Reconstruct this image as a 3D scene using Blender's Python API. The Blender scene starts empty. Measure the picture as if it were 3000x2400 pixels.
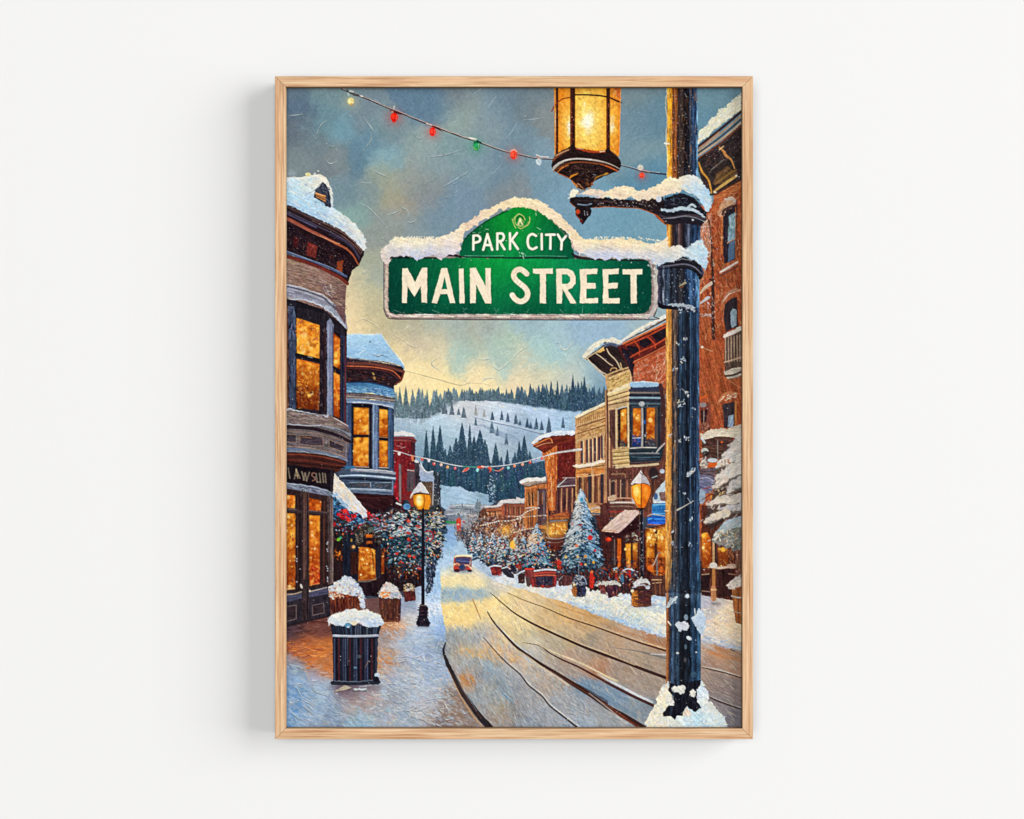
# Framed winter-street art print hanging on a white wall.
# The print is one flat sheet: its picture is painted stroke by stroke in code
# (numpy) and stored as per-vertex ink colours of a fine grid.
import math, random
import numpy as np

# ---------------------------------------------------------------- the painter
AX0, AY0, AX1, AY1 = 839.0, 256.0, 2172.5, 2131.5     # sheet, in picture units
K = 2.0 / 3.0                                          # grid cells per unit
W = int(round((AX1 - AX0) * K)); H = int(round((AY1 - AY0) * K))
rng = np.random.default_rng(7); R = random.Random(11)
C = np.zeros((H, W, 3), np.float32) + np.asarray((62, 70, 84), np.float32)
YY, XX = np.mgrid[0:H, 0:W].astype(np.float32)
_O = [839.0, 256.0, 0.25]
def T(ox, oy, s=0.25): _O[0], _O[1], _O[2] = ox, oy, s
def cv(p):
    a = np.asarray(p, np.float32).reshape(-1, 2)
    return np.stack([(_O[0] + a[:, 0] * _O[2] - AX0) * K, (_O[1] + a[:, 1] * _O[2] - AY0) * K], 1)
def px(v): return v * _O[2] * K

def _field(lu, lv, ang):
    n = rng.standard_normal((H, W)).astype(np.float32)
    fy = np.fft.fftfreq(H)[:, None]; fx = np.fft.rfftfreq(W)[None, :]
    c, s = math.cos(ang), math.sin(ang)
    u = fx * c + fy * s; v = -fx * s + fy * c
    f = np.fft.irfft2(np.fft.rfft2(n) * np.exp(-2 * math.pi ** 2 * ((u * lu) ** 2 + (v * lv) ** 2)), s=(H, W))
    return (f / f.std()).astype(np.float32)
N_ANG = [_field(6, .85, math.radians(a)) for a in range(0, 180, 15)]
N_FINE = _field(.8, .8, 0); N_MID = _field(4, 4, 0); N_MID2 = _field(4, 4, 0); N_MID3 = _field(5, 5, 0)
N_SM = _field(1.9, 1.9, 0); N_BIG = _field(16, 16, 0); N_BIG2 = _field(16, 16, 0); N_HUGE = _field(45, 45, 0)
def nang(a): return N_ANG[int(round((a % 180) / 15)) % 12]

def smooth(p, n=8, closed=False):
    p = np.asarray(p, np.float32)
    if len(p) < 3: return p
    q = np.vstack([p[-1:], p, p[:2]]) if closed else np.vstack([2 * p[:1] - p[1:2], p, 2 * p[-1:] - p[-2:-1]])
    out = []
    for i in range(1, len(q) - 2):
        a, b, c, d = q[i - 1], q[i], q[i + 1], q[i + 2]
        t = np.linspace(0, 1, n, endpoint=False)[:, None]
        out.append(.5 * (2 * b + (c - a) * t + (2 * a - 5 * b + 4 * c - d) * t ** 2 + (3 * b - a - 3 * c + d) * t ** 3))
    if not closed: out.append(p[-1:])
    return np.vstack(out)

def roughen(p, amp, step=2.5):
    q = []
    n = len(p)
    for i in range(n):
        a, b = p[i], p[(i + 1) % n]
        k = max(1, int(np.hypot(*(b - a)) / step))
        t = np.arange(k)[:, None] / k
        q.append(a + (b - a) * t)
    q = np.vstack(q)
    return q + rng.normal(0, amp, q.shape) * .6 + np.repeat(rng.normal(0, amp, (len(q) // 3 + 1, 2)), 3, 0)[:len(q)] * .6

def cover(p, pad=0):
    """anti-aliased coverage of polygon p (canvas px): (slice, mask)"""
    x0 = max(0, int(np.floor(p[:, 0].min())) - 1 - pad); x1 = min(W, int(np.ceil(p[:, 0].max())) + 2 + pad)
    y0 = max(0, int(np.floor(p[:, 1].min())) - 1 - pad); y1 = min(H, int(np.ceil(p[:, 1].max())) + 2 + pad)
    if x1 <= x0 or y1 <= y0: return None
    SS = 4
    hh = (y1 - y0) * SS
    acc = np.zeros((hh, x1 - x0), np.float32)
    xs = np.arange(x0, x1, dtype=np.float32)[None, :]
    n = len(p)
    for i in range(n):
        ax, ay = p[i]; bx, by = p[(i + 1) % n]
        if ay == by: continue
        sg = 1.0
        if ay > by: ax, ay, bx, by = bx, by, ax, ay; sg = -1.0
        r0 = max(0, int(math.ceil((ay - y0) * SS - .5))); r1 = min(hh, int(math.ceil((by - y0) * SS - .5)))
        if r1 <= r0: continue
        yc = y0 + (np.arange(r0, r1, dtype=np.float32) + .5) / SS
        xr = ax + (yc - ay) * (bx - ax) / (by - ay)
        acc[r0:r1] += sg * np.clip(xs + 1 - xr[:, None], 0, 1)
    m = np.minimum(np.abs(acc), 1).reshape(y1 - y0, SS, x1 - x0).mean(1)
    return (slice(y0, y1), slice(x0, x1)), m

def put(sl, m, col):
    d = C[sl]; m = m[..., None]
    d += (col - d) * m

def shade(sl, col, tex, ang):
    h, w = sl[0].stop - sl[0].start, sl[1].stop - sl[1].start
    c = np.broadcast_to(np.asarray(col, np.float32), (h, w, 3)).copy()
    if tex:
        tex = tex * .62
        l = (nang(ang)[sl] * .75 + N_FINE[sl] * .45)[..., None]
        hue = np.stack([N_MID[sl], N_MID2[sl], N_MID3[sl]], -1)
        c = c * (1 + tex * l + tex * .14 * hue) + tex * 18 * l
    return c

def lin(c0, c1, a, b, sl):
    """gradient colour from a to b (tile coordinates)"""
    q = cv([*a, *b]); d = q[1] - q[0]; L = float(d @ d) + 1e-6
    t = np.clip(((XX[sl] - q[0, 0]) * d[0] + (YY[sl] - q[0, 1]) * d[1]) / L, 0, 1)[..., None]
    return np.asarray(c0, np.float32) * (1 - t) + np.asarray(c1, np.float32) * t

def rbf(pts, sl, sig, warp=0):
    x = XX[sl]; y = YY[sl]
    if warp: x = x + N_BIG[sl] * warp + N_MID[sl] * warp * .5; y = y + N_BIG2[sl] * warp + N_MID2[sl] * warp * .5
    num = np.zeros(x.shape + (3,), np.float32); den = np.zeros(x.shape, np.float32) + 1e-12
    for (u, v, c) in pts:
        q = cv([u, v])[0]
        d2 = (x - q[0]) ** 2 + (y - q[1]) ** 2
        w = np.exp(-d2 / (2 * sig * sig)) + 1e-3 / (1 + d2 / (sig * sig)) ** 2
        num += w[..., None] * np.asarray(c, np.float32); den += w
    return num / den[..., None]

def F(pts, col, a=1.0, tex=.10, ang=0, rough=.5, sm=False, grad=None, field=None, sig=30, warp=3, soft=0):
    """filled shape"""
    p = cv(pts)
    if sm: p = smooth(p, 6, True)
    if rough: p = roughen(p, rough)
    r = cover(p, int(3 * soft) if soft else 0)
    if r is None: return None
    sl, m = r
    if soft: m = blur(m, soft)
    if field is not None: c = rbf(field, sl, sig, warp); c = shade(sl, c, tex, ang)
    elif grad is not None: c = shade(sl, lin(col, grad[0], grad[1], grad[2], sl), tex, ang)
    else: c = shade(sl, col, tex, ang)
    put(sl, m * a, c)
    return sl, m

def blur(m, s):
    r = int(max(1, s * 2)); k = np.exp(-np.arange(-r, r + 1) ** 2 / (2 * s * s)); k /= k.sum()
    m = np.apply_along_axis(lambda v: np.convolve(v, k, 'full')[r:r + len(v)], 0, m)
    return np.apply_along_axis(lambda v: np.convolve(v, k, 'full')[r:r + len(v)], 1, m).astype(np.float32)

def S(pts, w, col, a=1.0, sm=True, tex=.08, jit=0.0):
    """brush stroke; w a width or [start .. end] widths in tile units"""
    p = cv(pts)
    ws = np.asarray(w if isinstance(w, (list, tuple)) else [w, w], np.float32) * _O[2] * K
    if sm and len(p) > 2: p = smooth(p, 6)
    if jit: p = p + rng.normal(0, jit, p.shape)
    wi = np.interp(np.linspace(0, 1, len(p)), np.linspace(0, 1, len(ws)), ws)
    mx = wi.max() / 2 + 1.5
    x0 = max(0, int(p[:, 0].min() - mx)); x1 = min(W, int(p[:, 0].max() + mx) + 2)
    y0 = max(0, int(p[:, 1].min() - mx)); y1 = min(H, int(p[:, 1].max() + mx) + 2)
    if x1 <= x0 or y1 <= y0: return
    M = np.zeros((y1 - y0, x1 - x0), np.float32)
    for i in range(len(p) - 1):
        a0, b0 = p[i], p[i + 1]; wa, wb = wi[i], wi[i + 1]
        e = max(wa, wb) / 2 + 1.5
        u0 = max(x0, int(min(a0[0], b0[0]) - e)); u1 = min(x1, int(max(a0[0], b0[0]) + e) + 2)
        v0 = max(y0, int(min(a0[1], b0[1]) - e)); v1 = min(y1, int(max(a0[1], b0[1]) + e) + 2)
        if u1 <= u0 or v1 <= v0: continue
        gx = XX[v0:v1, u0:u1] + .5 - a0[0]; gy = YY[v0:v1, u0:u1] + .5 - a0[1]
        d = b0 - a0; L = float(d @ d) + 1e-6
        t = np.clip((gx * d[0] + gy * d[1]) / L, 0, 1)
        ww = wa + (wb - wa) * t
        dist = np.hypot(gx - t * d[0], gy - t * d[1])
        m = np.clip(ww / 2 - dist + .5, 0, 1) * np.minimum(1, ww + .15)
        q = M[v0 - y0:v1 - y0, u0 - x0:u1 - x0]
        np.maximum(q, m, out=q)
    sl = (slice(y0, y1), slice(x0, x1))
    d = p[-1] - p[0]
    put(sl, M * a, shade(sl, col, tex, math.degrees(math.atan2(d[1], d[0]))))

def dab(x, y, L, w, ang, col, a=1.0):
    """one small brush mark, canvas px"""
    c, s = math.cos(ang) * L / 2, math.sin(ang) * L / 2
    e = L / 2 + w / 2 + 1
    x0 = max(0, int(x - e)); x1 = min(W, int(x + e) + 2); y0 = max(0, int(y - e)); y1 = min(H, int(y + e) + 2)
    if x1 <= x0 or y1 <= y0: return
    gx = XX[y0:y1, x0:x1] + .5 - x; gy = YY[y0:y1, x0:x1] + .5 - y
    l2 = c * c + s * s + 1e-6
    t = np.clip((gx * c + gy * s) / l2, -1, 1)
    m = np.clip(w / 2 - np.hypot(gx - t * c, gy - t * s) + .5, 0, 1) * (min(1, w) * a)
    d = C[y0:y1, x0:x1]
    d += (np.asarray(col, np.float32) - d) * m[..., None]

def D(pts, n, cols, L=(6, 18), w=(5, 9), ang=0, spread=20, a=(.55, .95), vary=9, sm=False):
    """scatter n brush marks inside a shape; L and w in tile units, cols a list (repeat to weight)"""
    p = cv(pts)
    if sm: p = smooth(p, 6, True)
    r = cover(p)
    if r is None: return
    sl, m = r
    ys, xs = np.nonzero(m > .5)
    if not len(ys): return
    for i in rng.integers(0, len(ys), n):
        c = R.choice(cols); v = R.gauss(0, vary)
        col = (c[0] + v + R.gauss(0, 4), c[1] + v + R.gauss(0, 4), c[2] + v + R.gauss(0, 4))
        an = ang(xs[i], ys[i]) if callable(ang) else ang
        dab(sl[1].start + xs[i] + R.random(), sl[0].start + ys[i] + R.random(), px(R.uniform(*L)), px(R.uniform(*w)),
            math.radians(an + R.gauss(0, spread)), col, R.uniform(*a))

def E(x, y, rx, ry, col, a=1.0, tex=.06, soft=0, rot=0):
    t = np.linspace(0, 2 * math.pi, 26, endpoint=False); c, s = math.cos(math.radians(rot)), math.sin(math.radians(rot))
    u, v = rx * np.cos(t), ry * np.sin(t)
    F(np.stack([x + u * c - v * s, y + u * s + v * c], 1).ravel(), col, a, tex, 0, 0, soft=soft)

def glow(x, y, r, col, a):
    q = cv([x, y])[0]; rr = px(r)
    x0 = max(0, int(q[0] - 3 * rr)); x1 = min(W, int(q[0] + 3 * rr)); y0 = max(0, int(q[1] - 3 * rr)); y1 = min(H, int(q[1] + 3 * rr))
    if x1 <= x0 or y1 <= y0: return
    sl = (slice(y0, y1), slice(x0, x1))
    m = np.exp(-((XX[sl] - q[0]) ** 2 + (YY[sl] - q[1]) ** 2) / (2 * rr * rr)) * a
    put(sl, m, np.asarray(col, np.float32))

def box(x0, y0, x1, y1): return [x0, y0, x1, y0, x1, y1, x0, y1]

def glass(pts, top=(246, 162, 50), bot=(186, 86, 20), n=70, spots=6):
    """amber lit window pane: soft pools of light, a few sparks"""
    q = np.asarray(pts, float).reshape(-1, 2); y0, y1 = q[:, 1].min(), q[:, 1].max(); xm = q[:, 0].mean()
    r = F(pts, top, 1, 0, 100, .25)
    if r is None: return
    sl, m = r
    c = lin(top, bot, (xm, y0), (xm, y1), sl)
    t = N_MID[sl] * .5 + N_MID2[sl] * .3 + N_SM[sl] * .42 + nang(90)[sl] * .08
    hi = np.asarray((255, 206, 96), np.float32); lo = np.asarray((128, 48, 10), np.float32)
    c = c + (hi - c) * (np.clip(t, 0, 2)[..., None] * .42) + (lo - c) * (np.clip(-t, 0, 2)[..., None] * .4)
    e = blur(m, 1.6); c = c * (.72 + .28 * np.clip((e - .45) / .5, 0, 1))[..., None]
    put(sl, m, np.clip(c, 0, 255))
    A = px(1) ** 2 * abs(q[:, 0].max() - q[:, 0].min()) * (y1 - y0)
    D(pts, int(n * A / 4200), [(250, 190, 80), (215, 115, 25), (170, 80, 20)], (8, 24), (6, 12), 80, 50, (.25, .6))
    D(pts, max(1, int(spots * A / 2600)), [(255, 228, 150), (255, 240, 190)], (3, 8), (9, 16), 90, 40, (.5, .9), 5)

def knife(pts, w=10, lo=(95, 115, 125), hi=(170, 190, 190), a=.7):
    """ridge left by a palette knife: light edge over dark edge"""
    q = np.asarray(pts, float)
    S(q, [2, w, 2], lo, a)
    r = q.copy(); r[1::2] -= w * .7
    S(r, [2, w, 2], hi, a)

def spruce(x, top, base, w, col=(52, 76, 90), snow=0, a=1.0, hi=None):
    """a distant conifer, tile units"""
    h = base - top
    n = max(4, int(h / 22)); L = []; Rr = []
    for i in range(n):
        f = (i + .6) / n; ww = w / 2 * f ** .85
        y = top + h * f
        L += [(x - ww * R.uniform(.8, 1.1), y), (x - ww * .72, y - 4)]
        Rr += [(x + ww * R.uniform(.8, 1.1), y), (x + ww * .72, y - 4)]
    p = [(x, top)] + Rr + L[::-1]
    flat = [v for q in p for v in q]
    F(flat, col, a, .14, 90, .25)
    hi = hi or (col[0] + 30, col[1] + 32, col[2] + 32)
    D(flat, int(h * w / 550), [hi, (col[0] - 16, col[1] - 16, col[2] - 14), (col[0] + 10, col[1] + 12, col[2] + 12)], (8, 18), (5, 8), 90, 28, (.4, .8))
    if snow: D(flat, snow, [(205, 215, 225), (175, 195, 210)], (5, 12), (5, 8), 10, 30, (.5, .9))

# ---------------------------------------------------------------- sky
T(839, 256, 1)
SKY = []
def pts(ox, oy, lst):
    for (x, y, c) in lst: SKY.append((ox - 839 + x / 4, oy - 256 + y / 4, c))
pts(839, 256, [(0, 0, (100, 122, 138)), (60, 250, (92, 115, 136)), (500, 0, (118, 145, 152)), (620, 430, (112, 155, 172)), (100, 500, (104, 117, 128)), (300, 650, (112, 130, 138)),
  (800, 850, (96, 130, 150)), (1200, 880, (126, 168, 180)), (1600, 700, (142, 163, 162)), (2000, 250, (145, 166, 160)), (1500, 100, (98, 128, 152)), (1900, 1300, (114, 145, 166)),
  (1600, 1150, (136, 146, 146)), (1280, 1280, (166, 162, 138)), (1400, 1420, (160, 152, 138)), (1000, 1200, (130, 150, 150)), (850, 1500, (130, 168, 162)), (1300, 1550, (146, 155, 150)), (700, 1150, (116, 142, 154)),
  (450, 950, (118, 129, 136)), (850, 300, (118, 138, 150)), (1200, 480, (122, 146, 154)), (1000, 620, (104, 140, 160)), (1750, 900, (134, 158, 164)), (1200, 1060, (158, 162, 142)), (1450, 1000, (150, 155, 150)),
  (1700, 1250, (134, 142, 146)), (1000, 1450, (138, 154, 150)), (600, 850, (128, 140, 142)), (150, 850, (124, 138, 142)), (400, 300, (106, 140, 152)), (1100, 1700, (146, 154, 148))])
pts(1236, 256, [(150, 150, (100, 130, 154)), (560, 250, (138, 157, 156)), (400, 60, (118, 132, 140)), (1000, 100, (108, 131, 146)), (1300, 150, (112, 130, 140)), (1200, 600, (114, 142, 158)), (400, 700, (126, 156, 160)),
  (900, 1000, (112, 140, 158)), (1000, 1180, (128, 141, 148)), (1500, 1100, (114, 150, 170)), (200, 1600, (120, 146, 162)), (2050, 1500, (114, 160, 184)), (700, 400, (130, 152, 160)), (800, 260, (118, 144, 160)), (600, 900, (124, 152, 164)),
  (1450, 850, (118, 150, 170)), (1700, 1250, (118, 158, 182)), (1500, 350, (126, 138, 142)), (450, 1300, (118, 144, 164))])
pts(1633, 256, [(900, 150, (112, 136, 146)), (900, 500, (104, 137, 158)), (1050, 380, (98, 134, 154)), (1000, 750, (120, 150, 160)), (1100, 1000, (90, 138, 166)), (700, 1500, (108, 156, 180)), (1800, 150, (104, 140, 156)), (1720, 400, (98, 140, 162)), (850, 650, (112, 146, 164)), (1000, 1600, (112, 158, 180))])
pts(839, 617, [(1000, 300, (148, 156, 150)), (1000, 600, (166, 170, 150)), (900, 900, (186, 186, 155)), (1050, 800, (160, 170, 160)), (1000, 980, (200, 190, 152)), (800, 1200, (232, 210, 158)), (780, 1000, (226, 204, 154)), (900, 1350, (238, 215, 158)), (1080, 1100, (190, 182, 150)),
  (1200, 1450, (192, 182, 152)), (1420, 1380, (182, 178, 152)), (1480, 1560, (188, 178, 166)), (1700, 1620, (190, 188, 165)), (1350, 1680, (228, 208, 150)), (1250, 1560, (225, 205, 150)), (2000, 1350, (160, 180, 178)), (1800, 1330, (172, 180, 165)), (1500, 200, (135, 152, 156)), (780, 900, (208, 195, 150)), (1120, 1330, (200, 188, 148))])
pts(1236, 617, [(300, 1400, (176, 180, 165)), (120, 1560, (222, 205, 158)), (800, 1400, (164, 178, 176)), (620, 1500, (188, 180, 156)), (1200, 1350, (155, 186, 196)), (1900, 1350, (150, 184, 208)), (1000, 1550, (182, 200, 170)), (1400, 1600, (165, 202, 198)), (500, 1650, (172, 194, 176)), (1600, 1450, (162, 194, 204)), (850, 1620, (166, 198, 190))])
pts(1236, 978, [(200, 200, (236, 217, 164)), (430, 250, (160, 197, 192)), (470, 350, (164, 198, 186)), (150, 400, (245, 222, 160)), (600, 430, (244, 222, 166)), (900, 330, (178, 206, 195)), (1000, 180, (166, 195, 190)), (1150, 300, (218, 206, 165)), (700, 340, (238, 220, 170)),
  (1300, 500, (216, 206, 165)), (1500, 250, (164, 205, 205)), (1700, 380, (172, 200, 198)), (1700, 490, (202, 200, 175)), (1400, 450, (210, 206, 168)), (1950, 450, (152, 184, 196)), (2100, 600, (122, 158, 180)), (700, 550, (246, 224, 164)), (300, 600, (247, 224, 156)), (1200, 590, (236, 216, 168)), (1350, 340, (186, 206, 190)), (600, 130, (168, 196, 180))])
pts(839, 978, [(1500, 200, (242, 220, 162)), (1600, 500, (246, 224, 160)), (1350, 640, (244, 222, 160)), (1300, 200, (240, 218, 160)), (1500, 420, (246, 224, 162))])
def grey(c):
    m_ = sum(c) / 3
    if c[0] > 200 and c[0] > c[2]: return (min(250, c[0] + 3), min(250, c[1] + 3), c[2] + 12)
    return tuple(v + (m_ - v) * .16 for v in c) if c[2] > c[0] else c
SKY = [(x, y, grey(c)) for (x, y, c) in SKY]
F(box(-5, -5, 1340, 1060), (0, 0, 0), 1, .022, 60, 0, field=SKY, sig=17, warp=5)
# loose brushwork in the clouds
def near(x, y):
    c = C[min(H - 1, max(0, int(y))), min(W - 1, max(0, int(x)))]
    return c
def restroke(poly, n, L, w, ang, spread, a, dv):
    """drag the colours already there into visible strokes"""
    p = cv(poly); r = cover(p); sl, m = r
    ys, xs = np.nonzero(m > .5)
    for i in rng.integers(0, len(ys), n):
        x, y = sl[1].start + xs[i], sl[0].start + ys[i]
        c = near(x + R.gauss(0, 5), y + R.gauss(0, 5)); v = R.gauss(0, dv)
        dab(x, y, px(R.uniform(*L)), px(R.uniform(*w)), math.radians(ang + R.gauss(0, spread)), (c[0] + v, c[1] + v, c[2] + v * .9), R.uniform(*a))
restroke(box(0, 0, 1333, 880), 3600, (10, 34), (4, 11), -40, 40, (.2, .5), 3)
restroke(box(0, 500, 1333, 880), 2000, (8, 26), (3, 9), -15, 40, (.3, .7), 5)
T(839, 256, 1)
for i in range(330):
    x, y = R.uniform(0, 1330), R.uniform(0, 860); an = math.radians(R.choice([-50, -35, -20, 30, 60]) + R.gauss(0, 14)); l = R.uniform(8, 30); cu = R.gauss(0, .3)
    q = cv([x, y])[0]; c = near(q[0], q[1]); w_ = R.uniform(2.2, 4.5); a_ = R.uniform(.25, .6)
    P_ = [x, y, x + math.cos(an) * l * .5 + math.sin(an) * l * cu, y + math.sin(an) * l * .5 - math.cos(an) * l * cu, x + math.cos(an) * l, y + math.sin(an) * l]
    S([v + (w_ * .5 if k % 2 else 0) for k, v in enumerate(P_)], [1, w_, 1], tuple(v * .8 for v in c), a_)
    S(P_, [1, w_ * .8, 1], tuple(min(250, v * 1.16 + 8) for v in c), a_)
T(839, 256)
for k in ([480, 380, 400, 440, 330, 590], [1640, 810, 1850, 790, 2130, 700], [1830, 1170, 2000, 1070, 2150, 980], [860, 1110, 940, 1120, 1020, 1118], [900, 350, 980, 450, 1040, 530],
          [980, 950, 1100, 1010, 1200, 1060], [850, 1350, 960, 1410, 1080, 1530, 1230, 1700], [1480, 500, 1540, 590, 1610, 570], [1320, 1390, 1400, 1430, 1440, 1480],
          [1380, 1560, 1460, 1580, 1530, 1550], [960, 1390, 1020, 1280], [720, 1310, 790, 1410], [1180, 1440, 1260, 1350], [600, 1420, 680, 1500], [990, 520, 985, 620, 900, 740],
          [440, 830, 510, 890, 600, 860], [10, 330, 110, 320, 200, 310], [1760, 1460, 1850, 1560], [1360, 1610, 1440, 1630], [1170, 1500, 1260, 1470, 1330, 1440], [1600, 1440, 1660, 1340]):
    knife(k, 11, (80, 100, 112), (190, 200, 194), .75)
T(1236, 256)
for k in ([590, 85, 640, 50, 700, 5], [740, 270, 820, 170, 880, 80], [970, 610, 1050, 520, 1130, 380], [760, 1080, 850, 990, 940, 890], [1180, 380, 1300, 370, 1440, 345], [230, 1170, 400, 1070, 570, 960]):
    knife(k, 9, (80, 106, 126), (190, 202, 200), .7)
T(839, 617)
for k in ([820, 1310, 900, 1270, 1030, 1330, 1110, 1410], [1220, 1430, 1350, 1510, 1500, 1600, 1640, 1540], [1330, 1450, 1420, 1360, 1500, 1290], [990, 910, 1040, 935], [740, 980, 860, 1000]):
    knife(k, 10, (140, 136, 116), (232, 222, 190), .7)
T(1236, 978)
for k in ([810, 350, 860, 400, 910, 420, 990, 360, 1060, 290], [1060, 290, 1150, 200, 1270, 140], [1600, 100, 1640, 170, 1700, 185, 1790, 70], [650, 300, 730, 300, 810, 290], [690, 570, 760, 520, 850, 515],
          [630, 240, 700, 215], [1100, 60, 1180, 20], [960, 220, 1000, 205], [180, 280, 110, 350, 230, 450], [360, 70, 460, 20], [1330, 540, 1430, 440], [1560, 30, 1650, 20]):
    knife(k, 13, (128, 150, 150), (235, 232, 205), .75)
S([0, 485, 150, 520, 330, 570, 460, 600, 560, 575, 700, 580, 800, 600], 7, (140, 138, 120), .45)
T(839, 978)
S([1390, 430, 1530, 465, 1700, 510, 1900, 570, 2050, 600, 2156, 560], 6, (140, 128, 104), .5)

# ---------------------------------------------------------------- far ridge, ski hill, forest
T(1236, 978)
def wood(poly, c0, c1, y0, y1, n):
    F(poly, c0, 1, .16, 90, .6, grad=(c1, (0, y0), (0, y1)))
# ski hill snow first
F([-340, 1800, -340, 960, -120, 920, 60, 910, 350, 760, 700, 770, 1000, 780, 1300, 830, 1600, 870, 1860, 900, 1860, 1300, 1500, 1800], (200, 215, 228), 1, .05, 15, .5, field=[
  (100, 960, (192, 214, 226)), (0, 1040, (176, 200, 214)), (400, 810, (215, 218, 220)), (700, 820, (216, 222, 228)), (1000, 850, (205, 219, 234)), (900, 950, (206, 222, 236)), (1400, 900, (190, 212, 234)), (1650, 960, (176, 203, 228)),
  (1750, 1080, (160, 188, 212)), (500, 950, (206, 208, 212)), (650, 1000, (204, 203, 206)), (-200, 1060, (184, 204, 218)), (-280, 1150, (150, 172, 192)), (-150, 1250, (130, 156, 178)), (1100, 1100, (186, 204, 224)), (300, 1080, (186, 208, 224)), (80, 1180, (170, 194, 208)), (350, 1200, (178, 202, 218)), (850, 1200, (180, 200, 216)),
  (720, 1050, (172, 190, 210)), (1050, 1300, (166, 182, 196)), (900, 1330, (176, 194, 206)), (1150, 1180, (140, 164, 186)), (1100, 1400, (140, 164, 184)), (0, 1350, (120, 150, 170)), (300, 1300, (140, 166, 184)), (600, 1150, (180, 202, 218)), (1300, 1200, (160, 186, 208))], sig=20, warp=3)
restroke([0, 920, 350, 790, 1300, 850, 1800, 920, 1700, 1150, 1000, 1400, 200, 1350], 900, (20, 60), (8, 14), 14, 14, (.3, .7), 8)
# back forest along the ridge
F([-350, 860, 0, 880, 250, 800, 420, 770, 420, 800, 250, 900, 120, 980, 0, 1060, -200, 1040, -350, 1000], (112, 128, 138), .8, .16, 90, 1.5, grad=((168, 186, 198), (0, 820), (0, 1040)), soft=2)
F([900, 770, 1250, 750, 1500, 720, 1800, 690, 2150, 720, 2150, 850, 1950, 890, 1800, 915, 1600, 885, 1300, 845, 900, 795], (74, 96, 108), .9, .16, 90, 1.5, grad=((52, 76, 92), (900, 0), (1700, 0)), soft=1.5)
def ridge(n, t0, t1, w0, w1, lift):
    for x in sorted(R.uniform(-350, 2170) for _ in range(n)):
        base = np.interp(x, [-350, 0, 120, 200, 350, 900, 1300, 1600, 1800, 1950, 2156], [990, 1010, 970, 900, 800, 800, 848, 888, 916, 890, 845]) - R.uniform(0, 30)
        h = np.interp(x, [-350, 0, 250, 400, 900, 1300, 1800, 2150], [330, 330, 210, 150, 150, 220, 330, 210]) * R.uniform(t0, t1)
        k = np.interp(x, [-350, 200, 900, 1300, 1800], [0, .25, .4, .75, 1])
        c = (int(112 - 56 * k + lift), int(128 - 46 * k + lift), int(134 - 34 * k + lift))
        spruce(x, base - h, base, R.uniform(w0, w1) * np.interp(x, [-350, 250, 400, 900, 1300], [1.25, 1.1, .8, .85, 1.05]), c)
ridge(70, .8, 1.12, 80, 120, 16); ridge(58, .55, .95, 80, 120, 0); ridge(30, .4, .7, 70, 110, -10)
for (x, top, w) in [(170, 640, 84), (60, 650, 90), (-40, 620, 110), (-110, 640, 100), (-190, 600, 120), (-260, 620, 110), (-330, 630, 110), (470, 632, 64), (590, 642, 74), (705, 620, 74), (800, 628, 80), (895, 612, 96), (990, 632, 76), (1115, 598, 64), (1165, 606, 84), (1270, 572, 90),
                    (1415, 572, 100), (1515, 542, 96), (1590, 542, 80), (1770, 472, 110), (1905, 492, 110), (1840, 580, 100), (2000, 610, 110)]:
    b = np.interp(x, [-350, 0, 200, 350, 900, 1300, 1600, 1800, 1950], [990, 1000, 900, 790, 800, 845, 885, 915, 880])
    k = np.interp(x, [-350, 900, 1300, 1800], [0, .35, .75, 1])
    spruce(x, top, b, w, (int(98 - 46 * k), int(116 - 38 * k), int(124 - 24 * k)))
D([-350, 860, 100, 860, 120, 980, 0, 1060, -350, 1000], 130, [(170, 186, 198), (140, 158, 170), (190, 204, 214)], (10, 24), (7, 12), 90, 20, (.15, .4))
D([-150, 700, 400, 740, 900, 730, 1300, 740, 1800, 700, 2140, 720, 2100, 830, 1800, 900, 1300, 830, 900, 790, 350, 780, 120, 960, -150, 1000], 420, [(150, 168, 178), (120, 142, 156), (180, 192, 200)], (4, 10), (4, 7), 90, 40, (.35, .8))
D([1300, 700, 1800, 640, 2140, 700, 2100, 830, 1800, 900, 1400, 830], 300, [(44, 66, 84), (56, 82, 98)], (14, 34), (6, 10), 90, 14, (.5, .9))
# groves on the slope
for q in [(350, 790, 960, 74), (490, 850, 995, 84), (430, 870, 960, 60), (825, 900, 1020, 62), (935, 895, 1022, 62), (1005, 915, 1045, 64), (1100, 930, 1065, 66), (1150, 1010, 1080, 56), (1235, 980, 1110, 64), (1275, 1030, 1120, 62),
          (1340, 975, 1130, 66), (1405, 1000, 1138, 58), (1490, 968, 1170, 88), (1655, 965, 1115, 54), (265, 800, 950, 90), (200, 830, 930, 80)]:
    spruce(*q, col=(72, 92, 112) if q[0] > 700 else (92, 106, 116), hi=(130, 148, 164))
for q in [(630, 820, 960, 50), (730, 880, 985, 50)]: spruce(*q, col=(160, 158, 158), hi=(200, 195, 188))
for q in [(630, 970, 1085, 52), (820, 1000, 1175, 76), (885, 1085, 1205, 62), (990, 1150, 1310, 62)]: spruce(*q, col=(88, 108, 126))
S([590, 970, 700, 995, 850, 1040, 1000, 1070, 1150, 1105, 1300, 1145, 1420, 1170], [8, 16, 16], (122, 142, 166), .8)
S([600, 960, 850, 1025, 1150, 1090, 1400, 1160], 8, (222, 226, 230), .7)
F([560, 1060, 700, 1080, 820, 1150, 900, 1200, 1000, 1240, 1180, 1280, 1100, 1200, 900, 1130, 700, 1060], (132, 152, 176), .45, .1, 20, 1)
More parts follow.
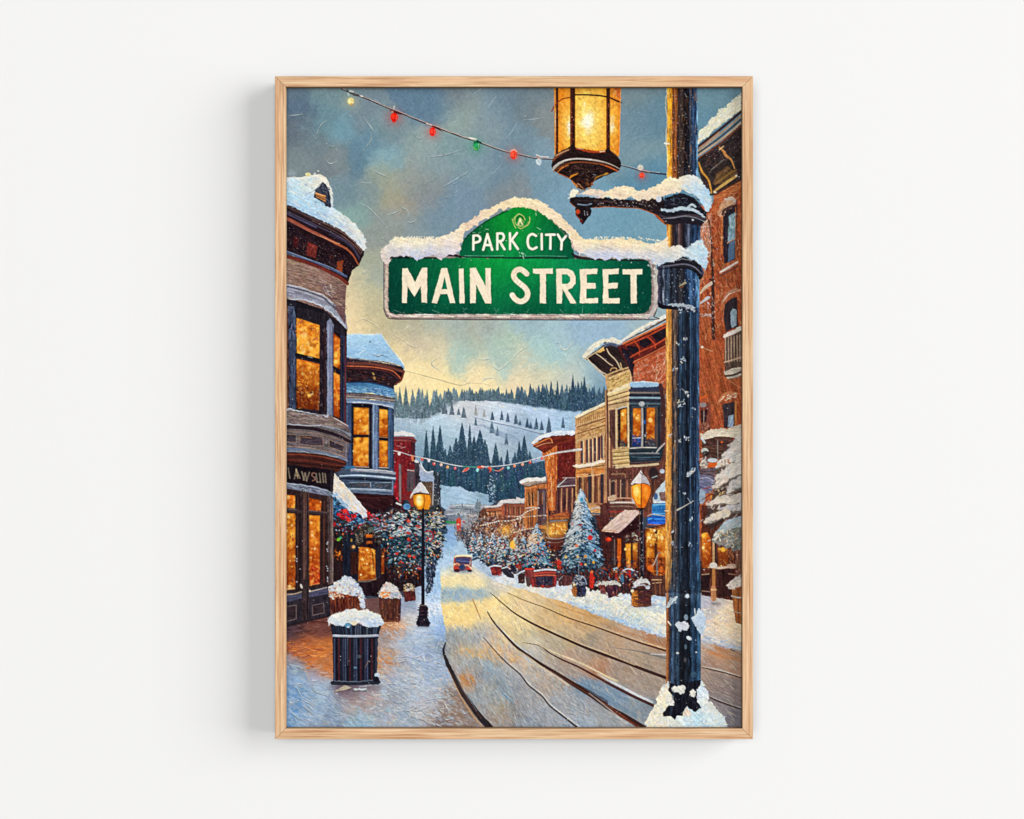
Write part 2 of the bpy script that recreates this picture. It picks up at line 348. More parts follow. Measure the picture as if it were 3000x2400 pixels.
# lower dark forest
wood([-140, 1560, 150, 1500, 350, 1440, 600, 1420, 800, 1510, 950, 1560, 1120, 1520, 1300, 1520, 1440, 1480, 1500, 2080, 1100, 1960, 800, 1940, 560, 1840, 230, 1770, 120, 1760, -140, 1700], (58, 84, 102), (42, 68, 88), 1350, 1800, 0)
for q in [(50, 1118, 1560, 100), (130, 1070, 1560, 120), (210, 1062, 1560, 160), (470, 1036, 1600, 230), (560, 1040, 1460, 84), (680, 1118, 1600, 260), (610, 1190, 1580, 180), (400, 1210, 1580, 190), (330, 1300, 1580, 150), (270, 1340, 1580, 130), (740, 1230, 1600, 170), (865, 1270, 1660, 160),
          (760, 1290, 1600, 120), (1000, 1340, 1620, 96), (1200, 1180, 1620, 170), (1140, 1250, 1620, 130), (1000, 1400, 1640, 130), (1090, 1380, 1620, 120), (1265, 1370, 1600, 110), (930, 1430, 1640, 90), (1070, 1440, 1640, 100), (1340, 1440, 1650, 110)]:
    spruce(*q, col=(52, 76, 94), hi=(84, 110, 126))
for i in range(46):
    x = R.uniform(120, 1430); t = R.uniform(1500, 1640); spruce(x, t, t + R.uniform(180, 280), R.uniform(80, 140), (44 + R.randint(-6, 8), 70 + R.randint(-6, 10), 90 + R.randint(-6, 10)), hi=(74, 106, 124))
D([140, 1300, 700, 1200, 1400, 1400, 1440, 1800, 700, 1850, 160, 1760], 500, [(170, 190, 205), (120, 150, 170), (200, 212, 220)], (3, 8), (4, 7), 0, 60, (.35, .8))
# snow clearing at the foot of the wood
F([220, 1774, 330, 1790, 450, 1785, 540, 1840, 700, 1860, 800, 1890, 860, 1960, 760, 2060, 300, 2080, 200, 1990], (168, 195, 216), 1, .06, 10, 1, field=[(300, 1830, (160, 190, 212)), (500, 1880, (176, 200, 218)), (700, 1900, (140, 168, 190)), (400, 1990, (170, 196, 216)), (300, 2030, (150, 178, 204))], sig=16)
knife([260, 1830, 310, 1850], 8, (90, 115, 140), (200, 215, 225)); knife([500, 1885, 575, 1900], 8, (100, 125, 150), (205, 220, 230))
for q in [(815, 1620, 1990, 84), (975, 1740, 2000, 90), (1090, 1700, 2010, 120), (700, 1700, 1860, 110), (900, 1660, 1950, 110), (1180, 1700, 2000, 100), (620, 1640, 1830, 110)]: spruce(*q, col=(42, 70, 90), hi=(84, 114, 134))
D([770, 1780, 815, 1620, 860, 1780, 880, 1980, 760, 1980], 60, [(195, 210, 225), (160, 185, 205)], (6, 14), (6, 9), 15, 30, (.6, .95))

# ---------------------------------------------------------------- street and pavements
T(1236, 1699)
RD = []
def g(ox, oy, lst):
    for (x, y, c) in lst: RD.append(((ox - 1236) * 4 + x, (oy - 1699) * 4 + y, c))
g(1236, 1339, [(330, 900, (132, 168, 204)), (300, 1000, (128, 164, 200)), (330, 800, (110, 144, 180)), (450, 1100, (166, 191, 211)), (250, 1150, (166, 192, 216)), (250, 1300, (160, 187, 212)), (300, 1400, (200, 196, 176)), (420, 1400, (216, 202, 166)), (700, 1350, (190, 193, 192)), (650, 1250, (180, 196, 206)), (600, 1430, (232, 208, 152)), (900, 1450, (202, 192, 172)), (560, 1150, (170, 190, 205)), (350, 1220, (168, 192, 212)), (480, 1360, (190, 185, 180))])
g(1236, 1699, [(240, 40, (236, 212, 158)), (350, 50, (238, 214, 160)), (600, 40, (228, 206, 154)), (300, 160, (136, 166, 188)), (450, 170, (144, 172, 188)), (650, 170, (152, 174, 182)), (780, 180, (182, 184, 168)), (280, 300, (238, 206, 140)), (320, 430, (240, 206, 134)), (560, 330, (236, 204, 136)), (450, 470, (236, 202, 130)), (560, 480, (222, 190, 130)), (850, 290, (228, 198, 142)), (1000, 250, (222, 198, 146)), (1200, 290, (212, 186, 140)),
  (400, 600, (136, 146, 158)), (330, 700, (132, 134, 134)), (550, 690, (140, 152, 164)), (680, 600, (150, 160, 166)), (800, 600, (190, 172, 150)), (880, 420, (230, 205, 148)), (1000, 550, (218, 193, 142)), (1200, 700, (196, 181, 146)), (1500, 500, (198, 167, 120)), (1500, 720, (172, 157, 132)), (1800, 600, (184, 157, 120)), (2000, 480, (188, 151, 104)), (1700, 380, (205, 165, 110)), (1900, 420, (190, 140, 90)),
  (2000, 800, (152, 137, 122)), (1800, 1000, (168, 141, 120)), (2100, 1000, (165, 118, 90)), (1300, 800, (176, 170, 162)), (600, 840, (208, 170, 120)), (800, 890, (212, 172, 122)), (480, 800, (196, 168, 128)), (480, 930, (148, 152, 156)), (760, 980, (136, 156, 172)), (620, 1000, (140, 152, 160)), (1080, 900, (204, 172, 140)), (720, 1150, (120, 142, 160)), (540, 1180, (190, 130, 80)), (450, 1120, (150, 140, 134)), (640, 1260, (140, 150, 158)), (1000, 1100, (152, 156, 160)), (900, 1230, (120, 134, 148)), (820, 1380, (132, 152, 168)), (600, 1400, (130, 140, 150)), (780, 1300, (166, 152, 128)),
  (1200, 1400, (142, 143, 146)), (1500, 1200, (168, 152, 138)), (1400, 1050, (176, 164, 148)), (1200, 1650, (130, 136, 146)), (1600, 1500, (146, 147, 152)), (1950, 1260, (104, 132, 158)), (1750, 1100, (150, 140, 134)), (2000, 1420, (152, 150, 152)), (900, 1600, (142, 130, 124)), (920, 1520, (176, 152, 110)), (1060, 1540, (128, 120, 116)), (1000, 1450, (134, 150, 160)), (1800, 1680, (150, 162, 172)), (760, 1500, (140, 134, 132))])
g(1633, 1699, [(300, 1500, (146, 151, 156)), (100, 1620, (150, 156, 162)), (300, 400, (188, 152, 110)), (200, 320, (205, 160, 105)), (800, 500, (178, 146, 114)), (600, 700, (168, 141, 114)), (900, 720, (172, 146, 124)), (1100, 700, (160, 116, 88)), (400, 900, (156, 140, 126)), (1000, 900, (162, 141, 120)), (500, 1010, (172, 124, 92)), (650, 1020, (150, 132, 122)), (800, 1100, (151, 131, 115)), (1100, 1000, (151, 131, 115)), (1000, 1250, (147, 131, 120)),
  (500, 1300, (116, 136, 156)), (700, 1370, (116, 136, 156)), (900, 1450, (124, 138, 150)), (1000, 1560, (126, 134, 142)), (700, 1640, (146, 148, 150)), (1900, 850, (176, 126, 92)), (1800, 1000, (150, 126, 112)), (2100, 950, (157, 125, 104)), (1900, 1250, (132, 116, 110)), (2050, 1600, (110, 106, 112)), (1900, 1450, (122, 116, 118)), (2100, 1350, (128, 114, 110)), (1760, 740, (176, 160, 150))])
RD = [(x, y, tuple(min(250, v * 1.03 + 7) for v in c)) for (x, y, c) in RD]
T(1236, 1699)
F([120, -540, 330, -720, 420, -520, 600, -300, 900, -60, 1400, 110, 2300, 420, 3900, 860, 3900, 1760, -60, 1760, 120, 600], (0, 0, 0), 1, .06, 30, .6, field=RD, sig=12, warp=3)
for q, c in (([195, -10, 420, -60, 700, 20, 760, 70, 600, 95, 330, 90, 230, 75], (250, 226, 170)), ([230, 280, 330, 255, 600, 235, 860, 200, 1050, 190, 900, 330, 760, 390, 660, 500, 380, 560, 280, 530], (250, 217, 144)),
             ([230, 95, 500, 100, 700, 120, 780, 190, 560, 225, 240, 260, 215, 180], (146, 172, 192)), ([820, 330, 1000, 300, 1300, 480, 1250, 640, 1050, 560, 900, 470], (244, 217, 160)),
             ([430, 800, 640, 800, 880, 870, 900, 930, 640, 900, 440, 850], (200, 172, 130)), ([440, 1110, 590, 1115, 640, 1215, 500, 1260], (190, 140, 96))):
    F(q, c, .8, .05, 40, 3, soft=3)
def road_ang(x, y):
    # brush follows the ruts: steep at the left kerb, flatter to the right
    u = (x / K + AX0 - 1236) * 4; v = (y / K + AY0 - 1699) * 4
    return float(np.interp(u, [200, 700, 1200, 1700, 2400, 3600], [62, 52, 42, 30, 24, 22]))
def drag(poly, n, L, w, ang, spread, a, dv):
    p = cv(poly); sl, m = cover(p); ys, xs = np.nonzero(m > .5)
    for i in rng.integers(0, len(ys), n):
        x, y = sl[1].start + xs[i], sl[0].start + ys[i]
        an = math.radians((ang(x, y) if callable(ang) else ang) + R.gauss(0, spread))
        c = near(x - math.cos(an) * R.gauss(0, 7), y - math.sin(an) * R.gauss(0, 7)); v = R.gauss(0, dv); h = R.gauss(0, 3)
        dab(x, y, px(R.uniform(*L)), px(R.uniform(*w)), an, (c[0] + v + h, c[1] + v, c[2] + v - h), R.uniform(*a))
ROADP = [300, 560, 560, 560, 900, 150, 1400, 130, 2300, 420, 3800, 840, 3800, 1740, 800, 1740, 500, 1300, 300, 950]
drag(ROADP, 5200, (40, 150), (6, 13), road_ang, 5, (.3, .75), 10)
drag([220, -100, 700, -100, 1000, 150, 900, 700, 260, 600, 220, 300], 1100, (14, 40), (6, 11), 60, 45, (.35, .8), 12)
drag([300, 600, 900, 600, 1500, 1100, 1900, 1740, 800, 1740, 400, 1200], 2000, (24, 80), (7, 15), road_ang, 22, (.3, .75), 13)
D([420, 800, 900, 820, 1150, 900, 1100, 980, 700, 930, 430, 870], 80, [(220, 180, 120), (205, 160, 110)], (20, 60), (10, 18), 20, 25, (.3, .7))
D([430, 1110, 600, 1120, 640, 1230, 480, 1250], 50, [(196, 132, 76), (176, 116, 76)], (20, 50), (10, 18), 20, 25, (.4, .8))
D([300, 560, 3500, 900, 3500, 1740, 800, 1740], 160, [(196, 130, 96), (206, 160, 110), (110, 120, 132)], (10, 40), (6, 12), road_ang, 20, (.25, .6))
# slush: broken pale streaks, grit between the ruts
D([240, 520, 560, 560, 900, 620, 1400, 900, 2000, 1500, 2300, 1740, 800, 1740, 450, 1250, 300, 900], 620, [(176, 184, 190), (196, 196, 192), (152, 164, 174), (206, 200, 188), (120, 128, 138)], (24, 90), (6, 12), road_ang, 9, (.25, .6))
D([800, 200, 1400, 160, 2300, 440, 3700, 860, 3700, 1740, 2300, 1740, 1500, 900, 1000, 500], 620, [(206, 190, 164), (186, 176, 162), (150, 138, 126), (170, 164, 158), (214, 204, 186)], (40, 140), (5, 10), road_ang, 4, (.25, .6))
D([240, 30, 700, 20, 1000, 160, 1200, 600, 900, 560, 640, 520, 300, 560], 240, [(255, 236, 186), (246, 222, 166), (226, 200, 146), (190, 186, 176)], (16, 60), (6, 11), road_ang, 22, (.25, .6))
D([300, 560, 1400, 500, 3600, 1100, 3600, 1740, 800, 1740], 300, [(96, 90, 92), (84, 72, 72)], (20, 80), (4, 7), road_ang, 6, (.25, .55))
D([260, 560, 900, 620, 1500, 1000, 2300, 1740, 800, 1740, 450, 1250], 420, [(166, 182, 196), (190, 192, 190), (140, 152, 164), (160, 146, 136), (176, 180, 184)], (30, 80), (14, 28), road_ang, 14, (.12, .34))
for i in range(70):
    x = R.uniform(330, 1900); y = R.uniform(600 + max(0, x - 600) * .5, 1700); an = math.radians(float(np.interp(x, [200, 700, 1200, 1700], [62, 52, 42, 30])) + R.gauss(0, 14)); l = R.uniform(40, 130)
    knife([x, y, x + math.cos(an) * l * .5 + R.gauss(0, 8), y + math.sin(an) * l * .5, x + math.cos(an) * l, y + math.sin(an) * l], R.uniform(7, 12), (86, 86, 94), (212, 212, 206), R.uniform(.35, .7))
# left pavement
T(839, 1699)
PV = [(100, 520, (72, 48, 50)), (300, 540, (112, 70, 62)), (0, 620, (84, 72, 86)), (60, 560, (80, 56, 60)), (200, 720, (172, 102, 68)), (60, 760, (176, 96, 60)), (350, 850, (196, 116, 64)), (450, 1000, (182, 116, 74)), (220, 960, (170, 100, 64)), (100, 850, (168, 96, 62)), (40, 980, (122, 146, 176)), (100, 1200, (120, 150, 185)), (120, 1060, (142, 160, 180)), (300, 1150, (158, 152, 166)),
  (50, 1500, (104, 140, 180)), (60, 1350, (96, 132, 172)), (400, 1300, (150, 170, 190)), (250, 1350, (136, 160, 184)), (700, 1290, (106, 90, 104)), (900, 1290, (126, 112, 122)), (700, 1400, (150, 132, 132)), (750, 1480, (160, 142, 134)), (500, 1620, (124, 142, 162)), (300, 1600, (134, 152, 172)), (620, 1480, (120, 146, 172)), (850, 1620, (138, 170, 186)), (1000, 1400, (168, 150, 145)), (950, 1480, (150, 130, 124)), (1100, 1600, (150, 155, 166)), (1300, 1450, (150, 158, 168)),
  (1150, 600, (152, 130, 120)), (1200, 540, (190, 118, 74)), (1200, 680, (148, 150, 162)), (1150, 900, (196, 136, 86)), (1250, 850, (172, 140, 120)), (1120, 1010, (186, 136, 100)), (1300, 1000, (160, 160, 170)), (1400, 1200, (150, 166, 186)), (1450, 1150, (180, 176, 176)), (1500, 700, (158, 176, 196)), (1600, 900, (144, 160, 186)), (1400, 760, (160, 168, 182)), (1700, 500, (166, 190, 218)), (1800, 600, (130, 160, 200)), (1450, 450, (192, 186, 180)), (1300, 560, (188, 150, 122)), (1750, 100, (146, 184, 220)), (1720, 300, (222, 217, 212)), (1760, 200, (160, 190, 220)),
  (1650, 1100, (148, 165, 186)), (1700, 1400, (160, 165, 176)), (1800, 1650, (136, 116, 110)), (1880, 1500, (140, 120, 108)), (1600, 1560, (166, 160, 160)), (1500, 1640, (150, 162, 176)), (1000, 300, (104, 75, 72)), (950, 280, (116, 85, 80)), (1400, 330, (162, 162, 178)), (1420, 260, (120, 140, 160)), (1600, 600, (176, 186, 196)), (1150, 1200, (160, 175, 190)), (1200, 1330, (140, 140, 150)), (1780, 760, (120, 136, 156)), (1690, -40, (150, 186, 220)), (1720, -160, (160, 190, 216)), (1560, 60, (150, 160, 178))]
PV = [(x, y, tuple(min(250, v * 1.04 + 8) for v in c) if c[2] > 120 else c) for (x, y, c) in PV]
F([-10, 380, 500, 240, 900, 220, 1380, 200, 1560, -60, 1640, -350, 1760, -420, 1800, -100, 1810, 300, 1860, 560, 1860, 760, 1830, 860, 1900, 1050, 2000, 1230, 2110, 1430, 2230, 1600, 2330, 1740, -10, 1740], (0, 0, 0), 1, .06, 20, .8, field=PV, sig=13, warp=3)
drag([0, 480, 500, 420, 1100, 520, 1200, 900, 500, 1160, 200, 1040, 0, 900], 900, (30, 100), (7, 14), -4, 12, (.35, .8), 14)
D([0, 700, 520, 700, 530, 1050, 260, 1060, 120, 900, 0, 860], 110, [(220, 120, 50), (236, 150, 84), (150, 80, 56), (205, 110, 52)], (20, 80), (7, 13), 2, 10, (.35, .8))
D([1090, 820, 1320, 840, 1250, 1000, 1080, 1020], 60, [(226, 150, 80), (206, 140, 96), (180, 130, 110)], (20, 60), (7, 14), 4, 14, (.35, .8))
D([1090, 500, 1400, 520, 1300, 600, 1090, 590], 34, [(210, 120, 62), (226, 190, 150)], (20, 50), (7, 12), -8, 14, (.35, .8))
drag([1090, 560, 1700, 400, 1850, 700, 1900, 1100, 2200, 1700, 1000, 1700, 1100, 1100], 2600, (20, 70), (7, 15), 20, 22, (.35, .8), 14)
drag([0, 930, 200, 1050, 700, 1400, 900, 1724, 0, 1724], 1500, (24, 90), (7, 16), 32, 16, (.35, .8), 13)
D([1090, 900, 1800, 900, 2000, 1400, 1800, 1700, 1000, 1700], 170, [(196, 204, 212), (226, 218, 200), (206, 170, 140), (126, 146, 170)], (16, 50), (7, 13), 25, 30, (.35, .8))
for k in ([40, 1240, 130, 1290, 180, 1380, 330, 1470], [270, 1240, 340, 1320, 480, 1370], [160, 1480, 260, 1540, 330, 1600], [20, 1520, 120, 1620, 240, 1680], [560, 1590, 740, 1610, 830, 1720], [480, 1500, 560, 1570], [1280, 1300, 1370, 1310, 1430, 1370], [870, 1370, 930, 1420],
          [1560, 1510, 1640, 1580, 1820, 1610], [1480, 1300, 1540, 1360], [1340, 1550, 1450, 1540, 1540, 1490], [1640, 1420, 1780, 1395, 1880, 1400], [1010, 1640, 1100, 1700], [1360, 950, 1480, 970], [1480, 800, 1580, 860], [1590, 740, 1700, 790], [1520, 1640, 1600, 1650, 1700, 1720], [1100, 1240, 1180, 1220, 1250, 1290], [1420, 1580, 1500, 1620]):
    knife(k, 12, (72, 84, 104), (204, 206, 204), .75)
D([0, 960, 200, 1080, 700, 1400, 1000, 1250, 1150, 620, 1650, 500, 1850, 800, 1900, 1100, 2200, 1700, 0, 1724], 560, [(150, 178, 206), (184, 198, 210), (206, 210, 212), (132, 156, 184), (190, 180, 172), (170, 190, 206)], (30, 80), (14, 28), 26, 24, (.14, .4))
for i in range(110):
    x, y = R.uniform(20, 1900), R.uniform(900, 1700)
    if x < 700 and y < 900 + x * .75: continue
    if x > 1750 and y < 1000 + (x - 1750) * 2: continue
    an = math.radians((30 if x < 900 else 24) + R.gauss(0, 26)); l = R.uniform(40, 150); cu = R.gauss(0, 14)
    knife([x, y, x + math.cos(an) * l * .5 + cu, y + math.sin(an) * l * .5 - cu, x + math.cos(an) * l, y + math.sin(an) * l], R.uniform(8, 14), (92, 104, 124), (216, 218, 216), R.uniform(.4, .8))
D([1100, 620, 1700, 480, 1850, 760, 1900, 1100, 2200, 1700, 900, 1700, 1100, 1200], 300, [(206, 212, 220), (190, 202, 216), (222, 216, 206), (150, 168, 190)], (16, 60), (7, 13), 22, 24, (.3, .7))
D([1690, -100, 1790, -100, 1800, 300, 1840, 560, 1700, 500, 1650, 200], 130, [(170, 200, 226), (140, 175, 215), (205, 218, 228)], (14, 40), (7, 13), 70, 25, (.4, .8))
# kerb line and ruts
T(1236, 1699)
S([275, 745, 252, 830, 280, 930, 310, 1010, 370, 1130, 470, 1320, 580, 1475, 680, 1610, 800, 1740], [16, 30, 46, 52, 56, 66, 80], (38, 33, 38), .95, jit=.3)
S([330, 1080, 440, 1280, 560, 1450, 690, 1620], [4, 16, 14, 20], (92, 60, 52), .6)
S([300, 1040, 420, 1300, 520, 1480, 620, 1620, 720, 1740], [6, 14, 16], (196, 156, 112), .85)
S([370, 1100, 480, 1300, 580, 1440, 640, 1540], [3, 8, 6], (180, 186, 190), .5)
S([190, 800, 215, 740, 260, 700], 8, (100, 120, 140), .6); S([170, 820, 195, 745, 240, 700], 7, (200, 210, 218), .6)
RUT = (58, 36, 34)
S([768, 376, 830, 480, 950, 620, 1100, 780, 1250, 890, 1400, 990, 1600, 1110, 1800, 1230, 2000, 1340, 2156, 1440], [10, 24, 30, 34, 40, 56], RUT)
S([1588, 1110, 1788, 1240, 1988, 1360, 2188, 1500, 2388, 1610, 2600, 1740], [24, 46, 60, 64], RUT)
S([1500, 1060, 1800, 1245, 2150, 1460, 2400, 1625], [4, 12, 16], (140, 78, 48), .6)
S([2150, 1490, 2350, 1610, 2560, 1740], [8, 24, 26], (120, 58, 36), .8)
S([890, 620, 1080, 790, 1250, 905, 1380, 1005, 1560, 1130, 1720, 1240], [4, 10, 14, 14], (222, 196, 160), .8)
S([860, 510, 960, 610, 1110, 760, 1240, 860], [4, 12, 12, 6], (214, 218, 222), .75)
S([1960, 1330, 2150, 1480, 2400, 1690], [10, 18, 18], (186, 182, 172), .7)
S([1700, 1120, 1950, 1270, 2150, 1390, 2500, 1600], [10, 60, 80, 50], (100, 124, 148), .55)
S([800, 150, 950, 280, 1100, 400, 1300, 515, 1500, 610, 1700, 700, 1900, 790, 2156, 885, 2388, 970, 2588, 1050, 2860, 1150], [6, 14, 22, 26, 28, 34, 34, 36], RUT)
S([960, 265, 1110, 385, 1310, 495, 1500, 590, 1800, 725, 2150, 860, 2500, 1000], [3, 8, 10, 12], (232, 206, 160), .7)
S([1000, 150, 1200, 240, 1450, 330, 1700, 440, 2000, 540, 2156, 595, 2388, 680, 2588, 750, 2860, 832], [5, 9, 14, 18, 20, 22], (84, 52, 40))
S([1300, 262, 1700, 425, 2000, 525, 2388, 660, 2860, 812], [3, 8, 12], (228, 190, 140), .7)
S([1180, 735, 1380, 775, 1500, 860, 1650, 940, 1850, 1030, 2050, 1140, 2288, 1270, 2488, 1370, 2720, 1480], [4, 12, 16, 22, 26, 36, 32], (72, 42, 40))
S([1220, 640, 1350, 750, 1560, 855, 1800, 950, 1950, 1020, 2156, 1130, 2288, 1190], [6, 14, 24, 22, 30], (226, 208, 170), .85)
S([2060, 1105, 2188, 1180, 2338, 1255, 2488, 1335, 2700, 1435], [6, 26, 34, 24], (214, 216, 218), .85)
S([718, 670, 850, 825, 1000, 980, 1150, 1110, 1250, 1240, 1400, 1360, 1500, 1480, 1650, 1600, 1830, 1740], [8, 14, 16, 18, 22], (66, 56, 58))
S([735, 665, 865, 810, 1015, 965, 1165, 1095, 1265, 1225, 1415, 1345, 1515, 1465, 1665, 1585, 1850, 1725], [5, 10, 12, 14], (214, 212, 206), .8)
S([590, 215, 640, 340, 690, 460], [8, 18, 8], (186, 130, 84), .85)
S([1160, 590, 1300, 690, 1400, 760], [4, 10, 6], (235, 215, 170), .7)
S([920, 1310, 1000, 1380, 1080, 1440], [6, 18, 6], (96, 136, 170), .8); S([960, 1330, 1060, 1420], [4, 9, 4], (225, 230, 232), .8)
S([1880, 1360, 2030, 1430, 2130, 1530], [5, 10, 6], (120, 116, 114), .7)
T(1633, 1699)
S([600, 790, 900, 830, 1080, 870, 1270, 920], [4, 14, 22, 30], (104, 104, 104), .7); S([1090, 870, 1270, 880], [8, 22], (206, 206, 206), .8)
S([500, 480, 700, 590, 900, 640, 1240, 770], [6, 30, 26, 20], (176, 116, 78), .45)
S([0, 300, 300, 400, 520, 460], [10, 18, 10], (172, 122, 80), .5)
S([1700, 1030, 1830, 1060, 1960, 1090, 2156, 1150], [10, 18, 14], (78, 58, 52), .9); S([1710, 1018, 1840, 1045, 1960, 1075, 2140, 1130], [6, 16, 8], (206, 198, 186), .85)
S([1790, 1380, 1900, 1430, 2156, 1520], [16, 20, 14], (64, 48, 48), .95); S([1800, 1368, 1910, 1416, 2156, 1503], 8, (196, 182, 172), .7)
S([1700, 800, 1850, 870, 2156, 940], [20, 40, 30], (186, 118, 78), .5)
# snow bank on the right
T(1633, 1699)
SB = [(100, 200, (244, 230, 200)), (400, 260, (246, 230, 196)), (700, 330, (246, 230, 192)), (1000, 420, (248, 232, 192)), (1200, 520, (244, 228, 196)), (0, 60, (196, 210, 226)), (300, 130, (216, 216, 216)), (700, 200, (200, 210, 222)), (1150, 260, (180, 198, 218)), (1000, 230, (170, 192, 218)), (100, 250, (190, 206, 220)), (400, 330, (176, 200, 222)), (700, 440, (170, 196, 218)), (950, 530, (176, 200, 222)), (1150, 600, (186, 204, 218)),
  (1800, 350, (216, 196, 176)), (1750, 320, (160, 170, 190)), (1900, 480, (240, 214, 176)), (2000, 560, (244, 216, 176)), (1850, 620, (236, 216, 190)), (1780, 690, (180, 190, 206)), (2000, 740, (176, 186, 200)), (2150, 780, (176, 176, 180)), (2100, 640, (236, 206, 172)), (-300, 80, (230, 222, 205)), (-600, -60, (220, 222, 226)), (-800, -200, (176, 196, 214)), (-450, 80, (186, 204, 222))]
F([-1060, -260, -800, -320, -500, -60, 0, 20, 1280, 100, 2180, 200, 2180, 840, 1700, 715, 1270, 680, 1100, 625, 900, 560, 700, 490, 500, 415, 300, 335, 100, 265, -100, 210, -350, 120, -700, 30, -900, -100], (0, 0, 0), 1, .07, 25, 1.2, field=SB, sig=14, warp=3)
D([-700, 20, 0, 60, 1270, 200, 1270, 660, 800, 510, 300, 320, -300, 120], 520, [(250, 236, 202), (240, 222, 188), (176, 200, 224), (206, 216, 226), (255, 244, 216)], (18, 44), (8, 14), -38, 22, (.4, .85))
D([100, 240, 500, 360, 900, 520, 1270, 640, 1270, 690, 900, 580, 500, 430, 100, 280], 160, [(160, 190, 220), (140, 176, 212), (206, 218, 230)], (16, 40), (8, 13), 24, 24, (.45, .9))
D([1700, 330, 2156, 420, 2156, 820, 1700, 700], 210, [(246, 220, 182), (232, 206, 172), (186, 194, 208), (210, 190, 172), (250, 230, 200)], (18, 46), (8, 14), -22, 22, (.4, .85))
D([1700, 660, 2156, 760, 2156, 850, 1700, 730], 60, [(170, 186, 206), (150, 170, 196)], (16, 40), (8, 13), 14, 20, (.45, .85))

# ---------------------------------------------------------------- far end of the street
T(1236, 1339)
F([260, 640, 330, 560, 480, 545, 620, 560, 760, 560, 760, 800, 560, 860, 420, 820, 270, 800], (150, 158, 168), 1, .12, 0, 1)
F([280, 690, 330, 680, 480, 690, 480, 760, 290, 790], (116, 126, 140), 1, .12, 0, 1)
S([330, 575, 480, 560, 620, 575], 12, (206, 212, 218)); S([300, 670, 480, 665, 620, 690], 14, (196, 202, 208)); S([330, 605, 600, 610], 12, (110, 116, 126)); S([470, 550, 478, 590], 10, (90, 92, 100))
D([380, 640, 760, 620, 760, 1000, 560, 1060, 380, 960], 200, [(112, 108, 112), (150, 150, 156), (86, 80, 84), (190, 186, 184), (140, 110, 92)], (10, 30), (8, 14), 70, 40, (.5, .9))
F([610, 600, 690, 500, 700, 640, 640, 660], (120, 130, 140), 1, .2, 60, 1.5)
spruce(650, 480, 620, 70, (110, 124, 136))
# street lights of a crossing, wire and signal
F([180, 780, 300, 700, 290, 900, 200, 960], (60, 84, 106), 1, .2, 70, 2)
S([270, 758, 400, 768], 26, (52, 136, 84)); E(265, 758, 14, 14, (70, 30, 40)); S([430, 745, 432, 850], [60, 44], (206, 74, 50)); E(425, 790, 14, 12, (240, 190, 170)); E(490, 760, 12, 12, (190, 50, 50))

# ---------------------------------------------------------------- left side: red house behind the turret
T(839, 978)
F([1250, 1220, 1510, 1235, 1505, 2110, 1250, 2110], (118, 34, 40), 1, .14, 90, .5)
D([1260, 1270, 1460, 1280, 1460, 2050, 1260, 2050], 170, [(150, 44, 48), (90, 26, 36), (172, 60, 58), (70, 30, 40)], (12, 36), (8, 14), 90, 40, (.4, .8))
F([1462, 1262, 1510, 1256, 1502, 1520, 1468, 1520], (64, 34, 44), 1, .1, 90)
F([1250, 1195, 1480, 1200, 1530, 1250, 1512, 1272, 1400, 1256, 1250, 1246], (124, 62, 62), 1, .1, 0); S([1255, 1225, 1420, 1228, 1520, 1258], 12, (80, 36, 44)); S([1255, 1248, 1400, 1250], 8, (166, 100, 90))
F([1250, 1148, 1360, 1140, 1482, 1158, 1522, 1204, 1478, 1200, 1360, 1186, 1250, 1190], (226, 222, 220), 1, .06, 0, 1)
S([1290, 1310, 1340, 1316], 8, (200, 150, 146), .8); S([1340, 1336, 1392, 1324], 9, (206, 170, 166), .8)
T(839, 1339)
S([1330, 90, 1330, 520], 26, (128, 118, 120)); S([1420, 150, 1500, 160], 14, (180, 170, 165)); F([1410, 165, 1495, 170, 1495, 410, 1415, 400], (84, 74, 80), 1, .14, 90); S([1290, 60, 1290, 500], [30, 20], (150, 30, 38)); S([1370, 150, 1370, 430], 20, (140, 36, 40))
E(1270, 345, 16, 18, (210, 50, 80)); E(1290, 500, 22, 24, (214, 44, 60)); D([1255, 440, 1340, 440, 1330, 640, 1100, 640, 1100, 520], 50, [(130, 24, 34), (170, 34, 44), (90, 20, 30)], (14, 34), (10, 16), 10, 40)
# gable house beyond
F([1500, 40, 1570, 60, 1570, 560, 1500, 560], (64, 56, 66), 1, .2, 90); F([1500, 36, 1550, 36, 1550, 66, 1510, 70], (214, 214, 218), 1, .05, 0, 1)
F([1720, 170, 1800, 180, 1810, 620, 1720, 620], (54, 60, 72), 1, .2, 90); D(box(1720, 170, 1810, 600), 60, [(200, 210, 220), (120, 130, 146), (40, 44, 56)], (4, 9), (5, 8), 0, 60)
F([1560, 60, 1590, 90, 1620, 150, 1660, 180, 1720, 165, 1726, 285, 1600, 282, 1560, 290], (172, 174, 192), 1, .08, 20, 1, grad=((150, 170, 200), (0, 120), (0, 290)))
F([1585, 284, 1716, 288, 1700, 620, 1590, 620], (92, 74, 66), 1, .16, 80); S([1720, 290, 1714, 560], 8, (190, 195, 205))
S([1570, 60, 1600, 130, 1650, 175, 1716, 165], [8, 14, 14], (222, 224, 230))

